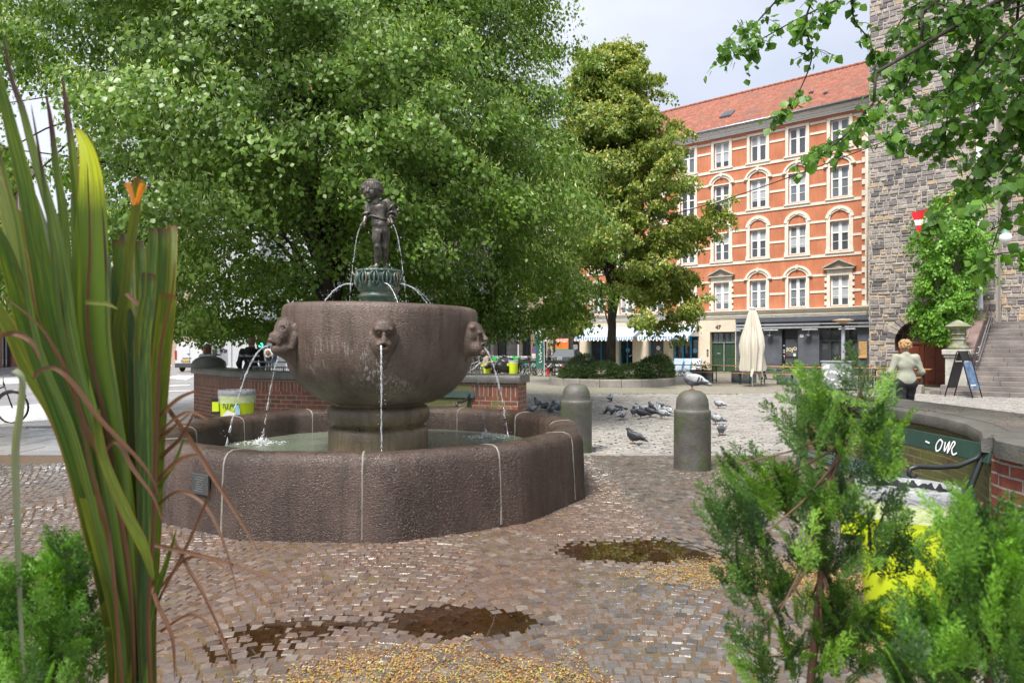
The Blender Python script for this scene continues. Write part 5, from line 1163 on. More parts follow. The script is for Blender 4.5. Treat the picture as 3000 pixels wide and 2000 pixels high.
def path_wall(parent, path, thick, z0, z1, m, cap_h, over, msold=None, name='brickwork', side=1, closed=False):
    """front and back skins along a plan path (front on the right hand side), UVs in metres"""
    pts = [Vector((p[0], p[1])) for p in path]; nn = []
    for i, p in enumerate(pts):
        d = (pts[min(i+1,len(pts)-1)]-pts[max(i-1,0)]).normalized(); nn.append(Vector((d.y, -d.x)))
    s_ = [0.0]
    for a, b in zip(pts, pts[1:]): s_.append(s_[-1]+(b-a).length)
    zs = z1-.24 if msold else z1
    mb = MB(); ms = MB()
    for i in range(len(pts)-1):
        for off, flip in ((0, 0),(-thick, 1)):
            a, b = pts[i]+nn[i]*off, pts[i+1]+nn[i+1]*off
            for (za, zb, q) in ((z0, zs, mb),)+(((zs, z1, ms),) if msold else ()):
                uv = [(s_[i],za),(s_[i+1],za),(s_[i+1],zb),(s_[i],zb)]; p4 = [(a.x,a.y,za),(b.x,b.y,za),(b.x,b.y,zb),(a.x,a.y,zb)]
                if flip: uv.reverse(); p4.reverse()
                q.quad(*p4, uv=uv)
    for i, sg in ((0, 1),(len(pts)-1, -1)):
        a, b = pts[i], pts[i]-nn[i]*thick; p4 = [(b.x,b.y,z0),(a.x,a.y,z0),(a.x,a.y,z1),(b.x,b.y,z1)]; uv = [(0,z0),(thick,z0),(thick,z1),(0,z1)]
        if sg < 0: p4.reverse(); uv.reverse()
        mb.quad(*p4, uv=uv)
    w_ = mb.build(name, m, parent)
    if msold: ms.build('soldier_course', msold, parent)
    # rounded granite cap
    prof = [(over,-.0),(over+.005,.02),(over+.005,cap_h-.045),(over-.012,cap_h-.015),(over-.05,cap_h),(-thick-over+.05,cap_h+.004),(-thick-over+.01,cap_h-.02),(-thick-over,.0)]
    mb = MB(); n = len(prof); vs = []
    ext = [pts[0]-(pts[1]-pts[0]).normalized()*over]+pts[1:-1]+[pts[-1]+(pts[-1]-pts[-2]).normalized()*over]
    for p, q in zip(ext, nn):
        for o_, z in prof: vs.append((p.x+q.x*o_, p.y+q.y*o_, z1+z))
    fs = [(i*n+k, (i+1)*n+k, (i+1)*n+(k+1)%n, i*n+(k+1)%n) for i in range(len(pts)-1) for k in range(n)]
    fs += [tuple(range(n)), tuple((len(pts)-1)*n+k for k in range(n-1,-1,-1))]; mb.add(vs, fs); c = mb.build('cap', m_cap, parent, smooth='auto')
    return w_
def lerp2(a, b, n): return [(a[0]+(b[0]-a[0])*i/n, a[1]+(b[1]-a[1])*i/n) for i in range(n+1)]
WA, WB, WC = (-7.55,16.2), (-5.12,13.45), (.10,11.72)
lw = thing('brick_wall', 'low red brick wall with dark granite cap behind the basin', 'wall', (0,0,0))
path_wall(lw, [WA]+lerp2(WB, WC, 6), .5, -.1, .97, m_brick, .14, .05, m_soldier)
mb = MB(); d_ = (Vector(WC)-Vector(WB)).normalized(); nr_ = Vector((d_.y,-d_.x))
A_, B_ = Vector(WB)+d_*2.9+nr_*.006, Vector(WC)-d_*.85+nr_*.006
mb.quad((A_.x,A_.y,0),(B_.x,B_.y,0),(B_.x,B_.y,.93),(A_.x,A_.y,.93), uv=[(0,0),((B_-A_).length,0),((B_-A_).length,.93),(0,.93)]); mb.build('mossy_recess', m_mossbrick, lw)
# dark rounded stone on the far end of that wall
mb = MB(); mb.lathe([(.40,0),(.395,.10),(.36,.19),(.28,.26),(.15,.305),(0,.315)], n=32, caps=False)
mb.build('domed_stone', m_cap, smooth=True, loc=(-7.35,16.55,1.06), label='dark domed granite stone on the far end of the low brick wall', cat='stone')
# right hand niche wall
rw = thing('brick_niche_wall', 'curved mossy brick wall with wide wet granite cap behind the green bench', 'wall', (0,0,0))
inner = [(4.0,9.6),(4.18,9.2),(4.32,8.4),(4.38,7.6),(4.36,6.9),(4.22,6.25),(3.98,5.72),(3.72,5.32)]
path_wall(rw, inner, .45, -.1, .78, m_mossbrick, .12, .05)
mb = MB(); top = [(3.70,5.25),(3.60,5.08),(3.58,4.85),(3.62,4.4),(3.7,3.6),(5.9,3.6),(6.2,5.2),(5.35,6.5),(5.2,9.3),(4.5,10.3),(4.02,9.72),(4.28,9.25),(4.44,8.4),(4.52,7.6),(4.50,6.9),(4.36,6.2),(4.10,5.62)]
n = len(top); zt_, zb_ = .905, .775; ring = lambda z, k: [(sum(p[0] for p in top)/n+(x-sum(p[0] for p in top)/n)*k, sum(p[1] for p in top)/n+(y-sum(p[1] for p in top)/n)*k, z) for x, y in top]
vs = ring(zb_,1.0)+ring(zt_-.03,1.0)+ring(zt_-.006,.993)+[(x,y,zt_) for x,y,_ in ring(0,.98)]
mb.add(vs, [(i+k*n,(i+1)%n+k*n,(i+1)%n+(k+1)*n,i+(k+1)*n) for k in range(3) for i in range(n)]+[tuple(range(3*n,4*n)), tuple(range(n-1,-1,-1))]); mb.build('broad_cap', m_cap, rw, smooth='auto')
mb = MB(); fr = [(3.70,5.27),(3.66,5.10),(3.66,4.85),(3.70,4.4),(3.78,3.65),(5.9,3.65)]; s0 = 0
for a, b in zip(fr, fr[1:]):
    l = sqrt((a[0]-b[0])**2+(a[1]-b[1])**2); mb.quad((a[0],a[1],-.1),(b[0],b[1],-.1),(b[0],b[1],.775),(a[0],a[1],.775), uv=[(s0,-.1),(s0+l,-.1),(s0+l,.775),(s0,.775)]); s0 += l
mb.quad((5.9,3.65,-.1),(5.9,9.5,-.1),(5.9,9.5,.7),(5.9,3.65,.7), uv=[(0,0),(5.8,0),(5.8,.8),(0,.8)])
mb.build('brick_pier', brick_mat('pier_brick', (.20,.055,.038), (.28,.085,.055), (.34,.33,.29), bw=.26, rh=.092), rw)
def samp_cap(n):
    x = rng.uniform(4.0, 5.2, n*3); y = rng.uniform(4.0, 8.2, n*3); k = (fbm(x, y, 2.6, 31) > .12); return x[k][:n], y[k][:n]
litter('leaf_litter', 2600, samp_cap, m_blit, 'brown litter scattered on the wide granite cap', (.004,.012), .004, lambda x, y: .908+0*x)
# ---------------------------------------------------------------- benches (curled iron ends, green planks)
m_bgreen = plain('bench_green_paint', (.030,.060,.048), .35, bump=.1); m_biron = plain('bench_iron', (.022,.028,.030), .38)
def make_bench(L_=2.25):
    t_ = thing('park_bench', 'x', 'bench')           # x along, y towards the back
    for s_ in (-1, 1):
        x = s_*(L_/2-.12); mb = MB()
        back = [(x,.30,.0),(x,.27,.15),(x,.20,.38),(x,.22,.50),(x,.30,.70),(x,.36,.84),(x,.40,.89),(x,.45,.885),(x,.455,.85),(x,.43,.835)]; mb.tube(back, [.026,.024,.024,.024,.023,.022,.02,.017,.013,.01], 8)
        mb.tube([(x,.36,.80),(x,.26,.72),(x,.12,.665),(x,-.05,.655),(x,-.20,.665),(x,-.265,.645),(x,-.275,.60),(x,-.24,.575),(x,-.21,.60)], [.018,.019,.02,.02,.02,.019,.016,.013,.011], 8)
        mb.tube([(x,-.22,.575),(x,-.16,.52),(x,-.20,.44),(x,-.24,.30),(x,-.25,.12),(x,-.29,.0)], [.013,.016,.022,.024,.022,.024], 8); mb.tube([(x,-.21,.42),(x,0,.395),(x,.20,.40)], .022, 8); mb.tube([(x,-.24,.22),(x,.03,.30),(x,.25,.18)], .014, 6)
        mb.build('bench_end', m_biron, t_, smooth=True)
    for i, y in enumerate((-.16,-.02,.12)): mb = MB(); mb.box((0,y,.445+.004*i), (L_,.125,.035)); mb.build('seat_plank', m_bgreen, t_, bevel=.006)
    mb = MB(); mb.box((0,.325,.765), (L_-.06,.03,.15), rx=RAD(-16)); mb.build('backrest', m_bgreen, t_, bevel=.006)
    return t_
bench = make_bench(); tag(bench, 'wet dark green bench with white graffiti scribble standing in the curved niche', 'bench'); bench.location = (3.34,6.35,0); bench.rotation_euler = (0,0,RAD(-88))
bench['group'] = 'green park benches'
# white scribble on the backrest
def scribble(parent, M_, m, strokes, w_=.008, name='graffiti'):
    mb = MB()
    for st in strokes:
        p = [Vector((a, b, 0)) for a, b in st]; q = []
        for i in range(len(p)-1):
            p0, p1, p2, p3 = p[max(i-1,0)], p[i], p[i+1], p[min(i+2,len(p)-1)]
            for t_ in (0,.25,.5,.75): q.append(.5*((2*p1)+(p2-p0)*t_+(2*p0-5*p1+4*p2-p3)*t_*t_+(3*p1-p0-3*p2+p3)*t_**3))
        q.append(p[-1]); mb.tube(q, w_, 4, flat=.12)
    mb.xf(M_); return mb.build(name, m, parent)
m_chalk = plain('white_marker', (.8,.8,.8), .5)
bk = [c for c in kids(bench) if c.name.startswith('backrest')][0]
scribble(bk, Matrix.Translation((.55,.302,.755)) @ Matrix.Rotation(RAD(-16),4,'X') @ Matrix(((1,0,0,0),(0,0,-1,-.004),(0,1,0,0),(0,0,0,1))), m_chalk, [[(0,.03),(-.04,.05),(-.07,.0),(-.05,-.05),(-.01,-.03),(.0,.04)],[(.03,.04),(.05,-.04),(.08,.05),(.09,-.05),(.12,.05),(.15,.04),(.13,-.01),(.16,-.05),(.20,-.03)],[(-.22,.01),(-.16,.0)]], .007)
b2 = copy_tree(bench); tag(b2, 'green bench standing against the mossy part of the brick wall behind the basin', 'bench')
for c in kids(b2): 
    for g_ in kids(c): bpy.data.objects.remove(g_)
b2.location = (-1.80,12.0,0); b2.rotation_euler = (0,0,atan2(d_.y,d_.x))
for i, (px, Y, lb) in enumerate([(1572,37.5,'green bench in front of the bicycles beside the feather flag, seen from behind'),(1672,37.5,'green bench left of the round planter, partly hidden by its shrubs')]):
    o = copy_tree(b2); tag(o, lb, 'bench'); o.location = ((px-1500)/2000*Y, Y, 0); o.rotation_euler = (0,0,pi+RAD(3*i)); o.scale = (1.0,1,1)
# ---------------------------------------------------------------- bollards
m_bol = stone('bollard_granite', (.070,.066,.060), (.125,.118,.108), (.17,.16,.145), scale=2.2, fine=150, rough=.5, bump=.55, moss=(.055,.085,.02), mosspos=.52)
def bollard(x, y, r, h, label):
    mb = MB(); mb.lathe([(r*1.0,-.05),(r*.995,.3),(r*.99,h-.30),(r*.985,h-.275),(r*.955,h-.262),(r*.90,h-.258),(r*.885,h-.25),(r*.885,h-.20),(r*.84,h-.12),(r*.70,h-.055),(r*.45,h-.015),(r*.2,h-.002),(0,h)], n=64, caps=False, rfun=lambda a,z,i: 1+.004*sin(5*a+z*4))
    return mb.build('bollard', m_bol, smooth=True, loc=(x,y,0), label=label, cat='bollard', group='domed granite bollards')
b1l = P(1688,1370,10.45); bollard(b1l.x, 10.45, .24, 1.04, 'domed granite bollard just behind the right edge of the basin')
b2l = P(2028,1370,9.0); bollard(b2l.x, 9.0, .24, 1.03, 'domed granite bollard with a pigeon perched on top')
# ---------------------------------------------------------------- yellow litter bins
m_yel = plain('fluorescent_yellow', (.58,.72,.02), .38, var=.04); t = NT('clear_plastic'); t.set(col=(.75,.78,.80), rough=.18); t.b.inputs['Alpha'].default_value = .38; t.bump(t.noise(t.co(), 14, 4, .6, 1), 1.0, .03); m_plas = t.m
def make_bin(r=.25, h=.80, z=.0):
    t_ = thing('litter_bin', 'x', 'litter bin'); mb = MB()
    mb.lathe([(r*.80,z+.02),(r*.82,z+.03),(r*.97,h-.08),(r*.985,h-.05),(r*.93,h-.05),(r*.78,z+.06),(0,z+.06)], n=36, caps=False, sy=.82); mb.build('body', m_yel, t_, smooth='auto')
    mb = MB(); mb.lathe([(r*.93,h-.055),(r*1.02,h-.045),(r*1.045,h-.02),(r*1.045,h+.012),(r*.98,h+.018),(r*.93,h-.02)], n=36, caps=False, sy=.82); mb.build('rim', m_black, t_, smooth='auto')
    mb = MB(); mb.lathe([(r*.90,h-.10),(r*.97,h+.022),(r*1.05,h+.026),(r*1.065,h-.03),(r*1.03,h-.10),(r*1.045,h-.15)], n=60, caps=False, sy=.82, rfun=lambda a,z,i: 1+.012*sin(a*19+i)+.01*sin(a*31-i*2)); mb.build('bin_liner', m_plas, t_, smooth=True)
    mb = MB(); mb.lathe([(.03,0),(.03,h)], (0,r*.82,0), 10); mb.box((0,r*.80,.02), (.2,.2,.03)); mb.build('post', m_char, t_, smooth='auto')
    mb = MB(); mb.box((-r*1.12,-.02,h-.20), (.10,.13,.15)); s_ = mb.build('side_box', m_yel, t_, bevel=.01); mb = MB(); mb.box((-r*1.12,-.02,h-.115), (.108,.14,.03)); mb.box((-r*1.12,-.02,h-.285), (.108,.14,.03)); mb.build('band', m_black, s_)
    return t_
bin0 = make_bin(); tag(bin0, 'fluorescent yellow litter bin with graffiti and clear liner before the brick wall', 'litter bin', 'yellow litter bins'); bin0.location = (-4.33,10.75,-.02); bin0.scale = (1.08,1.08,1.14)
m_tagc = plain('green_marker', (.01,.12,.05), .5); fr_ = lambda x, z: Matrix.Translation((x,-.196,z)) @ Matrix(((1,0,0,0),(0,0,-1,0),(0,1,0,0),(0,0,0,1)))
bodyb = kids(bin0)[0]
scribble(bodyb, fr_(-.02,.60), m_tagc, [[(-.10,-.02),(-.09,.05),(-.05,-.03),(-.03,.05)],[(-.01,-.03),(.02,.05),(.05,-.02)],[(.0,.01),(.12,.05)],[(.08,-.05),(.07,.03),(.14,.02)],[(.05,-.09),(.13,-.08)],[(.09,-.05),(.08,-.20)],[(.04,-.16),(.14,-.14)]], .006)
mb = MB(); mb.add([(-.15,0,0),(-.06,.0,.10),(.05,0,.06),(.12,0,.12),(.13,0,-.08),(-.15,0,-.08)], [(0,1,2,3,4,5)]); mb.xf(Matrix.Translation((-.0,-.205,.46))); mb.build('torn_sticker', m_white, bodyb)
mb = MB(); mb.add([(-.17,-.004,-.08),(-.15,-.004,.03),(-.08,-.004,-.02),(-.03,-.004,-.08)],[(0,1,2,3)]); mb.add([(.06,-.004,.0),(.06,-.004,.17),(.11,-.004,.17),(.12,-.004,-.08),(.08,-.004,-.08)],[(0,1,2,3,4)]); mb.xf(Matrix.Translation((0,-.205,.46))); mb.build('blue_sticker', m_sticker, bodyb)
def copy_bin(label, x, y, s=1, rz=0):
    o = copy_tree(bin0); tag(o, label, 'litter bin')
    for c in kids(o):
        for g_ in kids(c):
            if g_.name.split('.')[0] in ('graffiti','torn_sticker','blue_sticker'): bpy.data.objects.remove(g_)
    o.location = (x, y, 0); o.rotation_euler = (0,0,rz); o.scale = (s,s,s); return o
nb = copy_bin('large fluorescent yellow litter bin behind the conifer, close to the green bench', 2.22, 3.85, 1.0, RAD(-25))
nbb = [c for c in kids(nb) if c.name.startswith('body')][0]
for i, (ch, x, z, r_) in enumerate([('N',-.13,.30,.9),('S',-.12,.36,1.0),('K',-.13,.45,1.35),('O',-.15,.52,1.6),('W',-.17,.58,1.9)]): text(ch, 'lettering', .045, m_black, nbb, Matrix.Translation((x,-.19+abs(x+.02)*.22,z+.05)) @ Matrix(((1,0,0,0),(0,0,-1,0),(0,1,0,0),(0,0,0,1))) @ Matrix.Rotation(r_,4,'Z'), extrude=.008)
p = P(1428,1095,37); copy_bin('yellow litter bin with blue mark beside the person sitting by the bicycles', p.x, 37, 1.0); p = P(1504,1095,37); copy_bin('yellow litter bin with a black and white poster right of the covered cargo bicycle', p.x, 37, 1.05)
# ---------------------------------------------------------------- round planter with stone kerb
m_pst = stone('planter_stone', (.20,.185,.165), (.31,.29,.26), (.40,.37,.33), scale=1.6, fine=80, rough=.7, bump=.4, moss=(.10,.10,.05), mosspos=.6)
PC = Vector((4.28,29.4,0)); pl = thing('round_planter', 'low round planter of grey stone blocks round the tree on the square', 'planter', PC)
for k in range(20):
    a0, a1 = 2*pi*k/20+.004, 2*pi*(k+1)/20-.004; mb = MB(); vs = []
    an = np.linspace(a0, a1, 5)
    for r, z in ((2.68,-.05),(2.68,.27),(2.66,.30),(2.40,.30),(2.38,.27),(2.38,-.05)): vs += [(cos(a)*r, sin(a)*r, z) for a in an]
    fs = [(j*5+i, j*5+i+1, (j+1)*5+i+1, (j+1)*5+i) for j in range(5) for i in range(4)]+[(0,5,10,15,20,25),(29,24,19,14,9,4)]; mb.add(vs, fs); mb.build('kerb_block', m_pst, pl)
mb = MB(); mb.lathe([(2.40,.22),(1.6,.30),(.8,.36),(0,.4)], n=40, caps=False); mb.build('soil', stone('soil', (.05,.035,.02), (.16,.11,.05), scale=6, bump=.6), pl, smooth=True)
# ---------------------------------------------------------------- beer tables and benches
m_pine = plain('varnished_pine', (.50,.24,.07), .35, var=.1, vs=9); m_leg = plain('green_leg_paint', (.012,.055,.035), .4)
def make_table(L_, W_, h, name):
    t_ = thing(name, 'x', 'x'); mb = MB()
    for k in range(2 if W_ > .4 else 1):
        w1 = W_/2 if W_ > .4 else W_; mb.box((0, (k-.5)*w1 if W_ > .4 else 0, h-.014), (L_, w1-.006, .028))
    mb.build('tabletop' if W_ > .4 else 'seat', m_pine, t_, bevel=.004)
    for s_ in (-1,1):
        x = s_*(L_/2-.28); mb = MB()
        for q in (-1,1): mb.box((x, q*(W_/2-.05), (h-.03)/2), (.035,.03,h-.03))
        mb.box((x,0,h-.06),(.03,W_-.08,.03)); mb.box((x,0,.12),(.03,W_-.08,.03))
        if W_ > .4: mb.tube([(x,0,h-.10),(x-s_*.28,0,h-.04)], .012, 5); mb.tube([(x,-W_/2+.06,.35),(x,W_/2-.06,h-.08)], .010, 5); mb.tube([(x,W_/2-.06,.35),(x,-W_/2+.06,h-.08)], .010, 5)
        else: mb.tube([(x,-W_/2+.05,.14),(x,0,h-.05)], .008, 5); mb.tube([(x,W_/2-.05,.14),(x,0,h-.05)], .008, 5)
        mb.build('leg', m_leg, t_)
    return t_
tb0 = make_table(2.2,.52,.775,'beer_table'); bn0 = make_table(2.2,.27,.48,'beer_bench')
ords = ['first','second','third','fourth','fifth','sixth','seventh']
LA, LB = Vector((6.9,31.7,0)), Vector((14.6,25.4,0)); ld = (LB-LA).normalized(); lz = atan2(ld.y, ld.x); ln = Vector((ld.y,-ld.x,0))
if ln.y > 0: ln = -ln
for i in range(5):
    c = LA+ld*(1.1+2.14*i); o = tb0 if i == 0 else copy_tree(tb0); o.location = c+ln*-.45+Vector((0,0,.0)); o.rotation_euler = (0,0,lz+RAD([0,.8,-.6,.5,-1.2][i])); tag(o, '%s orange topped beer table from the left in the row before the cafes' % ords[i], 'table', 'beer tables before the cafes')
    o = bn0 if i == 0 else copy_tree(bn0); o.location = c+ln*.15-ld*.25; o.rotation_euler = (0,0,lz+RAD([.4,-.5,.3,1,-.8][i])); tag(o, '%s narrow wooden bench from the left, along the near side of the beer tables' % ords[i], 'bench', 'benches along the near side of the beer tables')
# galvanised planter boxes with young plants behind the tables
m_galv = plain('galvanised_box', (.23,.25,.28), .5, metal=.3, vs=3, var=.3)
t = NT('young_leaves'); t.col(t.ramp(t.isl(), [(0,(.09,.22,.03)),(1,(.26,.42,.07))])); t.set(rough=.5, trans=.0); t.set(sub=.0); m_young = t.m
def leaf_cloud(n, c, rx, ry, rz, size, seed, droop=.3, shell=False):
    r = np.random.default_rng(seed); d = r.normal(0,1,(n,3)); d /= np.linalg.norm(d,axis=1)[:,None]; q = r.random(n)**(1/3 if not shell else .12); P_ = np.array(c)+d*q[:,None]*np.array([rx,ry,rz]); return P_
def leaves_mesh(name, P_, size, m, parent, seed=1, down=.5, aspect=.8, **tags):
    """six-vertex folded pointed leaves"""
    r = np.random.default_rng(seed); n = len(P_); d = r.normal(0,1,(n,3)); d[:,2] -= down*1.5; d /= np.linalg.norm(d,axis=1)[:,None]
    u = r.normal(0,1,(n,3)); u -= (u*d).sum(1)[:,None]*d; u /= np.linalg.norm(u,axis=1)[:,None]; nn = np.cross(d,u); s_ = size*r.uniform(.6,1.25,n)[:,None]
    a = P_; w_ = aspect*.5
    pts = [a, a+d*s_*.38+u*s_*w_+nn*s_*.10, a+d*s_*.72+u*s_*w_*.62+nn*s_*.07, a+d*s_, a+d*s_*.72-u*s_*w_*.62+nn*s_*.07, a+d*s_*.38-u*s_*w_+nn*s_*.10]
    V = np.stack(pts,1).reshape(-1,3); base = (np.arange(n)*6)[:,None]; F = np.concatenate([base+np.array([[0,1,2,3]]), base+np.array([[0,3,4,5]])],1).reshape(-1,4)
    return fast_mesh(name, V, F, m, parent, **tags)
def planter_box(loc, w_, d__, h, label, i, pl_h=.45, dens=220, mat=None):
    t_ = thing('planter_box', label, 'planter', loc, lz, 'galvanised planter boxes'); mb = MB(); mb.b2(-w_/2,w_/2,-d__/2,-d__/2+.02,0,h); mb.b2(-w_/2,w_/2,d__/2-.02,d__/2,0,h); mb.b2(-w_/2,-w_/2+.02,-d__/2,d__/2,0,h); mb.b2(w_/2-.02,w_/2,-d__/2,d__/2,0,h); mb.b2(-w_/2,w_/2,-d__/2,d__/2,h-.08,h-.05); mb.build('box', m_galv, t_)
    leaves_mesh('plant', leaf_cloud(dens,(0,0,h+pl_h*.4),w_*.42,d__*.45,pl_h*.6,.1,i), .09, mat or m_young, t_, seed=i, down=.1, aspect=.5); return t_
for i in range(5):
    c = LA+ld*(1.0+2.0*i+.4)-ln*1.35; planter_box(c, .95, .5, .52, '%s galvanised planter box from the left behind the beer tables' % ords[i], i, pl_h=.4+.25*(i % 2))
# ---------------------------------------------------------------- closed parasol
t = NT('parasol_canvas'); v = t.co(scale=(1,1,.3)); t.col(t.ramp(t.noise(v, 3.5, 5), [(.3,(.50,.46,.38)),(.7,(.66,.62,.54))])); t.set(rough=.8); m_canv = t.m
px = P(2204,1000,27.5); par = thing('parasol', 'closed cream parasol standing among the beer tables', 'parasol', (px.x, 27.5, 0))
mb = MB(); NP_ = 160; fold = lambda a,z,i: 1+.16*sin(a*11+.5*sin(z*3))+.09*sin(a*5+z)+.05*sin(a*23)
mb.lathe([(.40,.62),(.42,.75),(.40,1.3),(.43,1.65),(.38,2.0),(.26,2.5),(.15,2.95),(.08,3.10),(.05,3.12)], n=NP_, rfun=lambda a,z,i: fold(a,z,i)*(1+(.25*sin(a*2.0+1) if i < 2 else 0)*.6), caps=False)
mb.build('canvas', m_canv, par, smooth=True)
mb = MB()
for k in range(5): a = k*1.26+.3; l = random.Random(k).uniform(.25,.55); mb.add([(cos(a)*.38,sin(a)*.38,.7),(cos(a+.5)*.40,sin(a+.5)*.40,.72),(cos(a+.25)*.42,sin(a+.25)*.42,.7-l),(cos(a+.1)*.40,sin(a+.1)*.40,.62-l*.6)], [(0,1,2,3)])
mb.build('canvas_flap', m_canv, par)
mb = MB(); mb.lathe([(.03,0),(.03,3.2)], n=12); mb.lathe([(.11,3.10),(.12,3.14),(.10,3.18),(0,3.18)], n=16, caps=False); mb.build('mast', m_wpole, par, smooth='auto')
mb = MB(); 
for a in (.4,2.0,4.1): mb.tube([(0,0,1.0),(cos(a)*.28,sin(a)*.28,.62),(cos(a)*.30,sin(a)*.30,1.25)], .015, 5)
mb.build('strut', m_wood, par)
# ---------------------------------------------------------------- street lamp, graffiti cabinet, black picnic table, sun loungers
lp = P(2470,1000,27.2); sl = thing('street_lamp', 'grey steel lamp post with flat dish head in front of the navy cafe', 'street lamp', (lp.x,27.2,0))
mb = MB(); mb.lathe([(.075,0),(.075,1.9),(.07,2.0),(.07,2.35),(.045,2.40)], n=12, caps=False); mb.build('post', plain('grey_post', (.34,.38,.43), .5, var=.2, vs=3), sl, smooth='auto')
mb = MB(); mb.lathe([(.0,2.40),(.06,2.40),(.07,2.46),(.12,2.54)], n=16, caps=False); mb.build('neck', m_black, sl, smooth=True)
mb = MB(); mb.lathe([(.10,2.50),(.20,2.57),(.36,2.62),(.40,2.645),(.36,2.67),(.15,2.70),(0,2.71)], n=32, caps=False); mb.build('lamp_head', plain('beige_metal', (.40,.33,.24), .5), sl, smooth=True)
mb = MB(); rr_ = random.Random(3)
for k in range(9): z = .9+rr_.random()*.8; mb.box((rr_.uniform(-.03,.03),-.078,z), (.05,.006,.06))
mb.build('sticker', plain('mixed_sticker', (.5,.45,.5), .5), sl); mb = MB(); mb.box((.01,-.083,1.15), (.035,.004,.035)); mb.build('pink_sticker', plain('pink', (.7,.02,.2), .5), sl)
cp_ = P(2462,1100,25.2); cab = thing('utility_cabinet', 'pale utility cabinet covered in white graffiti behind the conifer', 'cabinet', (cp_.x,25.4,0), lz)
mb = MB(); mb.b2(-.52,.52,-.2,.2,.05,1.02); mb.b2(-.56,.56,-.23,.23,1.02,1.07); mb.build('body', plain('cabinet_grey', (.30,.33,.33), .5, var=.25, vs=4), cab, bevel=.01)
gr = []; rr_ = random.Random(12)
for k in range(16):
    x, z = rr_.uniform(-.42,.42), rr_.uniform(.12,.92); gr.append([(x+rr_.uniform(-.09,.09), z+rr_.uniform(-.08,.08)) for _ in range(5)])
for c_ in [kids(cab)[0]]: scribble(c_, Matrix(((1,0,0,0),(0,0,1,.205*(1)),(0,1,0,0),(0,0,0,1))), m_chalk, gr, .016); scribble(c_, Matrix(((1,0,0,0),(0,0,1,-.205),(0,1,0,0),(0,0,0,1))), m_chalk, gr, .016)
def picnic(px_, Y, label):
    c = P(px_,1060,Y); t_ = thing('picnic_table', label, 'table', (c.x,Y,0), lz, 'black picnic tables'); mb = MB(); mb.box((0,0,.74),(1.35,.62,.035)); mb.build('tabletop', m_char, t_, bevel=.005)
    for s_ in (-1,1): mb = MB(); mb.tube([(s_*.45,-.32,0),(s_*.45,.22,.72)], .03, 4); mb.tube([(s_*.45,.32,0),(s_*.45,-.22,.72)], .03, 4); mb.build('leg', m_black, t_)
    for s_ in (-1,1): mb = MB(); mb.box((0,s_*.58,.43),(1.35,.25,.03)); mb.build('seat', m_char, t_)
picnic(2266, 33.5, 'black picnic table left of the cafe door'); picnic(2362, 32.2, 'black picnic table by the right window of the cafe')
for i, (px_, lb) in enumerate([(1982,'pale blue folding lounger left of its twin before the blue door'),(2006,'pale blue folding lounger between two others before the blue door'),(2034,'blue and white folding lounger nearest the green door')]):
    c = P(px_,1070,37.0); t_ = thing('deck_chair', lb, 'chair', (c.x,37.0,0), RAD(-30), 'folding loungers at the blue cafe'); mb = MB(); mb.box((0,.3,.62),(.5,.05,.75),rx=RAD(-32)); mb.box((0,-.12,.33),(.5,.5,.04),rx=RAD(8)); mb.build('sling', plain('pale_canvas', (.45,.55,.63), .7) if i < 2 else m_white, t_)
    for s_ in (-1,1): mb = MB(); mb.tube([(s_*.27,.5,.95),(s_*.27,-.35,0)], .02, 5); mb.tube([(s_*.27,-.4,.38),(s_*.27,.35,0)], .02, 5); mb.build('leg', m_blue, t_)
for i, (px_, Y, lb, dark) in enumerate([(1952,38,'rust brown tub with a spiky palm beside the round planter',1)]):
    c = P(px_,1070,Y); t_ = thing('potted_palm', lb, 'potted plant', (c.x,Y,0)); mb = MB(); mb.lathe([(.25,0),(.36,.55),(.38,.58),(.33,.58),(.3,.5),(0,.5)], n=20, caps=False); mb.build('pot', plain('corten', (.20,.08,.04), .8), t_, smooth='auto'); mb = MB()
    for k in range(46):
        a = k*2.4; l = .75+.25*sin(k); e_ = .3+1.1*random.random(); p0 = Vector((0,0,.6)); p = [p0+Vector((cos(a)*cos(e_)*l*q, sin(a)*cos(e_)*l*q, sin(e_)*l*q+.45*q-.30*q*q)) for q in (0,.35,.7,1)]; mb.tube(p, [.008,.016,.012,.002], 4, flat=.3)
    mb.build('fronds', plain('palm_frond', (.16,.15,.06), .7), t_)
# ---------------------------------------------------------------- A-board, menu stands
ab = P(2822,1150,21.6); t_ = thing('pavement_sign', 'black A shaped pavement sign with blue printed panel at the foot of the stairs', 'sign', (ab.x,21.6,0), RAD(-62))
for s_ in (-1,1):
    mb = MB(); mb.tube([(s_*.42,-.26,.0),(s_*.05,-.26,1.42),(0,-.26,1.46)], .018, 6); mb.tube([(s_*.42,.26,.0),(s_*.05,.26,1.42),(0,.26,1.46)], .018, 6); mb.build('leg', m_black, t_, smooth=True)
    mb = MB(); mb.add([(s_*.355,-.25,.28),(s_*.355,.25,.28),(s_*.12,.25,1.12),(s_*.12,-.25,1.12),(s_*.335,-.25,.28),(s_*.335,.25,.28),(s_*.10,.25,1.12),(s_*.10,-.25,1.12)], [(0,1,2,3),(7,6,5,4),(0,4,5,1),(1,5,6,2),(2,6,7,3),(3,7,4,0)]); o = mb.build('panel', plain('blue_panel', (.12,.20,.33), .35, var=.4, vs=5) if s_ > 0 else m_char, t_)
    if s_ > 0:
        mb = MB()
        for k in range(7): z = .38+.10*k; x = .355-.28*(z-.28)/.84+.006; mb.add([(x,-.18,z),(x,.10+.08*sin(k*3),z),(x-.010,.10+.08*sin(k*3),z+.035),(x-.010,-.18,z+.035)],[(0,1,2,3)])
        mb.build('print', m_white, o)
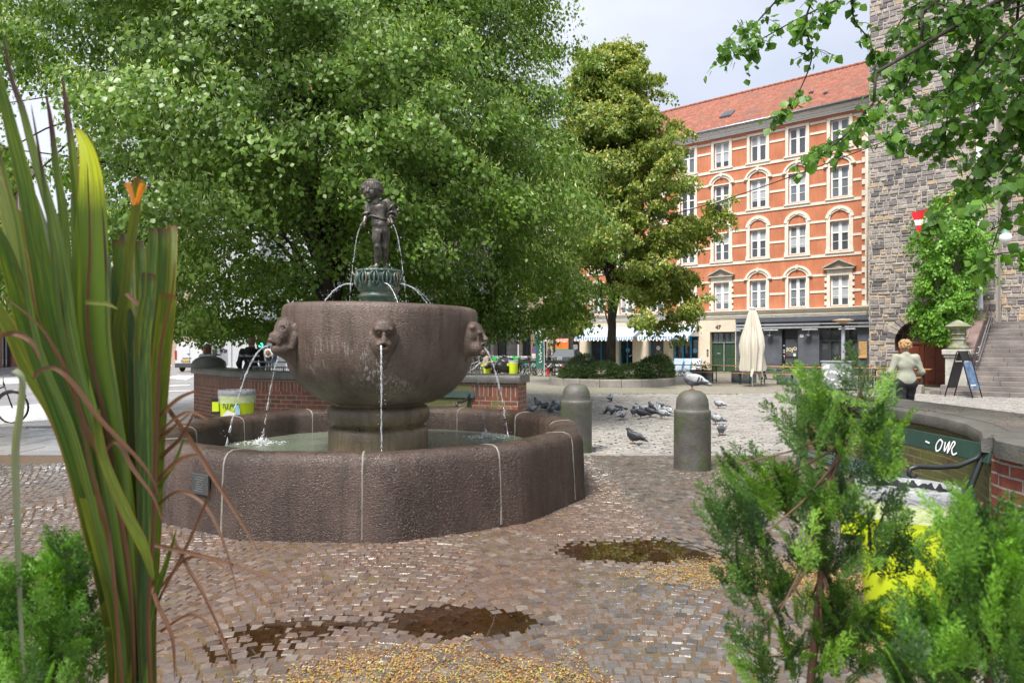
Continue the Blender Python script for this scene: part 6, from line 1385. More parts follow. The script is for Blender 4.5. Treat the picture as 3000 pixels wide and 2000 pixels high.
mb = MB(); mb.add([(0,-.25,1.46),(.1,-.25,1.15),(-.1,-.25,1.15),(0,.25,1.46),(.1,.25,1.15),(-.1,.25,1.15)],[(0,1,4,3),(0,3,5,2)]); mb.build('hood', m_black, t_)
rk = P(2712,1158,23.0); mb = MB(); mb.box((0,0,.14),(.32,.25,.32), rz=.5, rx=.2, taper=.5); mb.build('stone_block', m_pst, loc=(rk.x,23.3,0), bevel=.03, label='small rough grey stone lying left of the lowest stair', cat='stone')
# ---------------------------------------------------------------- street furniture far left / centre
m_gpole = plain('galvanised_pole', (.33,.35,.36), .5, metal=.4); m_sred = plain('sign_red', (.55,.02,.03), .4); m_sblue = plain('sign_blue', (.02,.16,.50), .4)
def sign_disc(px_, py_, Y, r, h0, label, kind):
    c = P(px_,py_,Y); t_ = thing('road_sign', label, 'road sign', (c.x,Y,-.05)); mb = MB(); mb.lathe([(.035,0),(.035,c.z+r+.05)], n=10); mb.build('post', m_gpole, t_, smooth='auto')
    R_ = Matrix.Translation((0,-.05,c.z+.05)) @ Matrix.Rotation(RAD(90),4,'X')
    mb = MB(); mb.lathe([(0,0),(r,0),(r,.012),(0,.012)], n=36, caps=False); mb.xf(R_); d = mb.build('disc', m_sred, t_)
    mb = MB(); mb.lathe([(0,.014),(r*.80,.014)], n=36, caps=False); mb.xf(R_); mb.build('face', m_sblue if kind != 'white' else m_white, d)
    if kind != 'white':
        mb = MB(); mb.box((0,0,.018),(r*1.7,r*.2,.004), rz=RAD(45)); 
        if kind == 'x': mb.box((0,0,.023),(r*1.7,r*.2,.004), rz=RAD(-45))
        mb.xf(R_); mb.build('slash', m_sred, d)
    else: text('40', 'number', r*1.0, m_black, d, Matrix.Translation((0,-.07,c.z+.05)) @ Matrix.Rotation(RAD(90),4,'X'), bold=.01)
    return t_
sg_ = sign_disc(1571,1024,40,.26,0,'round blue and red no parking sign on a post before the grey house','slash')
mb = MB(); mb.box((0,-.06,1.10),(.5,.02,.26)); mb.build('supplementary_plate', m_white, sg_)
sign_disc(229,977,47,.30,0,'distant round no stopping sign between the flax leaves','x'); sign_disc(679,969,42,.28,0,'round speed limit sign with red ring above the rear of the right van','white')
def traffic_light(px_, py_, Y, label, lit=True):
    c = P(px_,py_,Y); t_ = thing('traffic_light', label, 'traffic light', (c.x,Y,-.08)); mb = MB(); mb.lathe([(.06,0),(.05,c.z+.9)], n=10); mb.build('pole', m_gpole, t_, smooth='auto')
    mb = MB(); mb.b2(-.17,.17,-.28,-.05,c.z-.35,c.z+.65); h = mb.build('head', m_black, t_, bevel=.03)
    for k, cc in enumerate(((.01,.55,.30),(.12,.06,.01),(.14,.01,.01))):
        mb = MB(); mb.lathe([(0,-.02),(.10,0)], n=16, caps=False); mb.xf(Matrix.Translation((0,-.29,c.z-.17+.31*k)) @ Matrix.Rotation(RAD(90),4,'X'))
        if k == 0: q = NT('green_lamp'); q.set(col=cc); q.b.inputs['Emission Color'].default_value = (.05,1,.6,1); q.b.inputs['Emission Strength'].default_value = 2.0; mm = q.m
        else: mm = plain('off_lamp%d' % k, cc, .3)
        mb.build('lamp', mm, h)
    return t_
traffic_light(352,948,38,'traffic light showing green between the flax leaves'); traffic_light(771,993,29,'traffic light showing green left of the fountain bowl')
# railing behind the brick wall
ra, rb_ = P(742,1070,14.9), P(930,1070,14.2); rl = thing('railing', 'grey steel railing behind the low brick wall', 'railing', (0,0,0)); mb = MB(); n = 30
A_, B_ = Vector((ra.x,14.9,0)), Vector((rb_.x,14.2,0))
for z in (1.27,1.16): mb.tube([A_+Vector((0,0,z)), B_+Vector((0,0,z))], .018, 6)
mb.build('rail', m_gpole, rl)
mb = MB()
for i in range(n): p = A_.lerp(B_, i/(n-1)); mb.tube([p+Vector((0,0,0)), p+Vector((0,0,1.16))], .009 if i % 7 else .02, 5)
mb.build('baluster', m_gpole, rl)
# feather flag
ff = P(1588,1060,36.5); ft = thing('feather_flag', 'tall dark green feather flag with white print beside the benches', 'flag', (ff.x,36.5,0)); mb = MB(); n = 18; vs = []
edge = [(0.12+.0*q, .45+q*2.4) for q in np.linspace(0,1,n)]
pole_pts = [Vector((.12,0,0)),Vector((.12,0,1.2)),Vector((.10,0,2.0)),Vector((-.02,0,2.6)),Vector((-.22,0,2.85)),Vector((-.42,0,2.92))]; 
for i in range(n):
    q = i/(n-1); f = q*5; k = min(4, int(f)); pp = pole_pts[k].lerp(pole_pts[k+1], f-k) if q > .12 else Vector((.12,0,.42+q)); xl = -.30-.08*sin(q*3)-.16*max(0,q-.55)*2 ; xl = min(xl, pp.x-.02); z = max(.42, pp.z)
    vs += [(pp.x, 0, z), ((pp.x+xl)/2, .05*sin(q*6), z-.06*q), (xl, .02, z-.12*q)]
mb.add(vs, [(i*3+k,i*3+k+1,(i+1)*3+k+1,(i+1)*3+k) for i in range(n-1) for k in range(2)]); cl = mb.build('cloth', plain('flag_green', (.03,.13,.10), .6), ft, smooth=True)
mb = MB(); mb.tube(pole_pts, .015, 6); mb.build('pole', m_white, ft); rr_ = random.Random(1)
scribble(cl, Matrix(((1,0,0,-.1),(0,0,1,-.07),(0,1,0,0),(0,0,0,1))), m_chalk, [[(rr_.uniform(-.09,.05), z), (rr_.uniform(-.02,.1), z+.05), (rr_.uniform(-.08,.08), z+.10)] for z in np.arange(.75,1.9,.15)]+[[(-.10+.13*cos(a),2.28+.17*sin(a)) for a in np.linspace(0,2*pi,10)],[(-.15,2.25),(-.05,2.32)],[(-.15,2.32),(-.05,2.25)]], .016, 'print')
# hanging shop sign on the beige house
hs = P(1603,988,46); o = thing('hanging_sign', 'small white hanging shop sign on a black bracket by the grey house corner', 'sign', (hs.x,46,hs.z)); mb = MB(); mb.box((0,0,0),(.62,.05,.55)); mb.build('board', m_white, o, bevel=.03); mb = MB(); mb.tube([(-.55,0,.62),(.35,0,.62)], .03, 6); mb.tube([(-.2,0,.62),(-.2,0,.27)], .015, 5); mb.tube([(.2,0,.62),(.2,0,.27)], .015, 5); mb.tube([(.3,0,-.2),(1.2,.5,.3)], .02, 5); mb.build('bracket', m_iron, o)
text('HOME', 'lettering', .17, m_char, o, Matrix.Translation((0,-.03,.08)) @ Matrix.Rotation(RAD(90),4,'X'))
text('MOMENT', 'lettering', .11, m_char, o, Matrix.Translation((0,-.03,-.12)) @ Matrix.Rotation(RAD(90),4,'X'))
# overhead wires
def wire(name, label, pts, r, sag=0): 
    mb = MB(); P0 = []
    for a, b in zip(pts, pts[1:]):
        for i in range(12): t_ = i/12; p = a.lerp(b, t_); p.z -= sag*4*t_*(1-t_); P0.append(p)
    P0.append(pts[-1]); mb.tube(P0, r, 5); return mb.build(name, m_black, label=label, cat='cable', group='overhead cables')
w1 = wire('cable', 'black overhead cable running from the top right across the tower and orange house', [P(3150,185,18), P(2125,585,24), P(1500,735,34)], .018, .12)
mb = MB(); c = P(2105,605,24.2); mb.lathe([(0,-.14),(.09,-.12),(.10,.02),(.04,.06),(0,.07)], c, 12, caps=False); mb.tube([c+Vector((0,0,.05)), P(2112,590,24.1)], .012, 5); mb.tube([P(2080,600,24.0),P(2145,578,23.9)], .035, 6); mb.build('cable_fitting', m_black, w1)
wire('cable', 'thin cable crossing the gap at the upper left', [P(-300,215,22), P(120,268,26), P(700,300,34)], .016, .1)
# ---------------------------------------------------------------- trees and plants
def leaf_mat(name, cols, trans=.27, rough=.42, tcol=None, big=None):
    t = NT(name); v = t.co(); n_ = len(cols); c = t.ramp(t.isl(), [(i/(n_-1), q) for i, q in enumerate(cols)])
    if big: c = t.mix(t.ramp(t.noise(v, big[0], 3), [(.42,0.0),(.62,.6)]), c, big[1])
    t.col(c); t.set(rough=rough, spec=.45)
    tr = t.n('BsdfTranslucent'); tc_ = t.mix(1.0, c, tcol or (1.5,1.6,.55), 'MULTIPLY'); t.l(tc_, tr.inputs[0]); m = t.n('MixShader'); m.inputs[0].default_value = trans
    t.l(t.b, m.inputs[1]); t.l(tr, m.inputs[2]); t.l(m, t.out.inputs[0]); return t.m
m_lime1 = leaf_mat('lime_leaf', [(.085,.17,.020),(.13,.24,.03),(.18,.30,.04),(.10,.20,.03),(.22,.34,.06)], big=(.55,(.075,.15,.018)))
m_bract = leaf_mat('lime_bract', [(.34,.46,.13),(.46,.52,.20),(.38,.48,.12)], .35)
m_lime2 = leaf_mat('olive_leaf', [(.11,.18,.030),(.16,.24,.04),(.22,.30,.055),(.14,.21,.04)], .38)
m_bloss2 = leaf_mat('yellow_blossom', [(.42,.42,.10),(.52,.48,.14),(.34,.38,.09)], .3)
m_lime3 = leaf_mat('clipped_leaf', [(.07,.19,.02),(.13,.30,.035),(.24,.44,.06),(.16,.33,.045)], .38)
m_lime4 = leaf_mat('overhead_leaf', [(.06,.15,.03),(.10,.22,.035),(.16,.32,.045),(.08,.18,.04)], .42)
m_bark = NT('bark'); v = m_bark.co(scale=(1,1,.22)); m_bark.col(m_bark.ramp(m_bark.noise(v, 14, 6, .7), [(.35,(.022,.018,.014)),(.65,(.085,.072,.055))])); m_bark.set(rough=.9); m_bark.bump(m_bark.noise(v, 18, 6, .7), 1.0, .04); m_bark = m_bark.m
m_bark3 = stone('pale_bark', (.11,.10,.075), (.20,.19,.15), scale=3, fine=40, rough=.9, bump=.6, stretch=(1,1,.3), moss=(.09,.11,.04), mosspos=.6)
def unit(a): return a/np.maximum(np.linalg.norm(a, axis=1), 1e-9)[:, None]
def hang_leaves(name, P_, out, size, m, parent, seed=1, aspect=.85, nz=.55, down=.9, spread=.35, **tags):
    """heart-shaped leaves: blade faces roughly `out`+up, tip hangs down"""
    r = np.random.default_rng(seed); n = len(P_)
    nn = unit(out*1.0+np.array([0,0,.45])+r.normal(0, nz, (n,3))); d = np.array([0,0,-down])+out*spread+r.normal(0, .45, (n,3)); d = unit(d-(d*nn).sum(1)[:,None]*nn); u = np.cross(d, nn)
    s_ = (size*r.uniform(.55,1.2,n))[:,None]; w_ = aspect*.5; cv = s_*.10
    pts = [P_, P_+d*s_*.30+u*s_*w_-nn*cv, P_+d*s_*.70+u*s_*w_*.62-nn*cv*1.2, P_+d*s_-nn*cv*1.5, P_+d*s_*.70-u*s_*w_*.62-nn*cv*1.2, P_+d*s_*.30-u*s_*w_-nn*cv]
    V = np.stack(pts,1).reshape(-1,3); base = (np.arange(n)*6)[:,None]; F = np.concatenate([base+np.array([[0,3,2,1]]), base+np.array([[0,5,4,3]])],1).reshape(-1,4)
    return fast_mesh(name, V, F, m, parent, **tags)
def bracts(name, P_, size, m, parent, seed=2, w_=.22):
    r = np.random.default_rng(seed); n = len(P_); d = unit(np.array([0,0,-.8])+r.normal(0,.6,(n,3))); u = unit(np.cross(d, r.normal(0,1,(n,3)))); nn = np.cross(u,d); s_ = (size*r.uniform(.6,1.2,n))[:,None]
    pts = [P_-u*s_*w_*.3, P_+d*s_*.5-u*s_*w_*.5+nn*s_*.12, P_+d*s_, P_+d*s_*.5+u*s_*w_*.5+nn*s_*.12]; V = np.stack(pts,1).reshape(-1,3)
    return fast_mesh(name, V, np.arange(4*n).reshape(n,4), m, parent)
def clump_points(C, O, n_per, R_, flat, droop, seed):
    """leaf positions over drooping dome-like sprays; C centres, O outward unit vectors"""
    r = np.random.default_rng(seed); k = len(C); n = k*n_per; c = np.repeat(C, n_per, 0); o = np.repeat(O, n_per, 0); rs = np.repeat(R_, n_per)
    a = r.uniform(0, 2*pi, n); q = np.sqrt(r.random(n)); th = (r.random(n)**2)
    P_ = np.stack([np.cos(a)*q, np.sin(a)*q, 0*q], 1)*rs[:,None]; P_[:,2] = rs*(flat*(1-q*q)-droop*q*q) - th*rs*.55
    return c+P_+r.normal(0,.03,(n,3)), o
def branch_tree(base, tips, trunk_pts, r0, rs, mb):
    """limbs curve from the trunk to the given tips"""
    tp = [Vector(p) for p in trunk_pts]
    mb.tube(tp, list(np.linspace(r0, r0*.35, len(tp))), 12)
    r = random.Random(rs)
    for tip in tips:
        tip = Vector(tip); f = r.uniform(.25,.95); k = min(len(tp)-2, int(f*(len(tp)-1))); s_ = tp[k].lerp(tp[k+1], f*(len(tp)-1)-k)
        if tip.z < s_.z-.5 and k > 0: pass
        h = (tip-s_); mid1 = s_+h*.35+Vector((0,0,abs(h.length)*.16)); mid2 = s_+h*.7+Vector((0,0,h.length*.12)); w_ = r0*.22*r.uniform(.5,1)
        j = lambda q: Vector((r.uniform(-q,q), r.uniform(-q,q), r.uniform(-q,q)))
        pts = [s_, s_.lerp(mid1,.5)+j(.05), mid1+j(.12), mid1.lerp(mid2,.5)+j(.12), mid2+j(.12), mid2.lerp(tip,.5)+j(.1), tip]; mb.tube(pts, [w_, w_*.85, w_*.7, w_*.55, w_*.4, w_*.25, .008], 6)
# big lime tree behind the fountain ------------------------------
TB = np.array([-4.15, 15.4, 0.0])
def tree_one():
    r = np.random.default_rng(21); C, O = [], []
    def prof_(z): return np.interp(z, [1.8,3,5,7,9,11,13.5], [.86,.95,1.0,.95,.82,.62,.28])
    camd = atan2(-TB[1], -TB[0]); ga = pi*(3-sqrt(5)); nb = 345
    for i in range(nb):
        az = (i*ga+r.normal(0,.08)) % (2*pi); z = 2.3+(i/nb)**.9*11.2+r.normal(0,.25); da = abs((az-camd+pi) % (2*pi)-pi)
        zmin = np.interp(da, [0,.55,.95,1.25,pi], [3.7,3.3,2.3,2.0,2.0])
        if z < zmin or (da > 1.0 and r.random() < .10): z = zmin+abs(r.normal(0,.2)) if r.random() < .6 else zmin+r.uniform(.2,1.5)
        R_ = (5.75 if cos(az) > 0 else 7.6)*prof_(z)*np.interp(da,[0,.8,1.6],[.80,.90,1.0])*(1+.09*sin(az*3+z*.8)+r.normal(0,.06))
        br = r.uniform(.85,1.35); c = np.array([TB[0]+cos(az)*R_, TB[1]+sin(az)*R_, z]); o = np.array([cos(az), sin(az), 0]); s_ = np.array([-sin(az), cos(az), 0])
        for _ in range(13):
            u, v = r.normal(0,.48)*br, r.uniform(-1.0,.35)*br; C.append(c+s_*u+o*v+np.array([0,0,.42*br-.55*(u*u+(v+.2)**2)/br-.32*max(0,v)+r.normal(0,.06)])); O.append(o)
        for _ in range(8):   # shaded inner twigs
            f = r.uniform(.35,.86); C.append(np.array([TB[0]+cos(az)*R_*f, TB[1]+sin(az)*R_*f, max(2.2,z+r.normal(0,.5))])+s_*r.normal(0,.5)); O.append(o)
    C, O = np.array(C), np.array(O); px = 1500+C[:,0]/C[:,1]*2000; py = 1015-(C[:,2]-1.6)/C[:,1]*2000
    keep = ~(((px-110)/150)**2+((py-330)/120)**2 < 1) & ~(((px-100)/120)**2+((py-640)/170)**2 < 1) & ~((py > 430) & (np.abs(px-930-(py-430)*.16) < 70) & (C[:,1] < 14.5) & (r.random(len(C)) < .6)) & (C[:,2] > 1.75)
    return C[keep], O[keep]
C1, O1 = tree_one()
t1 = thing('lime_tree', 'huge spreading lime tree in flower behind the fountain, its drooping crown filling the upper left', 'tree', tuple(TB))
R1 = np.random.default_rng(3).uniform(.28,.52,len(C1)); Pn, On = clump_points(C1, O1, 66, R1, .30, .7, 5)
off = -TB
cr1 = hang_leaves('crown', Pn+off, On, .088, m_lime1, t1, seed=4)
sel = np.random.default_rng(9); Pb, Ob = clump_points(C1+O1*.06+np.array([0,0,.07]), O1, 24, R1*1.0, .35, .55, 15)
bracts('blossom', Pb+off, .095, m_bract, t1, w_=.20)
mb = MB(); trunk = [(.35,.3,-.1),(.30,.25,1.0),(.15,.15,2.2),(-.15,0,3.6),(-.45,-.1,5.0),(-.7,-.1,7.0),(-.8,0,9.5),(-.8,0,12)]
rr_ = np.random.default_rng(4); tips = [tuple(C1[i]+off) for i in rr_.choice(len(C1), 95, replace=False)]
branch_tree(None, tips, trunk, .27, 5, mb); mb.tube([Vector((.42,.3,-.12)),Vector((.35,.27,.3)),Vector((.3,.25,1.0))],[.48,.34,.26],12)
mb.tube([Vector((-.1,.05,3.3)),Vector((.6,-.2,4.6)),Vector((1.2,-.4,6.2)),Vector((1.5,-.3,8.5))],[.2,.17,.12,.05],8); mb.tube([Vector((-.2,.0,3.9)),Vector((-1.2,.2,5.2)),Vector((-2.6,.2,6.6)),Vector((-4,.3,8))],[.19,.15,.10,.04],8)
mb.build('trunk', m_bark, t1, smooth=True)
# olive lime tree in the round planter -----------------------------
def tree_two():
    r = np.random.default_rng(31); C, O = [], []; ga = pi*(3-sqrt(5)); nb = 150
    for i in range(nb):
        az = (i*ga+r.normal(0,.1)) % (2*pi); z = min(14.2, max(2.4, 2.5+(i/nb)*11.7+r.normal(0,.7))); R_ = np.interp(z, [2,3.2,5,7.0,8.6,10,12,13.6,14.4], [3.0,3.5,3.6,3.6,2.9,2.3,1.8,1.1,.3])*(1+.13*sin(az*2+z*1.1+1)+r.normal(0,.13)); br = r.uniform(.55,.95)
        c = np.array([PC.x+cos(az)*R_, PC.y+sin(az)*R_, z]); o = np.array([cos(az), sin(az), 0]); s_ = np.array([-sin(az), cos(az), 0])
        for _ in range(8): u, v = r.normal(0,.5)*br, r.uniform(-1.1,.3)*br; C.append(c+s_*u+o*v+np.array([0,0,.4*br-.5*(u*u+(v+.2)**2)/br-.15*max(0,v)])+r.normal(0,.2,3)); O.append(o)
        for _ in range(2): C.append(np.array([PC.x+cos(az)*R_*.5, PC.y+sin(az)*R_*.5, max(2.6,z)])+r.normal(0,.3,3)); O.append(o)
    C, O = np.array(C), np.array(O); px = 1500+C[:,0]/C[:,1]*2000; py = 1015-(C[:,2]-1.6)/C[:,1]*2000
    keep = ~((py > 850) & (np.abs(px-1788) < 75)) & (C[:,2] > 1.9); return C[keep], O[keep]
C2, O2 = tree_two()
t2 = thing('lime_tree', 'olive green flowering lime tree growing from the round stone planter on the square', 'tree', tuple(PC))
R2 = np.random.default_rng(3).uniform(.26,.46,len(C2)); Pn, On = clump_points(C2, O2, 72, R2, .35, .5, 6); o2 = -np.array(PC)
hang_leaves('crown', Pn+o2, On, .15, m_lime2, t2, seed=14, nz=.7); Pb, Ob = clump_points(C2+np.array([0,0,.05])+O2*.05, O2, 40, R2, .4, .4, 16); bracts('blossom', Pb+o2, .14, m_bloss2, t2, w_=.5)
mb = MB(); tips = [tuple(C2[i]+o2) for i in np.random.default_rng(4).choice(len(C2), 60, replace=False)]
branch_tree(None, tips, [(0,0,.2),(-.02,0,1.2),(.03,0,2.4),(.0,0,4),(.05,.05,6.5),(0,0,9),(0,0,12.5)], .23, 6, mb); mb.build('trunk', m_bark, t2, smooth=True)
# clipped lime by the tower ---------------------------------------
TP = Vector((17.0,26.4,0)); r = np.random.default_rng(41); n = 250; az = r.uniform(0,2*pi,n); z = r.uniform(1.9,7.4,n); R_ = np.interp(z,[1.8,3,4.5,6,7.4],[.75,1.15,1.3,1.45,.7]); rad = R_*r.uniform(.45,1.0,n)
C3 = np.stack([TP.x+np.cos(az)*rad-.25*(z<4.2), TP.y+np.sin(az)*rad, z],1); px = 1500+C3[:,0]/C3[:,1]*2000; keep = ~((z < 2.7) & (px > 2785)); C3, az = C3[keep], az[keep]; O3 = np.stack([np.cos(az),np.sin(az),0*az],1)
t3 = thing('clipped_tree', 'small clipped lime tree with bushy green shoots in front of the tower door', 'tree', tuple(TP)); Pn, On = clump_points(C3, O3, 85, np.random.default_rng(1).uniform(.22,.4,len(C3)), .4, .8, 7)
hang_leaves('crown', Pn-np.array(TP), On, .125, m_lime3, t3, seed=24, nz=.5, aspect=.72)
mb = MB(); mb.tube([(0,0,-.05),(.02,0,.4),(-.02,0,1.6),(.03,0,3.2),(.12,0,4.6),(.2,0,6.2)], [.27,.23,.20,.18,.17,.12], 12); mb.tube([(-.02,0,2.6),(-.5,0,3.6),(-.6,0,4.4)], [.10,.09,.05], 8); mb.tube([(.1,0,4.4),(-.3,-.1,5.2),(-.5,0,6.3)],[.1,.08,.05],8); mb.build('trunk', m_bark3, t3, smooth=True)
# overhead boughs of a lime standing just outside the frame --------
t4 = thing('lime_tree', 'lime tree whose leafy boughs hang into the picture at the upper right', 'tree', (9.2,6.4,0))
sprays = [([(2790,-220),(2560,-60),(2330,60),(2200,128),(2108,140)],7.0,.10),([(2410,-60),(2360,60),(2378,170),(2330,290),(2300,330)],6.8,.0),([(2500,-60),(2500,50),(2545,115),(2560,160)],7.1,.0),([(2330,-60),(2240,40),(2190,90),(2160,60)],7.2,.0),
 ([(3250,-260),(2900,-30),(2720,110),(2600,270),(2500,380),(2335,480)],6.4,.25),([(2700,120),(2650,260),(2560,330)],6.5,.0),([(3200,-120),(2950,90),(2830,240),(2690,330),(2600,400)],6.0,.2),([(3250,80),(3020,230),(2930,400),(2840,540),(2720,650)],6.2,.15),
 ([(3250,280),(3050,440),(2930,560),(2830,620)],5.6,.1),([(3250,650),(3080,720),(2990,735),(2880,748)],5.0,.45),([(3200,-200),(3000,-60),(2850,60),(2740,90)],6.6,.0),([(3220,-50),(3050,60),(2950,200),(2900,330)],5.8,.0),
 ([(2950,-120),(2860,20),(2800,160),(2780,300)],6.9,.0),([(3150,100),(2980,200),(2900,300),(2850,420)],6.7,.0),([(3100,-150),(3050,20),(2990,150),(2990,330)],5.9,.0),([(2900,-150),(2760,-40),(2640,60),(2590,190)],7.1,.0),
 ([(3100,300),(3000,420),(2960,520),(2930,650)],6.6,.1),([(2860,180),(2780,330),(2770,440)],6.6,.0),([(3180,0),(3080,160),(3020,330),(2970,470)],6.3,.0),([(2800,-100),(2700,20),(2690,120),(2640,230)],6.6,0),([(3150,-100),(3020,60),(2880,120),(2800,230)],6.4,0),
 ([(3100,150),(3000,330),(2880,470),(2800,560)],6.5,.2),([(2560,300),(2450,420),(2370,440)],6.3,0),([(2980,60),(2870,170),(2740,180),(2670,160)],6.9,0),([(3050,0),(2900,40),(2780,20),(2680,-10)],6.2,0),([(3150,220),(3050,300),(2960,310),(2900,250)],6.0,0),([(3000,-120),(2900,60),(2820,220),(2700,300)],6.8,0),([(2880,-120),(2800,40),(2720,60),(2640,140)],7.0,0),([(3120,80),(2990,150),(2900,260),(2850,350)],6.2,0),([(3100,240),(2960,380),(2900,470),(2860,600)],6.4,0),([(2950,200),(2840,300),(2700,420),(2640,420)],6.7,0),([(3160,380),(3040,520),(2990,640)],5.8,0)]
LP_, LO_ = [], []; mb = MB(); r = np.random.default_rng(77); T4 = Vector((9.2,6.4,0))
for pts, Y, t0 in sprays:
    q = [P(x, y, Y+.12*i) for i, (x, y) in enumerate(pts)]; dn = []
    for i in range(len(q)-1):
        for s_ in np.linspace(0,1,7)[:-1]:
            p0, p1, p2, p3 = q[max(i-1,0)], q[i], q[i+1], q[min(i+2,len(q)-1)]; dn.append(.5*((2*p1)+(p2-p0)*s_+(2*p0-5*p1+4*p2-p3)*s_*s_+(3*p1-p0-3*p2+p3)*s_**3))
    dn.append(q[-1]); rel = [p-T4 for p in dn]; mb.tube(rel, list(np.linspace(.013,.003,len(rel))), 5)
    jx = Vector((r.uniform(-.5,.5), r.uniform(-.5,.5), 0)); mb.tube([Vector((0,0,r.uniform(4.5,7.5))), Vector((-.8,0,6.8)).lerp(rel[0],.3)+jx+Vector((0,0,.6)), Vector((0,0,6)).lerp(rel[0],.65)+jx*.8+Vector((0,0,.9)), rel[0].lerp(rel[1],-.5)+Vector((0,0,.25)), rel[0]], [.05,.038,.028,.018,.013], 6)
    L_ = sum((a-b).length for a, b in zip(dn, dn[1:])); nt = int(L_*12)
    for k in range(nt):
        f = r.uniform(t0, 1); i = min(len(dn)-2, int(f*(len(dn)-1))); b = dn[i].lerp(dn[i+1], f*(len(dn)-1)-i); tw = Vector((r.normal(0,.14), r.normal(0,.16), -abs(r.normal(.08,.10)))); e_ = b+tw
        mb.tube([b-T4, b+tw*.5-T4+Vector((0,0,.02)), e_-T4], [.004,.003,.002], 4)
        for s_ in np.linspace(.15,1,6): LP_.append(b+tw*s_+Vector(r.normal(0,.022,3))); v_ = Vector((r.normal(0,1), -.8+r.normal(0,.6), .0)); LO_.append(v_.normalized())
    for k in range(int(L_*22)):
        f = r.uniform(t0, 1); i = min(len(dn)-2, int(f*(len(dn)-1))); LP_.append(dn[i].lerp(dn[i+1], f*(len(dn)-1)-i)+Vector(r.normal(0,.03,3))); LO_.append(Vector((r.normal(0,1), -.8+r.normal(0,.6), 0)).normalized())
mb.tube([(0,0,-.1),(.05,0,2),(0,.05,4.5),(.0,0,6.5),(.1,0,8.5)], [.34,.28,.25,.2,.1], 12); mb.build('trunk', m_bark, t4, smooth=True)
hang_leaves('crown', np.array([tuple(p) for p in LP_])-np.array(T4), np.array([tuple(p) for p in LO_]), .094, m_lime4, t4, seed=34, nz=.5, aspect=.95, smooth=False)
kk = np.random.default_rng(2).choice(len(LP_), len(LP_)//7, replace=False); bracts('blossom', np.array([tuple(LP_[i]) for i in kk])-np.array(T4), .07, m_bract, t4, w_=.15)
# rest of that crown, above the frame: it shades the near ground and shows from the side
r = np.random.default_rng(5); n = 190; az = r.uniform(0,2*pi,n); z = r.uniform(6.4,11,n); rad = np.interp(z,[6,8,11],[3.6,3.8,1.5])*r.uniform(.5,1,n); C4 = np.stack([9.6+np.cos(az)*rad, 6.4+np.sin(az)*rad, z],1); O4 = np.stack([np.cos(az),np.sin(az),0*az],1); Pn, On = clump_points(C4,O4,45,np.full(n,.8),.3,.5,3)
n2 = 230; C5 = np.stack([r.uniform(3.6,9.5,n2), r.uniform(4.6,8.6,n2), r.uniform(0,1,n2)],1); C5[:,2] = 1.6+C5[:,1]*.515+.75+C5[:,2]*2.2; O5 = unit(r.normal(0,1,(n2,3))*np.array([1,1,0])); P5, Q5 = clump_points(C5,O5,50,np.full(n2,.5),.3,.5,4); Pn, On = np.concatenate([Pn,P5]), np.concatenate([On,Q5])
hang_leaves('upper_crown', Pn-np.array(T4), On, .12, m_lime4, t4, seed=35)
# shrubs in the planter -------------------------------------------
m_shr = leaf_mat('dark_shrub_leaf', [(.03,.07,.02),(.06,.115,.035),(.10,.165,.05),(.05,.09,.03)], .2, .5)
m_shr2 = leaf_mat('grey_green_shrub_leaf', [(.08,.13,.06),(.12,.18,.09),(.06,.11,.05)], .2, .5)
def needle_cloud(n, c, rx, ry, rz, size, m, parent, seed, aspect=.22, name='foliage', shell=True):
    P_ = leaf_cloud(n, (0,0,0), rx, ry, rz, 1, seed, shell=shell); P_ = P_[P_[:,2] > -.25*rz]; r = np.random.default_rng(seed); o = unit(P_/np.array([rx,ry,rz])); P_ = P_*(1+.12*np.sin(P_[:,:1]*5)*np.cos(P_[:,1:2]*6))+np.array(c)
    n = len(P_); d = unit(o+r.normal(0,.6,(n,3))+np.array([0,0,.1])); u = unit(np.cross(d, r.normal(0,1,(n,3)))); nn = np.cross(u,d); s_ = (size*r.uniform(.5,1.3,n))[:,None]
    pts = [P_, P_+d*s_*.5+u*s_*aspect*.5+nn*s_*.05, P_+d*s_, P_+d*s_*.5-u*s_*aspect*.5+nn*s_*.05]; return fast_mesh(name, np.stack(pts,1).reshape(-1,3), np.arange(4*n).reshape(n,4), m, parent)
for i, (x, y, rx, rz, m, lb, n) in enumerate([(1.75,-.7,.78,.95,m_shr,'dark domed evergreen shrub at the right end of the round planter',7000),(.75,-1.2,.9,.62,m_shr,'dark spreading shrub just right of the tree trunk in the planter',6000),(-.55,-1.1,.85,.68,m_shr,'dark feathery shrub left of the tree trunk in the planter',6000),(-1.35,-.5,.62,1.0,m_shr2,'tall grey green wispy shrub at the left of the planter',4200),(-1.75,-.9,.55,.5,m_shr,'low dark juniper at the left end of the round planter',3800)]):
    o = thing('shrub', lb, 'shrub', (PC.x+x, PC.y+y, .28)); needle_cloud(n, (0,0,rz*.25), rx, .75, rz*.72, .14, m, o, 50+i); mb = MB()
    for k in range(6): a = k*1.05; mb.tube([(0,0,0),(cos(a)*rx*.4, sin(a)*.3, rz*.3),(cos(a)*rx*.7, sin(a)*.5, rz*.5)], [.02,.013,.006], 5)
    mb.build('stem', m_bark, o)
for i, (x, h) in enumerate([(430,.0)]): pass
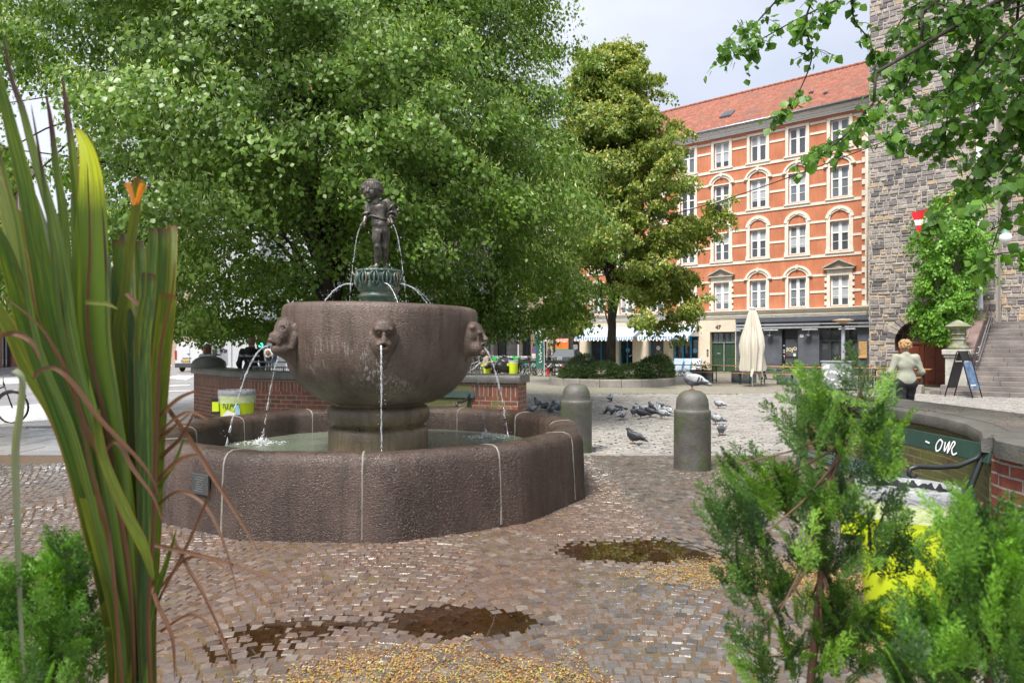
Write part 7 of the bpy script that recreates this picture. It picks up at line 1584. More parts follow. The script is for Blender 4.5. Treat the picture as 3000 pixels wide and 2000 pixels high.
# ---------------------------------------------------------------- foreground trough with flax and conifers (below the frame)
tr_ = thing('planter_trough', 'raised wooden trough below the camera holding the flax and conifers', 'planter', (0,0,0))
m_oak = plain('weathered_wood', (.16,.12,.085), .8, var=.25, vs=8); mb = MB()
for k in range(5): mb.b2(-1.35,1.75,1.66,1.70,.02+.145*k,.155+.145*k); mb.b2(-1.35,1.75,.84,.88,.02+.145*k,.155+.145*k)
mb.build('side_board', m_oak, tr_, bevel=.004); mb = MB(); mb.b2(-1.37,-1.33,.84,1.70,0,.75); mb.b2(1.73,1.77,.84,1.70,0,.75); mb.build('end_board', m_oak, tr_, bevel=.004); mb = MB(); mb.b2(-1.33,1.73,.88,1.66,.60,.68); mb.build('soil', MAT['soil'], tr_)
def flax_mat(name, base, mid, edge, tip, trans=.45, tipz=.95, low=None, yel=True):
    t = NT(name); a = t.n('Attribute'); a.attribute_name = 'tt'; b = t.n('Attribute'); b.attribute_name = 'uu'; tt, uu = a.outputs['Fac'], b.outputs['Fac']
    cb = t.n('CombineXYZ'); t.l(t.math('MULTIPLY', uu, 3.5), cb.inputs[0]); t.l(t.math('MULTIPLY', tt, 1.2), cb.inputs[1]); t.l(t.rnd(), cb.inputs[2]); fib = t.noise(cb.outputs[0], 5, 5, .6)
    c = t.ramp(fib, [(.36,base),(.58,mid)]); au = t.math('ABSOLUTE', uu); c = t.mix(t.ramp(au, [(.90,0.0),(1.0,.8)]), c, edge)
    cb2 = t.n('CombineXYZ'); t.l(uu, cb2.inputs[0]); t.l(t.math('MULTIPLY', tt, 2.6), cb2.inputs[1]); t.l(t.math('ADD', t.rnd(), 3.7), cb2.inputs[2]); n3 = t.noise(cb2.outputs[0], 1.9, 4, .65); c = c if not yel else t.mix(t.ramp(n3, [(.51,0.0),(.66,.5)]), c, (.22,.27,.015))
    if low: c = t.mix(t.ramp(t.math('ADD', tt, t.math('MULTIPLY', fib, .12)), [(.74,1.0),(.84,0.0)]), c, low)
    n2 = t.noise(cb.outputs[0], 1.6, 4, .6); c = t.mix(t.ramp(n2, [(.57,0.0),(.72,.75)]), c, tip)
    tj = t.math('ADD', tt, t.math('MULTIPLY', t.math('SUBTRACT', fib, .5), .22)); c = t.mix(t.ramp(tj, [(tipz,0.0),(tipz+.06,1.0)]), c, tip)
    t.col(c); t.set(rough=.42, spec=.4); t.bump(t.ramp(fib, [(.3,0),(.7,1)]), .3, .003)
    tr = t.n('BsdfTranslucent'); t.l(t.mix(1.0, c, (1.7,1.6,.4), 'MULTIPLY'), tr.inputs[0]); m = t.n('MixShader'); m.inputs[0].default_value = trans; t.l(t.b, m.inputs[1]); t.l(tr, m.inputs[2]); t.l(m, t.out.inputs[0]); return t.m
f_g = flax_mat('flax_green', (.022,.06,.008), (.075,.15,.018), (.30,.14,.03), (.07,.030,.018)); f_d = flax_mat('flax_dark_green', (.014,.038,.010), (.04,.09,.02), (.25,.11,.03), (.06,.025,.016), .3)
f_y = flax_mat('flax_yellow', (.38,.50,.02), (.55,.62,.03), (.55,.18,.02), (.12,.04,.02), .5, .975, (.10,.17,.02)); f_b = flax_mat('flax_brown', (.075,.030,.016), (.15,.072,.036), (.20,.09,.035), (.085,.04,.024), .25, yel=False); f_o = flax_mat('flax_olive', (.045,.08,.008), (.13,.18,.018), (.42,.17,.03), (.16,.05,.02), .45, .955)
f_t = flax_mat('flax_dark_tipped', (.03,.07,.012), (.09,.15,.02), (.16,.06,.03), (.055,.022,.022), .35, .80)
f_w = flax_mat('flax_grey', (.16,.20,.13), (.27,.31,.22), (.20,.18,.12), (.12,.08,.05), .25, .95)
flax = thing('flax_plant', 'tall green flax with long sword leaves, yellow and brown tipped, close at the left', 'plant', (-.72,1.3,.7))
FO = Vector((-.72,1.3,.7))
def blade(px, w, Y0, Y1, m, twist=0, seed=0, taper=.55, flat=.25, blunt=False, name='leaf'):
    n = 34; cp = [P(x, y, Y0+(Y1-Y0)*i/max(1,len(px)-1)) for i, (x, y) in enumerate(px)]; pts = []
    K = len(cp)
    for k in range(n+1):
        f = k/n*(K-1); i = min(K-2, int(f)); s_ = f-i; p0, p1, p2, p3 = cp[max(i-1,0)], cp[i], cp[i+1], cp[min(i+2,K-1)]; pts.append(.5*((2*p1)+(p2-p0)*s_+(2*p0-5*p1+4*p2-p3)*s_*s_+(3*p1-p0-3*p2+p3)*s_**3))
    V = []; uu = []; tt = []; r = random.Random(seed); ph = r.uniform(0,6); nc = 7
    for k, p in enumerate(pts):
        t_ = k/n; T_ = (pts[min(k+1,n)]-pts[max(k-1,0)]).normalized(); view = Vector((p.x, p.y, p.z-EYE)).normalized(); u = T_.cross(view).normalized(); nn = u.cross(T_)
        an = RAD(twist)+.35*sin(ph+t_*3); uu_ = u*cos(an)+nn*sin(an); n2 = T_.cross(uu_)
        ww = .74*w/2000*p.y*.5*(min(1, .72+.5*t_) if t_ < .5 else 1)
        ww *= (1 if t_ < 1-taper else (((1-t_)/taper)**.62 if not blunt else (1 if t_ < .985 else .75)))
        for c in range(nc): q = -1+2*c/(nc-1); V.append(p+uu_*ww*q+n2*(abs(q)**1.3)*ww*(flat+.15*sin(t_*5+ph))-FO); uu.append(q); tt.append(t_)
    F = [(k*nc+c, k*nc+c+1, (k+1)*nc+c+1, (k+1)*nc+c) for k in range(n) for c in range(nc-1)]
    return fast_mesh(name, [tuple(p) for p in V], F, m, flax, smooth=True, attrs={'uu':uu,'tt':tt})
def tall(px, w, m, Y=1.35, seed=0, twist=0, **k):
    """px listed tip first down to y~995; carried on to the crown of the plant"""
    xe = px[-1][0]; xb = min(445, max(345, 352+(xe-100)*.24)); r = random.Random(seed*7+1)
    full = list(px)+[(xe+(xb-xe)*.42, 1260), (xe+(xb-xe)*.74, 1560), (xb+r.uniform(-8,8), 1860), (xb+r.uniform(-20,20), 2190)]; full.reverse(); blade(full, w, 1.34+r.uniform(-.06,.06), Y+r.uniform(-.08,.08), m, twist, seed, **k)
tall([(9,95),(34,232),(63,312),(92,421),(126,542),(166,685),(195,846),(218,995)], 46, f_t, 1.25, 1)
tall([(-60,20),(0,243),(34,375),(80,559),(120,760),(166,995)], 84, f_g, 1.30, 2)
tall([(-90,300),(-20,480),(40,640),(90,820),(140,995)], 90, f_o, 1.35, 3, 10)
tall([(133,270),(149,358),(166,502),(184,617),(195,789),(206,995)], 52, f_t, 1.42, 4, taper=.7)
tall([(182,218),(198,341),(212,444),(230,617),(247,789),(252,995)], 58, f_t, 1.34, 5, taper=.7)
tall([(222,372),(255,430),(272,520),(275,640),(268,789),(262,995)], 125, f_y, 1.36, 6, 8, taper=.42, flat=.35)
tall([(402,522),(396,617),(379,731),(367,846),(345,995)], 36, f_o, 1.42, 7, taper=.1, blunt=True)
tall([(448,668),(442,789),(425,995)], 36, f_g, 1.42, 8, blunt=True); tall([(476,668),(470,846),(453,995)], 42, f_g, 1.38, 9, blunt=True); tall([(502,662),(499,789),(488,995)], 42, f_o, 1.44, 10, -12, blunt=True)
tall([(344,702),(356,846),(373,995)], 50, f_g, 1.4, 11, blunt=True); tall([(367,685),(379,846),(396,995)], 52, f_d, 1.46, 12, blunt=True); tall([(407,708),(413,846),(420,995)], 40, f_g, 1.5, 13, blunt=True); tall([(318,743),(330,870),(340,995)], 48, f_d, 1.48, 14)
tall([(-60,420),(0,547),(34,674),(86,846),(115,995)], 88, f_o, 1.3, 15); tall([(-90,560),(0,700),(50,850),(100,995)], 105, f_g, 1.26, 16); tall([(-60,640),(0,731),(46,860),(103,1000)], 52, f_b, 1.2, 17)
tall([(-90,800),(10,930),(90,1080)], 95, f_o, 1.33, 18); tall([(100,560),(140,700),(170,850),(190,995)], 66, f_d, 1.5, 19); tall([(210,560),(222,700),(235,850),(240,995)], 70, f_g, 1.47, 20); tall([(290,640),(290,760),(285,880),(280,995)], 60, f_g, 1.5, 21)
tall([(330,780),(340,880),(350,1000)], 70, f_d, 1.3, 22); tall([(436,800),(430,900),(420,1010)], 62, f_d, 1.3, 23, blunt=True); tall([(495,860),(485,950),(472,1060)], 64, f_o, 1.34, 24, blunt=True); tall([(150,700),(180,850),(200,1000)], 80, f_g, 1.4, 25); tall([(60,400),(100,600),(140,800),(170,1000)], 50, f_o, 1.45, 26)
tall([(380,900),(392,1000),(400,1100)], 96, f_d, 1.42, 27); tall([(250,900),(280,1010),(300,1120)], 80, f_d, 1.5, 28)
for i, (px, w, m, Y0, Y1, kw) in enumerate([
 ([(40,1085),(62,1110),(58,1195),(44,1321),(50,1531),(60,1800),(72,2010)], 34, f_w, 1.18, 1.18, dict(taper=.6)),
 ([(455,1130),(477,1174),(561,1293),(631,1405),(701,1517),(761,1622)], 24, f_b, 1.35, 1.25, {}),
 ([(450,1800),(477,1735),(547,1601),(600,1480),(632,1410)], 16, f_b, 1.34, 1.2, {}), ([(420,1580),(449,1594),(596,1629),(736,1671),(856,1717)], 17, f_b, 1.32, 1.2, {}),
 ([(500,1560),(547,1657),(596,1741),(645,1847),(694,1959)], 17, f_b, 1.3, 1.22, {}), ([(440,1700),(463,1770),(505,1868),(512,1994)], 19, f_b, 1.3, 1.25, {}),
 ([(100,1110),(115,1086),(161,1079),(215,1124),(290,1225),(421,1365),(470,1460)], 18, f_b, 1.18, 1.2, dict(taper=.3)), ([(295,1340),(330,1296),(358,1314),(393,1377),(449,1454),(480,1540)], 16, f_b, 1.22, 1.2, dict(taper=.4)),
 ([(456,1760),(463,1461),(512,1356),(542,1275)], 22, f_g, 1.32, 1.3, {}), ([(430,1850),(456,1741),(491,1636),(517,1548)], 26, f_g, 1.3, 1.28, {}),
 ([(450,1340),(463,1293),(505,1255),(561,1206)], 22, f_b, 1.33, 1.3, {}), ([(440,1400),(480,1330),(530,1280),(585,1180)], 18, f_b, 1.33, 1.3, {}), ([(280,1200),(300,1330),(360,1480),(420,1600),(450,1700)], 40, f_o, 1.2, 1.2, dict(taper=.3)),
 ([(395,2100),(380,1700),(330,1420),(250,1250),(200,1100),(120,960),(0,860)], 20, f_b, 1.3, 1.15, {}), ([(370,2150),(330,1650),(300,1500),(260,1350),(230,1200)], 20, f_b, 1.28, 1.2, {}),
 ([(0,985),(40,975),(90,1000),(120,1060)], 24, f_b, 1.17, 1.17, {}), ([(250,885),(300,888),(345,905)], 22, f_o, 1.25, 1.25, {}), ([(370,860),(420,905),(445,950)], 20, f_b, 1.27, 1.27, {})]):
    blade(px, w, Y0, Y1, m, 15*(-1)**i, 100+i, **kw)
for q, (px, w, m) in enumerate([([(-40,330),(15,520),(60,700),(120,995)],22,f_b),([(255,470),(262,700),(258,995)],20,f_b),([(430,720),(425,860),(405,995)],16,f_o),([(90,300),(120,480),(150,700),(185,995)],24,f_t),([(300,600),(312,800),(318,995)],22,f_t),([(515,760),(500,880),(470,1020)],18,f_b),([(-70,200),(-10,420),(50,640),(110,995)],30,f_t),([(210,470),(232,700),(238,995)],26,f_g)]): tall(px, w, m, 1.24, 40+q, 20*(-1)**q, taper=.5)
for q, (px, w) in enumerate([([(440,1500),(520,1440),(600,1480),(660,1600),(700,1760)],9),([(450,1750),(540,1640),(620,1640),(700,1700)],8),([(470,1850),(560,1800),(640,1860),(690,1990)],9),([(430,1300),(540,1210),(610,1230)],10),([(440,1250),(520,1170),(590,1140)],12),([(445,1430),(520,1350),(580,1330)],14)]): blade(px, w*1.5, 1.32, 1.22, f_b, 10, 300+q)
# torn orange tip
blade([(396,600),(384,560),(372,535)], 26, 1.36, 1.36, flax_mat('flax_orange_tip', (.42,.12,.02), (.55,.20,.04), (.6,.25,.06), (.5,.16,.03), .4, 1.5), 20, 201, blunt=True); blade([(398,600),(410,560),(422,538)], 26, 1.36, 1.35, bpy.data.materials['flax_orange_tip'], -20, 202, blunt=True)
# conifers ---------------------------------------------------------
def fan_template(seed, L_=.16):
    """flat scale-leaf spray: strips as (p0,p1,width) in its own plane"""
    r = random.Random(seed); S_ = []
    def grow(p, a, l, lv):
        n = max(2, int(l/.0075)); c = p
        for i in range(n):
            a2 = a+r.uniform(-.12,.12)+(0 if lv else .02*sin(i)); q = (c[0]+cos(a2)*l/n, c[1]+sin(a2)*l/n); S_.append((c, q, [.0030,.0028,.0026][min(lv,2)])); c = q
            if lv < 2:
                for sd_ in ((-1,1) if lv == 0 else ((-1)**i,)):
                    if r.random() < (.85 if lv == 0 else .75): f = i/n; ll = (l*.42*(1-f*.75) if lv == 0 else l*.38*(1-f*.6))*r.uniform(.6,1.1); 
                    else: continue
                    if ll > .006: grow(c, a+sd_*r.uniform(.6,.85), ll, lv+1)
    grow((0,0), pi/2, L_, 0); return S_
TPL = []
for s_ in range(5):
    st_ = fan_template(s_, .15); A_ = np.array([[a[0],a[1],b[0],b[1],w_] for a, b, w_ in st_]); TPL.append(A_)
def conifer(name, label, stem, nf, spread, sc, m, Y, seed, dens=1.0, region=None, parent_loc=None):
    r = np.random.default_rng(seed); st_ = [P(x, y, Y) for x, y in stem]; base = Vector((st_[0].x, Y, .66)); t_ = thing(name, label, 'shrub', base); mb = MB()
    mb.tube([Vector((0,0,-.02))]+[p-base for p in st_], list(np.linspace(.010,.003,len(st_)+1)), 7)
    Vs, Fs, At = [], [], []; nv = 0
    for k in range(nf):
        if region: x, y = region(r); e_ = P(x, y, Y+r.normal(0,.10))
        else: e_ = None
        # attach to nearest lower stem point
        f = min(.97, max(.02, (e_.z-base.z-.10)/(st_[-1].z-base.z))); i = min(len(st_)-2, int(f*(len(st_)-1))); s0 = st_[i].lerp(st_[i+1], f*(len(st_)-1)-i)
        if r.random() < .07: mb.tube([s0-base, (s0*.5+e_*.5)-base+Vector((0,0,-.012)), e_-base], [.003,.0022,.0013], 5)
        out = (e_-s0); out.z = 0; out = out.normalized() if out.length > 1e-4 else Vector((r.normal(),r.normal(),0)).normalized(); up = (out*r.uniform(.2,1.0)+Vector((0,0,1))+Vector(r.normal(0,.25,3))).normalized()
        sd_ = up.cross(Vector(r.normal(0,1,3))).normalized(); nn = up.cross(sd_); T_ = TPL[r.integers(0,5)]; ss = sc*r.uniform(.55,1.15); 
        a = T_[:, :2]*ss; b = T_[:, 2:4]*ss; w_ = T_[:, 4:5]*max(ss,.8); d = b-a; d /= np.maximum(np.linalg.norm(d,axis=1)[:,None],1e-9); pr_ = np.stack([-d[:,1], d[:,0]],1)*w_*.5
        sd3, up3, n3 = np.array(sd_), np.array(up), np.array(nn); bend = lambda q: (q[:,1]**2*1.6*np.sign(.5))[:,None]*n3
        to3 = lambda q: q[:,:1]*sd3+q[:,1:2]*up3+bend(q)*.8+np.array(e_-base)-up3*.5*ss*.12
        m_ = len(a); Q = np.stack([to3(a-pr_), to3(a+pr_), to3(b+pr_*.8), to3(b-pr_*.8)],1).reshape(-1,3); Q += np.random.default_rng(k).normal(0,.0009,Q.shape)
        Vs.append(Q); Fs.append(np.arange(4*m_).reshape(m_,4)+nv); nv += 4*m_; At.append(np.repeat(r.uniform(0,1), 4*m_)*.75+np.repeat(np.clip(T_[:,3]/.15,0,1),4)*.25)
    fast_mesh('foliage', np.concatenate(Vs), np.concatenate(Fs), m, t_, attrs={'tone':np.concatenate(At)}); mb.build('stem', m_twig, t_, smooth=True); return t_
m_twig = plain('red_brown_twig', (.11,.055,.035), .7)
def con_mat(name, c0, c1, c2):
    t = NT(name); a = t.n('Attribute'); a.attribute_name = 'tone'; c = t.ramp(a.outputs['Fac'], [(.1,c0),(.55,c1),(.95,c2)]); t.col(c); t.set(rough=.5); tr = t.n('BsdfTranslucent'); t.l(t.mix(1.0, c, (1.4,1.5,.5), 'MULTIPLY'), tr.inputs[0]); m = t.n('MixShader'); m.inputs[0].default_value = .3; t.l(t.b, m.inputs[1]); t.l(tr, m.inputs[2]); t.l(m, t.out.inputs[0]); return t.m
m_con = con_mat('conifer_green', (.018,.048,.014), (.075,.17,.022), (.20,.38,.035)); m_con2 = con_mat('bright_conifer_green', (.018,.055,.012), (.09,.22,.022), (.20,.42,.04))
def blobs(L_):
    tot = sum(b[4] for b in L_)
    def f(r):
        q = r.random()*tot
        for x, y, rx, ry, w_ in L_:
            q -= w_
            if q <= 0: break
        a, d = r.uniform(0,2*pi), sqrt(r.random()); return x+cos(a)*d*rx, y+sin(a)*d*ry
    return f
conifer('conifer', 'feathery green conifer with reddish stem rising in front of the yellow bin', [(2370,2050),(2395,1800),(2415,1600),(2430,1400),(2490,1260),(2520,1150),(2535,1080)], 270, .3, .75, m_con, 1.42, 1,
  region=blobs([(2500,1190,110,90,20),(2380,1250,80,70,10),(2570,1290,60,50,6),(2480,1340,140,70,18),(2220,1400,110,50,12),(2330,1460,170,60,16),(2500,1470,90,60,8),(2170,1540,90,70,11),(2350,1600,150,80,12),(2200,1700,100,70,9),(2440,1640,90,70,8),(2350,1800,170,90,20),(2230,1920,120,70,14),(2500,1840,130,90,18),(2400,1960,160,50,14),(2620,1560,100,100,9),(2350,1130,25,30,2)]))
conifer('conifer', 'dense bright green conifer filling the lower right corner', [(2900,2050),(2890,1850),(2880,1650),(2870,1540),(2875,1470)], 200, .3, .85, m_con2, 1.28, 2,
  region=blobs([(2850,1560,90,70,10),(2960,1580,90,80,12),(2840,1690,80,60,10),(2950,1720,90,90,14),(2740,1850,90,70,10),(2860,1860,150,90,20),(2660,1900,130,80,12),(2980,1900,80,90,12),(2760,1960,150,60,12)]))
conifer('conifer', 'small bright green conifer at the lower left corner behind the flax', [(150,2080),(160,1900),(170,1760),(190,1660),(195,1610)], 150, .25, .8, m_con2, 1.38, 3,
  region=blobs([(190,1650,70,45,8),(120,1720,110,50,12),(230,1740,60,60,8),(80,1830,110,70,14),(200,1850,90,70,12),(60,1940,110,60,12),(190,1960,110,50,10),(20,1750,50,60,6)]))
# ---------------------------------------------------------------- pigeons
m_pig = NT('pigeon_grey'); v = m_pig.co(); m_pig.col(m_pig.ramp(m_pig.noise(v, 14, 4), [(.35,(.10,.11,.13)),(.65,(.22,.235,.26))])); m_pig.set(rough=.55); m_pig = m_pig.m
m_pigd = plain('pigeon_dark', (.035,.038,.048), .45, var=.3, vs=20); m_pign = plain('pigeon_neck', (.05,.09,.075), .3, metal=.3, var=.3, vs=30); m_pigl = plain('pigeon_light', (.42,.43,.45), .6, var=.25, vs=18); m_leg = plain('pigeon_leg', (.45,.09,.07), .5); m_beak = plain('beak', (.05,.05,.05), .4)
def make_pigeon(pose, dark=0):
    """local +x is the direction it faces; feet at the origin"""
    o = obj('pigeon', None); up = {'stand':.10,'peck':-.075,'rest':.055,'turn':.085}[pose]; hx = {'stand':.085,'peck':.15,'rest':.07,'turn':.02}[pose]; bz = .115
    tl = {'stand':-.035,'peck':.015,'rest':-.02,'turn':-.03}[pose]
    body = [('e',(0,0,bz),(.105,.062,.060),(0,-.35 if pose != 'peck' else .12,0)),('e',(.045,0,bz+.02),(.055,.055,.055)),('c',(-.08,0,bz-.015),(-.19,0,bz+tl-.02),.035,.018),('e',(0,0,bz-.035),(.07,.05,.035)),
            ('c',(.055,0,bz+.03),(hx,.0,bz+up-.01),.036,.024),('e',(hx+.008,0,bz+up),(.026,.021,.022)),('c',(.01,.025,.075),(.012,.026,.045),.018,.009),('c',(.01,-.025,.075),(.012,-.026,.045),.018,.009)]
    m = m_pigd if dark else m_pig
    sdf_obj('body', body, .0085, m, o, k=.02)
    bx = .055 if pose != 'turn' else -.02
    mb = MB(); bd = (-.016 if pose == 'peck' else -.004); mb.tube([(hx+.022,0,bz+up-.002),(hx+.05,0,bz+up-.006+bd*1.3)] if pose != 'turn' else [(hx-.01,.0,bz+up),(hx-.05,.01,bz+up-.012)], [.007,.002], 6); mb.build('beak', m_beak, o)
    sdf_obj('neck_feathers', [('c',(.05,0,bz+.028),(hx-.002,0,bz+up-.018),.040,.028)], .010, m_pign, o, k=.01)
    for s_ in (-1,1):
        w_ = sdf_obj('wing', [('e',(-.025,s_*.052,bz+.012),(.095,.020,.045),(0,-.25,0)),('c',(-.07,s_*.045,bz),(-.165,s_*.018,bz+tl*.6-.004),.026,.010)], .009, m_pigd if dark else (m_pigl if s_ > 0 else m_pigl), o, k=.018)
        if not dark:
            mb = MB(); mb.box((-.075,s_*.072,bz+.002),(.014,.006,.060),ry=-.4); mb.box((-.105,s_*.062,bz-.002),(.013,.006,.050),ry=-.4); mb.build('wing_bar', m_pigd, w_)
        mb = MB(); mb.tube([(.012,s_*.026,.05),(.008,s_*.028,.006)], .0045, 5)
        for q in (-.5,0,.5): mb.tube([(.008,s_*.028,.006),(.008+.028*cos(q),s_*.028+.028*sin(q),.003)], .003, 4)
        mb.tube([(.008,s_*.028,.006),(-.012,s_*.028,.003)], .003, 4); mb.build('leg', m_leg, o)
    return o
PG = {(p_, d_): make_pigeon(p_, d_) for p_, d_ in (('stand',0),('peck',0),('rest',0),('turn',0),('stand',1),('peck',1),('rest',1))}
used = set()
def place_pigeon(px_, py_, pose, dark, face, label, group=None, z=0, Y=None, s=1.12):
    g = G(px_, py_) if Y is None else P(px_, py_, Y); k_ = (pose, dark); o = PG[k_] if k_ not in used else copy_tree(PG[k_]); used.add(k_)
    o.location = (g.x, g.y, z+.004); o.rotation_euler = (0,0,RAD(face)); o.scale = (s,s,s); tag(o, label, 'pigeon', group)
cx_ = lambda a: 1350+.3189*a; cy_ = lambda a: 900+.3189*a
num = ['first','second','third','fourth','fifth','sixth','seventh','eighth','ninth','tenth','eleventh','twelfth','thirteenth']
left = [(530,962,'rest',1,200),(612,968,'rest',0,150),(658,972,'stand',0,20),(712,910,'stand',0,150),(778,944,'rest',1,60),(825,982,'stand',0,-80),(872,918,'peck',0,215),(893,962,'rest',0,-60)]
for i, (a, b, po, dk, fc) in enumerate(left): place_pigeon(cx_(a), cy_(b)+2, po, dk, fc, '%s pigeon from the left, left of the left bollard' % num[i], 'pigeons left of the left bollard')
right = [(1385,975,'peck',0,160),(1450,975,'peck',1,190),(1482,1025,'turn',0,40),(1588,997,'stand',0,-100),(1618,962,'turn',0,110),(1658,1015,'rest',1,170),(1680,972,'rest',0,190),(1735,1000,'rest',1,150),(1762,962,'stand',1,130),(1805,962,'stand',0,80),(1850,1015,'turn',0,160),(1845,952,'peck',1,170),(1888,985,'turn',0,120)]
for i, (a, b, po, dk, fc) in enumerate(right): place_pigeon(cx_(a), cy_(b)+2, po, dk, fc, '%s pigeon from the left between the two bollards' % num[i], 'pigeons between the two bollards')
place_pigeon(cx_(1372), cy_(865), 'peck', 0, 70, 'lone pigeon on the setts beyond the flock, below the planter'); place_pigeon(1857, 1300, 'stand', 1, 150, 'dark pigeon alone on the setts nearest the basin')
place_pigeon(2105, 1196, 'rest', 0, 150, 'white speckled pigeon just behind the right bollard, farthest of three'); place_pigeon(2098, 1243, 'turn', 0, 170, 'grey pigeon half hidden by the right bollard'); place_pigeon(2113, 1276, 'rest', 0, 250, 'pale pigeon right of the right bollard, nearest of three')
place_pigeon(2030, 1142, 'stand', 0, 152, 'grey pigeon perched on the top of the right bollard', z=1.028, Y=9.0, s=1.2)
# ---------------------------------------------------------------- people
m_skin = plain('skin', (.50,.29,.20), .55, var=.06)
def person(label, loc, rz, h, J, cloth, hair, hairc, res=.018, group=None, extra=None):
    """J: joints in a 1.75 m frame, x sideways (person's left +), y forward, z up"""
    t_ = thing('person', label, 'person', loc, rz); t_.scale = (h/1.75,)*3
    B = dict(hipL=(.09,0,.93), hipR=(-.09,0,.93), kneeL=(.10,.02,.50), kneeR=(-.10,.02,.50), ankL=(.10,-.02,.09), ankR=(-.10,-.02,.09), shL=(.185,0,1.42), shR=(-.185,0,1.42), elL=(.25,-.02,1.14), elR=(-.25,-.02,1.14), wrL=(.24,.10,.90), wrR=(-.24,.10,.90), head=(0,.03,1.63), neck=(0,0,1.47), chest=(0,0,1.28), waist=(0,0,1.05)); B.update(J); j = {k: np.array(v, float) for k, v in B.items()}
    def limb(a, b, r0, r1): return ('c', tuple(j[a]), tuple(j[b]), r0, r1)
    hd = j['head']; f_ = np.array([0,1,0]); body = [('e', tuple(hd), (.076,.095,.115)), ('e', tuple(hd+[0,.045,-.055]), (.052,.05,.055)), ('c', tuple(j['neck']-[0,0,.05]), tuple(hd-[0,.01,.07]), .058,.052), ('e', tuple(hd+[0,.10,-.01]), (.014,.02,.024),None,.01), ('e', tuple(hd+[.078,0,-.005]), (.010,.02,.03),None,.008), ('e', tuple(hd+[-.078,0,-.005]), (.010,.02,.03),None,.008),
      ('-e', tuple(hd+[.032,.098,.018]), (.016,.012,.010),None,.008), ('-e', tuple(hd+[-.032,.098,.018]), (.016,.012,.010),None,.008), ('c', tuple(hd+[-.02,.092,-.055]), tuple(hd+[.02,.092,-.055]), .008,.008,.004),
      limb('shL','shR',.06,.06), ('e', tuple(j['chest']), (.15,.10,.17)), ('e', tuple(j['waist']), (.13,.095,.14)), limb('hipL','hipR',.10,.10)]
    for s_ in 'LR':
        body += [limb('sh'+s_,'el'+s_,.048,.040), limb('el'+s_,'wr'+s_,.040,.027), limb('hip'+s_,'knee'+s_,.085,.055), limb('knee'+s_,'ank'+s_,.055,.036), ('c', tuple(j['ank'+s_]-[0,.02,.05]), tuple(j['ank'+s_]+[0,.13,-.06]), .036,.028)]
        w_ = j['wr'+s_]; d = (w_-j['el'+s_]); d /= max(np.linalg.norm(d),1e-6); pm = w_+d*.05; sg = 1 if s_ == 'L' else -1; sd_ = np.cross(d, [0,0,1.0]); sd_ = sd_/np.linalg.norm(sd_) if np.linalg.norm(sd_) > .2 else np.array([0,1.0,0])
        body.append(('c', tuple(w_), tuple(pm+d*.02), .026,.030))
        for q, l in ((-1.5,.065),(-.5,.08),(.5,.075),(1.5,.06)): b0 = pm+d*.03+sd_*q*.013; body.append(('c', tuple(b0), tuple(b0+d*l*.8+np.array([0,.015,-.01])), .010,.008,.004))
        body.append(('c', tuple(pm-sd_*.02), tuple(pm-sd_*.045+d*.035), .011,.009,.006))
    sdf_obj('body', body, res, m_skin, t_, k=.03)
    top, bot, shoe = cloth
    tp = [limb('shL','shR',.072,.072), ('e', tuple(j['chest']), (.165,.125,.19)), ('e', tuple(j['waist']), (.165,.125,.17)), ('c', tuple(j['waist']-[.05,0,.08]), tuple(j['waist']-[-.05,0,.08]), .135,.135), ('c', tuple(j['neck']-[0,0,.03]), tuple(j['neck']+[0,-.01,.005]), .075,.066)]
    for s_ in 'LR': tp += [limb('sh'+s_,'el'+s_,.066,.054), limb('el'+s_,'wr'+s_,.054,.038)]
    wr = lambda X,Y,Z: .003*np.sin(X*17+Z*23+3*np.sin(Z*9+X*5))+.002*np.sin(Y*31-Z*19)
    sdf_obj('top', tp+(extra or []), res, top, t_, k=.045, disp=wr)
    bt = [limb('hipL','hipR',.125,.125)]
    for s_ in 'LR': bt += [limb('hip'+s_,'knee'+s_,.105,.075), limb('knee'+s_,'ank'+s_,.075,.060)]
    sdf_obj('trousers', bt, res, bot, t_, k=.035, disp=wr)
    for s_ in 'LR': sdf_obj('shoe', [('c', tuple(j['ank'+s_]-[0,.03,.045]), tuple(j['ank'+s_]+[0,.15,-.055]), .046,.036)], res, shoe, t_, k=.02)
    hp = [('e', tuple(hd+[0,-.015,.03]), (.088,.105,.105)), ('-e', tuple(hd+[0,.12,-.045]), (.085,.075,.085),None,.02)]
    if hair == 'curly':
        rr = random.Random(3)
        for _ in range(120): a, b = rr.uniform(0,2*pi), rr.uniform(-.5,1.2); hp.append(('e', tuple(hd+np.array([cos(a)*cos(b)*.105, -.02+sin(a)*cos(b)*.115*(1 if sin(a) < 0 else .7), .03+sin(b)*.11])), (.024,.024,.022),None,.007))
    elif hair == 'long': hp += [('c', tuple(hd+[.05,-.035,.02]), tuple(hd+[.075,-.02,-.13]), .06,.04), ('c', tuple(hd+[-.05,-.035,.02]), tuple(hd+[-.075,-.02,-.13]), .06,.04), ('c', tuple(hd+[0,-.06,.02]), tuple(hd+[0,-.065,-.14]), .075,.055)]
    sdf_obj('hair', hp, res*.8 if hair == 'curly' else res, hairc, t_, k=.02, disp=lambda X,Y,Z: .003*np.sin(X*150+Z*30)); return t_
m_blond = plain('blond_hair', (.42,.25,.11), .6, var=.35, vs=25, bump=.4, bs=60); m_brown = plain('brown_hair', (.14,.07,.035), .5, var=.3, vs=20, bump=.3); m_dkh = plain('dark_hair', (.025,.018,.014), .5)
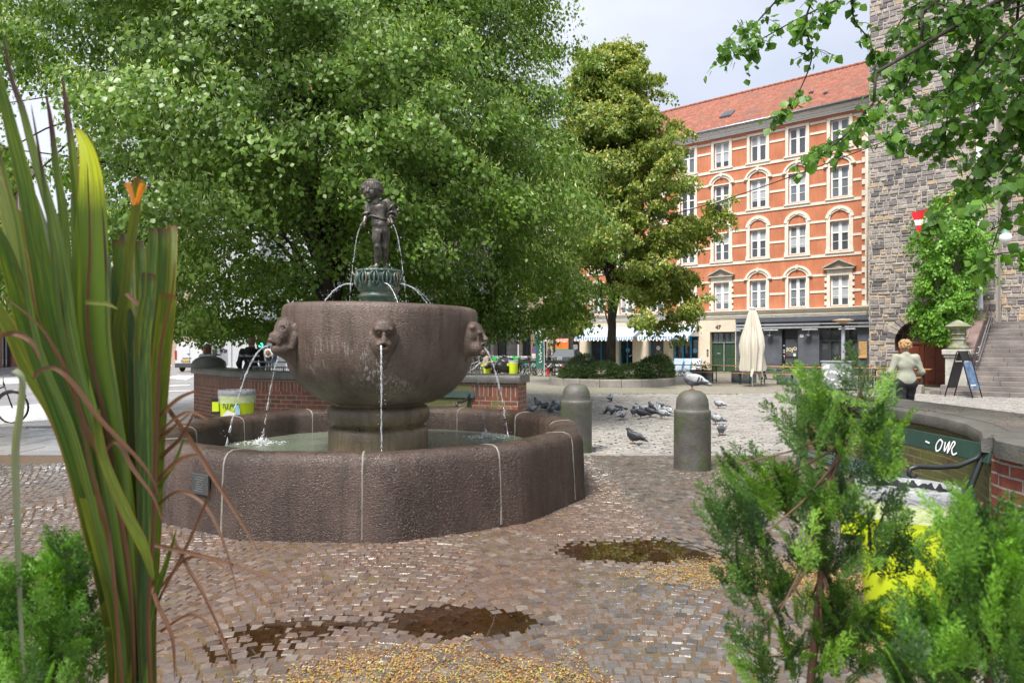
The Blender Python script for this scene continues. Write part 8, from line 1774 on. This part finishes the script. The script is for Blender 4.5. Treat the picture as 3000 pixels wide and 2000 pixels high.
m_sage = plain('sage_sweater', (.35,.36,.29), .85, bump=.15, bs=90); m_blk = plain('black_cloth', (.02,.021,.025), .8, var=.2); m_denim = plain('pale_denim', (.24,.34,.44), .8, bump=.1); m_navyc = plain('navy_cloth', (.04,.055,.08), .8); m_whc = plain('white_cloth', (.7,.7,.68), .8); m_yelc = plain('yellow_cloth', (.72,.45,.03), .7); m_beic = plain('beige_cloth', (.35,.31,.21), .8)
# away from the camera = rotation 0 (person faces +y)
c = P(2654,1015,13.0); person('person with curly blond hair in sage green sweater and dark trousers walking away', (c.x,13.0,0), RAD(-8), 1.72,
  dict(shL=(.175,.0,1.41), shR=(-.175,.0,1.41), elL=(.275,-.03,1.14), elR=(-.28,-.02,1.14), wrL=(.20,.17,1.06), wrR=(-.20,.17,1.06), head=(.0,.06,1.62), kneeL=(.10,.10,.52), ankL=(.09,.08,.10), kneeR=(-.09,-.02,.50), ankR=(-.09,-.16,.13)), (m_sage, m_blk, m_blk), 'curly', m_blond, .014)
c = P(736,1015,16.3); p2 = person('person with short fair hair in black hooded jacket standing behind the brick wall', (c.x,16.3,0), RAD(8), 1.82, dict(elL=(.265,-.02,1.15), elR=(-.265,-.02,1.15), wrL=(.24,.12,.95), wrR=(-.26,.12,.98)), (m_blk, m_navyc, m_blk), 'short', plain('fair_hair', (.28,.18,.10), .6, var=.3, vs=30), .016, extra=[('c',(-.07,-.08,1.47),(.07,-.08,1.47),.06,.06),('c',(0,-.12,1.46),(0,-.11,1.36),.06,.03)])
tp_ = [k for k in kids(p2) if k.name.startswith('top')][0]; text('Skt Hans Kaffe', 'back_print', .075, m_chalk, tp_, Matrix.Translation((0,-.165,1.33)) @ Matrix.Rotation(RAD(90),4,'X'), extrude=.02)
c = P(607,1015,17.0); person('person with brown bobbed hair in pale denim jacket behind the domed stone', (c.x,17.0,0), RAD(-20), 1.66, dict(), (m_denim, m_navyc, m_blk), 'long', m_brown, .016)
c = P(787,1023,48); pb = person('distant person in white shirt with brown backpack near the railing', (c.x,48,-.08), 0, 1.75, dict(), (m_whc, m_blk, m_blk), 'short', m_dkh, .03)
sdf_obj('backpack', [('e',(0,-.20,1.25),(.16,.10,.22))], .03, plain('brown_leather', (.22,.10,.05), .6), pb)
c = P(766,1023,50); pb = person('distant person with dark hair carrying a yellow bag left of the one with the backpack', (c.x,50,-.08), RAD(60), 1.75, dict(), (m_whc, m_blk, m_blk), 'long', m_dkh, .03); sdf_obj('bag', [('e',(.25,-.1,1.1),(.13,.12,.20))], .03, m_yelc, pb)
c = P(803,1026,52); person('distant person in navy clothes at the right of the pedestrian group', (c.x,52,-.08), RAD(30), 1.78, dict(), (m_navyc, m_navyc, m_blk), 'short', m_dkh, .03)
c = P(628,1016,40); pb = person('distant person with white cap and yellow delivery bag between the vans', (c.x,40,-.08), RAD(-50), 1.78, dict(elR=(-.28,.2,1.2), wrR=(-.2,.4,1.15)), (m_blk, m_blk, m_blk), 'short', m_whc, .03); sdf_obj('bag', [('e',(.1,-.32,1.2),(.22,.20,.26))], .03, m_yelc, pb)
c = P(1609,1040,43); person('person with brown hair in dark top beside the black car', (c.x,43,0), RAD(80), 1.72, dict(), (m_navyc, m_blk, m_blk), 'short', m_brown, .025)
c = P(1426,1040,37.2); person('person in beige jacket sitting by the bicycles in front of a yellow bin', (c.x,36.6,-.38), RAD(-70), 1.72, dict(kneeL=(.12,.42,.92), kneeR=(-.12,.42,.92), ankL=(.12,.46,.48), ankR=(-.12,.46,.48), wrL=(.12,.35,1.2), wrR=(-.12,.35,1.2), head=(0,.08,1.60)), (m_beic, m_blk, m_blk), 'long', m_brown, .025)
c = P(341,1015,19); person('person in white shirt and dark trousers seen between the flax leaves', (c.x,19,-.05), RAD(20), 1.78, dict(), (m_whc, m_blk, m_blk), 'short', m_brown, .02)
# ---------------------------------------------------------------- vans, lorry, car
m_vanw = plain('white_van_paint', (.66,.67,.68), .25, var=.02); m_tyre = plain('tyre', (.018,.018,.018), .8); m_rim = plain('wheel_rim', (.30,.31,.32), .4, metal=.5); m_tail = plain('tail_lamp', (.50,.02,.015), .25); m_bump = plain('bumper_plastic', (.06,.062,.065), .6); m_plate = plain('yellow_plate', (.80,.50,.03), .5, var=.03); m_carg = glass('vehicle_glass', (.015,.018,.02), .05)
def wheel(parent, x, y, r, w_=.2):
    mb = MB(); mb.lathe([(r*.55,-w_/2),(r*.92,-w_/2),(r,-w_*.3),(r,w_*.3),(r*.92,w_/2),(r*.55,w_/2)], n=22, caps=False); mb.xf(Matrix.Translation((x,y,r)) @ Matrix.Rotation(RAD(90),4,'Y')); o = mb.build('wheel', m_tyre, parent, smooth='auto'); mb = MB(); mb.lathe([(0,-w_*.3),(r*.56,-w_*.45),(r*.56,w_*.45),(0,w_*.3)], n=16, caps=False); mb.xf(Matrix.Translation((x,y,r)) @ Matrix.Rotation(RAD(90),4,'Y')); mb.build('rim', m_rim, o)
def loft(mb, secs):
    """secs: list of (y, [(x,z)...]) closed rings"""
    n = len(secs[0][1]); vs = [(x, y, z) for y, r in secs for x, z in r]; fs = [(i*n+k, i*n+(k+1)%n, (i+1)*n+(k+1)%n, (i+1)*n+k) for i in range(len(secs)-1) for k in range(n)]; fs += [tuple(range(n-1,-1,-1)), tuple((len(secs)-1)*n+k for k in range(n))]; mb.add(vs, fs)
def van(label, loc, rz, W_, H_, L_, stripe=None, plate='CM 20 330', tall=False):
    """rear towards local -y"""
    t_ = thing('van', label, 'van', loc, rz, 'vans on the street'); w_ = W_/2
    ring = lambda k, zt, tap=.88: [(-w_*k,.30),(-w_*k,.62),(-w_*k,1.05),(-w_*k*(.5+.5*tap)-0,1.45),(-w_*tap*k,zt-.22),(-w_*.78*k,zt-.05),(-w_*.5*k,zt),(w_*.5*k,zt),(w_*.78*k,zt-.05),(w_*tap*k,zt-.22),(w_*k*(.5+.5*tap),1.45),(w_*k,1.05),(w_*k,.62),(w_*k,.30)]
    mb = MB(); loft(mb, [(.0,ring(.96,H_-.05)),(.06,ring(1.0,H_)),(L_*.6,ring(1.0,H_)),(L_*.72,ring(.99,H_-.08)),(L_*.84,ring(.96,1.35,.95)),(L_*.97,ring(.90,1.0,.97)),(L_,ring(.82,.8,.97))]); mb.build('body', m_vanw, t_, smooth='auto')
    mb = MB(); mb.b2(-w_*.97,w_*.97,-.08,.02,.28,.58); mb.build('bumper', m_bump, t_, bevel=.03)
    for s_ in (-1,1): mb = MB(); mb.b2(min(s_*w_*.86,s_*w_*.99),max(s_*w_*.86,s_*w_*.99),-.03,.1,.82,1.42 if not tall else 1.6); mb.build('tail_lamp', m_tail, t_)
    mb = MB(); mb.b2(-.008,.008,-.012,.01,.6,H_-.12); mb.b2(-w_*.5,w_*.1,-.02,.01,.88,.93); mb.b2(-.16,.0,-.03,.0,1.18,1.22); mb.build('door_seam', m_bump, t_)
    mb = MB(); mb.b2(-w_*.55,-w_*.55+.52,-.03,-.01,.66,.80); pl_ = mb.build('number_plate', m_plate, t_); mb = MB(); mb.b2(-w_*.55,-w_*.55+.06,-.034,-.03,.66,.80); mb.build('blue_band', m_sblue, pl_)
    text(plate, 'number', .12, m_black, pl_, Matrix.Translation((-w_*.55+.29,-.033,.73)) @ Matrix.Rotation(RAD(90),4,'X'))
    if tall:
        mb = MB(); mb.b2(-w_*.5,-w_*.5+.42,-.02,-.005,1.45,1.9); mb.build('rear_window', m_carg, t_)
        mb = MB(); mb.add([(w_*.2,-.02,1.78),(w_*.7,-.02,1.78),(w_*.7,-.02,1.9),(w_*.2,-.02,1.9)],[(0,1,2,3)]); mb.build('logo', m_gp, t_)
    for s_ in (-1,1):
        mb = MB(); mb.add([(s_*(w_*.965),L_*.60,1.30),(s_*(w_*.965),L_*.76,1.25),(s_*(w_*.93),L_*.70,1.72),(s_*(w_*.94),L_*.60,1.75)], [(0,1,2,3)]); mb.build('side_window', m_carg, t_)
        mb = MB(); mb.box((s_*(w_+.12),L_*.74,1.35),(.2,.1,.28)); mb.build('mirror', m_bump, t_, bevel=.02)
        for y in (.95, L_*.80): wheel(t_, s_*(w_-.12), y, .33)
    if stripe: mb = MB(); mb.b2(-w_*1.003,w_*1.003,-.015,L_*.8,.78,.98); mb.build('stripe', stripe, t_)
    return t_
van('white panel van with yellow plate driving away on the street left of the domed stone', ((556-1500)/2000*45.5, 45.5, -.08), RAD(4), 1.95, 1.97, 4.9)
van('taller white van with green stripe parked beyond the other van', ((686-1500)/2000*66, 66, -.08), RAD(-14), 2.05, 2.55, 5.8, stripe=m_gp, plate='DB 41 207', tall=True)
lo = thing('lorry', 'grey box lorry with red edged tail seen beside the flax leaves', 'lorry', ((478-1500)/2000*72, 72, -.08), RAD(2)); mb = MB(); mb.b2(-1.25,1.25,0,7,1.1,3.7); mb.build('box', plain('lorry_grey', (.40,.42,.43), .5), lo)
mb = MB()
for k in range(14): mb.b2(-1.2,1.2,-.03,0,1.2+k*.17,1.30+k*.17)
mb.build('roller_door', m_zinc, lo); mb = MB(); mb.b2(1.2,1.28,-.04,.1,1.1,3.8); mb.b2(-1.28,1.28,-.04,.1,3.7,3.8); mb.build('red_trim', m_tail, lo); mb = MB(); mb.b2(-1.1,1.1,.2,7,.55,1.05); mb.build('chassis', m_bump, lo)
for x in (-1,1):
    for y in (1.2,6): wheel(lo, x*1.05, y, .48, .3)
def car(label, loc, rz, m):
    t_ = thing('car', label, 'car', loc, rz); w_ = .88; ring = lambda k, z1, z2, kt: [(-w_*k,.25),(-w_*k,z1*.8),(-w_*k*.97,z1),(-w_*kt,z2),(w_*kt,z2),(w_*k*.97,z1),(w_*k,z1*.8),(w_*k,.25)]
    mb = MB(); loft(mb, [(0,ring(.88,.62,.64,.8)),(.12,ring(.96,.72,.76,.85)),(1.1,ring(1,.86,.92,.86)),(1.15,ring(1,.87,.94,.85)),(1.75,ring(1,.90,1.40,.66)),(3.0,ring(1,.92,1.43,.66)),(3.7,ring(1,.92,1.02,.8)),(4.2,ring(.96,.85,.88,.84)),(4.3,ring(.9,.7,.72,.8))]); mb.build('body', m, t_, smooth='auto')
    mb = MB(); mb.add([(-.74,1.16,.93),(.74,1.16,.93),(.56,1.73,1.39),(-.56,1.73,1.39)],[(0,1,2,3)]); mb.xf(Matrix.Translation((0,-.012,.012))); mb.build('windscreen', m_carg, t_)
    for s_ in (-1,1):
        mb = MB(); mb.b2(min(s_*.5,s_*.76),max(s_*.5,s_*.76),-.02,.15,.55,.68); mb.build('headlight', plain('headlight', (.6,.6,.6), .15), t_); mb = MB(); mb.add([(s_*.875,1.5,.93),(s_*.875,3.2,.95),(s_*.62,3.0,1.38),(s_*.62,1.85,1.38)],[(0,1,2,3)]); mb.build('side_window', m_carg, t_)
        for y in (.8,3.4): wheel(t_, s_*.78, y, .31)
    mb = MB(); mb.b2(-.45,.45,-.02,.05,.35,.52); mb.build('grille', m_bump, t_); mb = MB(); mb.b2(-.25,.25,-.035,-.02,.40,.50); mb.build('number_plate', m_white, t_); return t_
car('black car parked beyond the benches, beside the feather flag', ((1636-1500)/2000*42.5, 42.5, 0), RAD(-18), plain('black_car_paint', (.02,.024,.03), .2))
car('silver car on the street seen between the flax leaves', ((236-1500)/2000*40, 40, -.08), RAD(10), plain('silver_car_paint', (.42,.44,.46), .25, metal=.5))
# ---------------------------------------------------------------- bicycles
m_bk = [plain('bike_%s' % n_, c_, .35) for n_, c_ in (('black',(.02,.02,.022)),('white',(.6,.6,.6)),('silver',(.35,.36,.38)),('mint',(.15,.50,.42)),('red',(.4,.04,.03)))]
m_wire = plain('basket_wire', (.45,.46,.47), .4, metal=.6); m_crate = plain('green_crate', (.05,.62,.12), .5)
def make_bike(m, basket=None):
    """side view along x, wheels at x=+-.53"""
    t_ = thing('bicycle', 'x', 'bicycle'); r = .34
    for x in (-.53,.53):
        mb = MB(); mb.tube([(x+cos(a)*r,0,r+sin(a)*r) for a in np.linspace(0,2*pi,29)[:-1]], .019, 6, closed=True); w_ = mb.build('wheel', m_tyre, t_, smooth=True)
        mb = MB(); mb.tube([(x+cos(a)*(r-.025),0,r+sin(a)*(r-.025)) for a in np.linspace(0,2*pi,25)[:-1]], .009, 4, closed=True)
        for a in np.linspace(0,2*pi,15)[:-1]: mb.tube([(x,0,r),(x+cos(a)*(r-.025),0,r+sin(a)*(r-.025))], .0022, 3)
        mb.build('rim', m_wire, w_)
        mb = MB(); mb.tube([(x+cos(a)*(r+.035),0,r+sin(a)*(r+.035)) for a in (np.linspace(.3,2.6,12) if x < 0 else np.linspace(.7,2.9,12))], .014, 4, flat=1.6); mb.build('mudguard', m, t_)
    mb = MB(); bb = (-.08,0,.30); st_ = (-.22,0,.78); hd = (.36,0,.82); mb.tube([bb,st_],.017,6); mb.tube([bb,(.40,0,.66)],.019,6); mb.tube([(-.18,0,.62),(.37,0,.80)],.016,6); mb.tube([hd,(.53,0,r)],.015,6); mb.tube([(.34,0,.90),hd],.018,6); mb.tube([bb,(-.53,.05,r)],.010,5); mb.tube([(-.2,0,.68),(-.53,-.05,r)],.009,5); mb.tube([(-.24,0,.70),(-.62,0,.70),(-.53,.06,r)],.008,5); mb.build('frame', m, t_, smooth=True)
    mb = MB(); mb.tube([(.34,0,.90),(.33,0,1.02),(.36,.08,1.05),(.30,.26,1.04),(.18,.30,1.02)],.011,5); mb.tube([(.33,0,1.02),(.36,-.08,1.05),(.30,-.26,1.04),(.18,-.30,1.02)],.011,5); mb.build('handlebar', m_wire, t_, smooth=True)
    sdf_obj('saddle', [('c',(-.30,0,.88),(-.06,0,.89),.055,.018),('e',(-.30,0,.88),(.08,.09,.035))], .02, m_tyre, t_); mb = MB(); mb.tube([st_,(-.24,0,.87)],.012,5); mb.build('seat_post', m_wire, t_)
    mb = MB(); mb.lathe([(.0,-.01),(.09,-.01),(.09,.01),(0,.01)], n=14, caps=False); mb.xf(Matrix.Translation((-.08,.04,.30)) @ Matrix.Rotation(RAD(90),4,'X')); mb.tube([(-.08,.06,.30),(.04,.07,.18),(.04,.14,.18)],.010,4); mb.tube([(-.08,-.04,.30),(-.20,-.06,.42),(-.20,-.13,.42)],.010,4); mb.build('crank', m_wire, t_)
    if basket == 'wire':
        mb = MB()
        for z, k in ((.78,.8),(.90,.9),(1.0,1)): mb.tube([(.60+.15*k*cx,.18*k*sy,z) for cx, sy in ((-1,-1),(1,-1),(1,1),(-1,1))], .007, 4, closed=True)
        for q in range(12): a = q*pi/6; x_, y_ = max(-1,min(1,1.3*cos(a))), max(-1,min(1,1.3*sin(a))); mb.tube([(.60+.12*x_,.145*y_,.78),(.60+.15*x_,.18*y_,1.0)], .004, 3)
        mb.build('basket', m_wire, t_)
    elif basket == 'crate': mb = MB(); mb.b2(.44,.78,-.19,-.17,.78,1.02); mb.b2(.44,.78,.17,.19,.78,1.02); mb.b2(.44,.46,-.17,.17,.78,1.02); mb.b2(.76,.78,-.17,.17,.78,1.02); mb.b2(.44,.78,-.19,.19,.76,.78); mb.build('basket', m_crate, t_)
    return t_
BK = [make_bike(m_bk[0]), make_bike(m_bk[1]), make_bike(m_bk[2],'wire'), make_bike(m_bk[3]), make_bike(m_bk[0],'crate'), make_bike(m_bk[4])]; ub = set()
names_b = {0:'black bicycle',1:'white bicycle',2:'silver bicycle with wire basket',3:'mint green bicycle',4:'black bicycle with bright green crate',5:'red bicycle'}
cnt = {}
rowb = [(1384,37.6,1,20),(1398,38.4,0,70),(1410,39.4,2,75),(1424,40.2,0,60),(1438,39.2,5,80),(1447,40.4,1,65),(1452,38.6,4,100),(1470,40.0,0,70),(1484,39.0,2,80),(1497,38.4,4,75),(1506,40.6,0,95),(1520,38.9,2,70),(1529,37.9,0,50),(1544,39.6,5,75),(1549,38.0,3,0),(1556,38.6,1,10),(1567,40.2,0,80),(1582,39.4,1,70),(1598,38.3,1,12),(1608,38.9,2,-4)]
tot = {}
for q in rowb: tot[q[2]] = tot.get(q[2],0)+1
for px_, Y, k_, an in rowb:
    o = BK[k_] if k_ not in ub else copy_tree(BK[k_]); ub.add(k_); cnt[k_] = cnt.get(k_,0)+1; x = (px_-1500)/2000*Y; o.location = (x, Y, 0); o.rotation_euler = (RAD(7),0,RAD(an))
    lab = (names_b[k_]+' parked before the grey house') if tot[k_] == 1 else '%s %s from the left before the grey house' % (num[cnt[k_]-1], names_b[k_]); tag(o, lab, 'bicycle', 'bicycles parked before the grey house')
for px_, Y, an, lb in ((-38,15.0,4,'bicycle at the left edge, only its front wheel in the picture'),(1389,43,85,'black bicycle standing alone behind the row by the bowl edge')):
    o = copy_tree(BK[0]); o.location = ((px_-1500)/2000*Y, Y, -.08 if px_ < 0 else 0); o.rotation_euler = (0,0,RAD(an)); tag(o, lb, 'bicycle'); 
    if 'group' in o.keys(): del o['group']
cg = P(1478,1060,37.3); cb_ = thing('cargo_bicycle', 'cargo bicycle under a black rain cover beside the yellow bins', 'bicycle', (cg.x,37.3,0), RAD(10)); sdf_obj('rain_cover', [('e',(.05,0,.62),(.52,.36,.38)),('c',(-.3,0,.42),(.35,0,.50),.26,.30),('e',(.25,0,.85),(.25,.25,.16))], .03, plain('black_tarp', (.02,.021,.024), .35), cb_, k=.08, disp=lambda X,Y,Z: .02*np.sin(X*9+Z*14))
mb = MB(); mb.tube([(-.35,0,.9),(-.75,0,.3),(-.9,0,.3)],.02,5); mb.tube([(-.3,.1,.95),(-.5,.2,1.05)],.02,5); mb.build('frame', m_bk[2], cb_); 
for x in (-.95,.35): mb = MB(); mb.tube([(x+cos(a)*.24,0,.26+sin(a)*.24) for a in np.linspace(0,2*pi,21)[:-1]], .02, 5, closed=True); mb.build('wheel', m_tyre, cb_)
rh = P(1641,1095,38); mb = MB(); mb.b2(-.10,.10,-.02,.02,0,.34); mb.tube([(-.32,0,.55),(-.20,0,.42),(0,0,.36),(.22,0,.48),(.30,0,.62)],[.03,.07,.09,.07,.05],8); mb.build('rocking_seat', m_red, smooth='auto', loc=(rh.x+.4,38,0), label='red rocking toy seen below the rail of the bench by the planter', cat='toy')
fe = P(1606,1090,38.3); mb = MB(); mb.lathe([(0,0),(.09,0),(.09,.42),(.05,.5),(.02,.55),(0,.56)], n=14, caps=False); mb.build('fire_extinguisher', m_red, smooth='auto', loc=(fe.x,38.4,0), label='small red cylinder standing between the parked bicycles', cat='container')
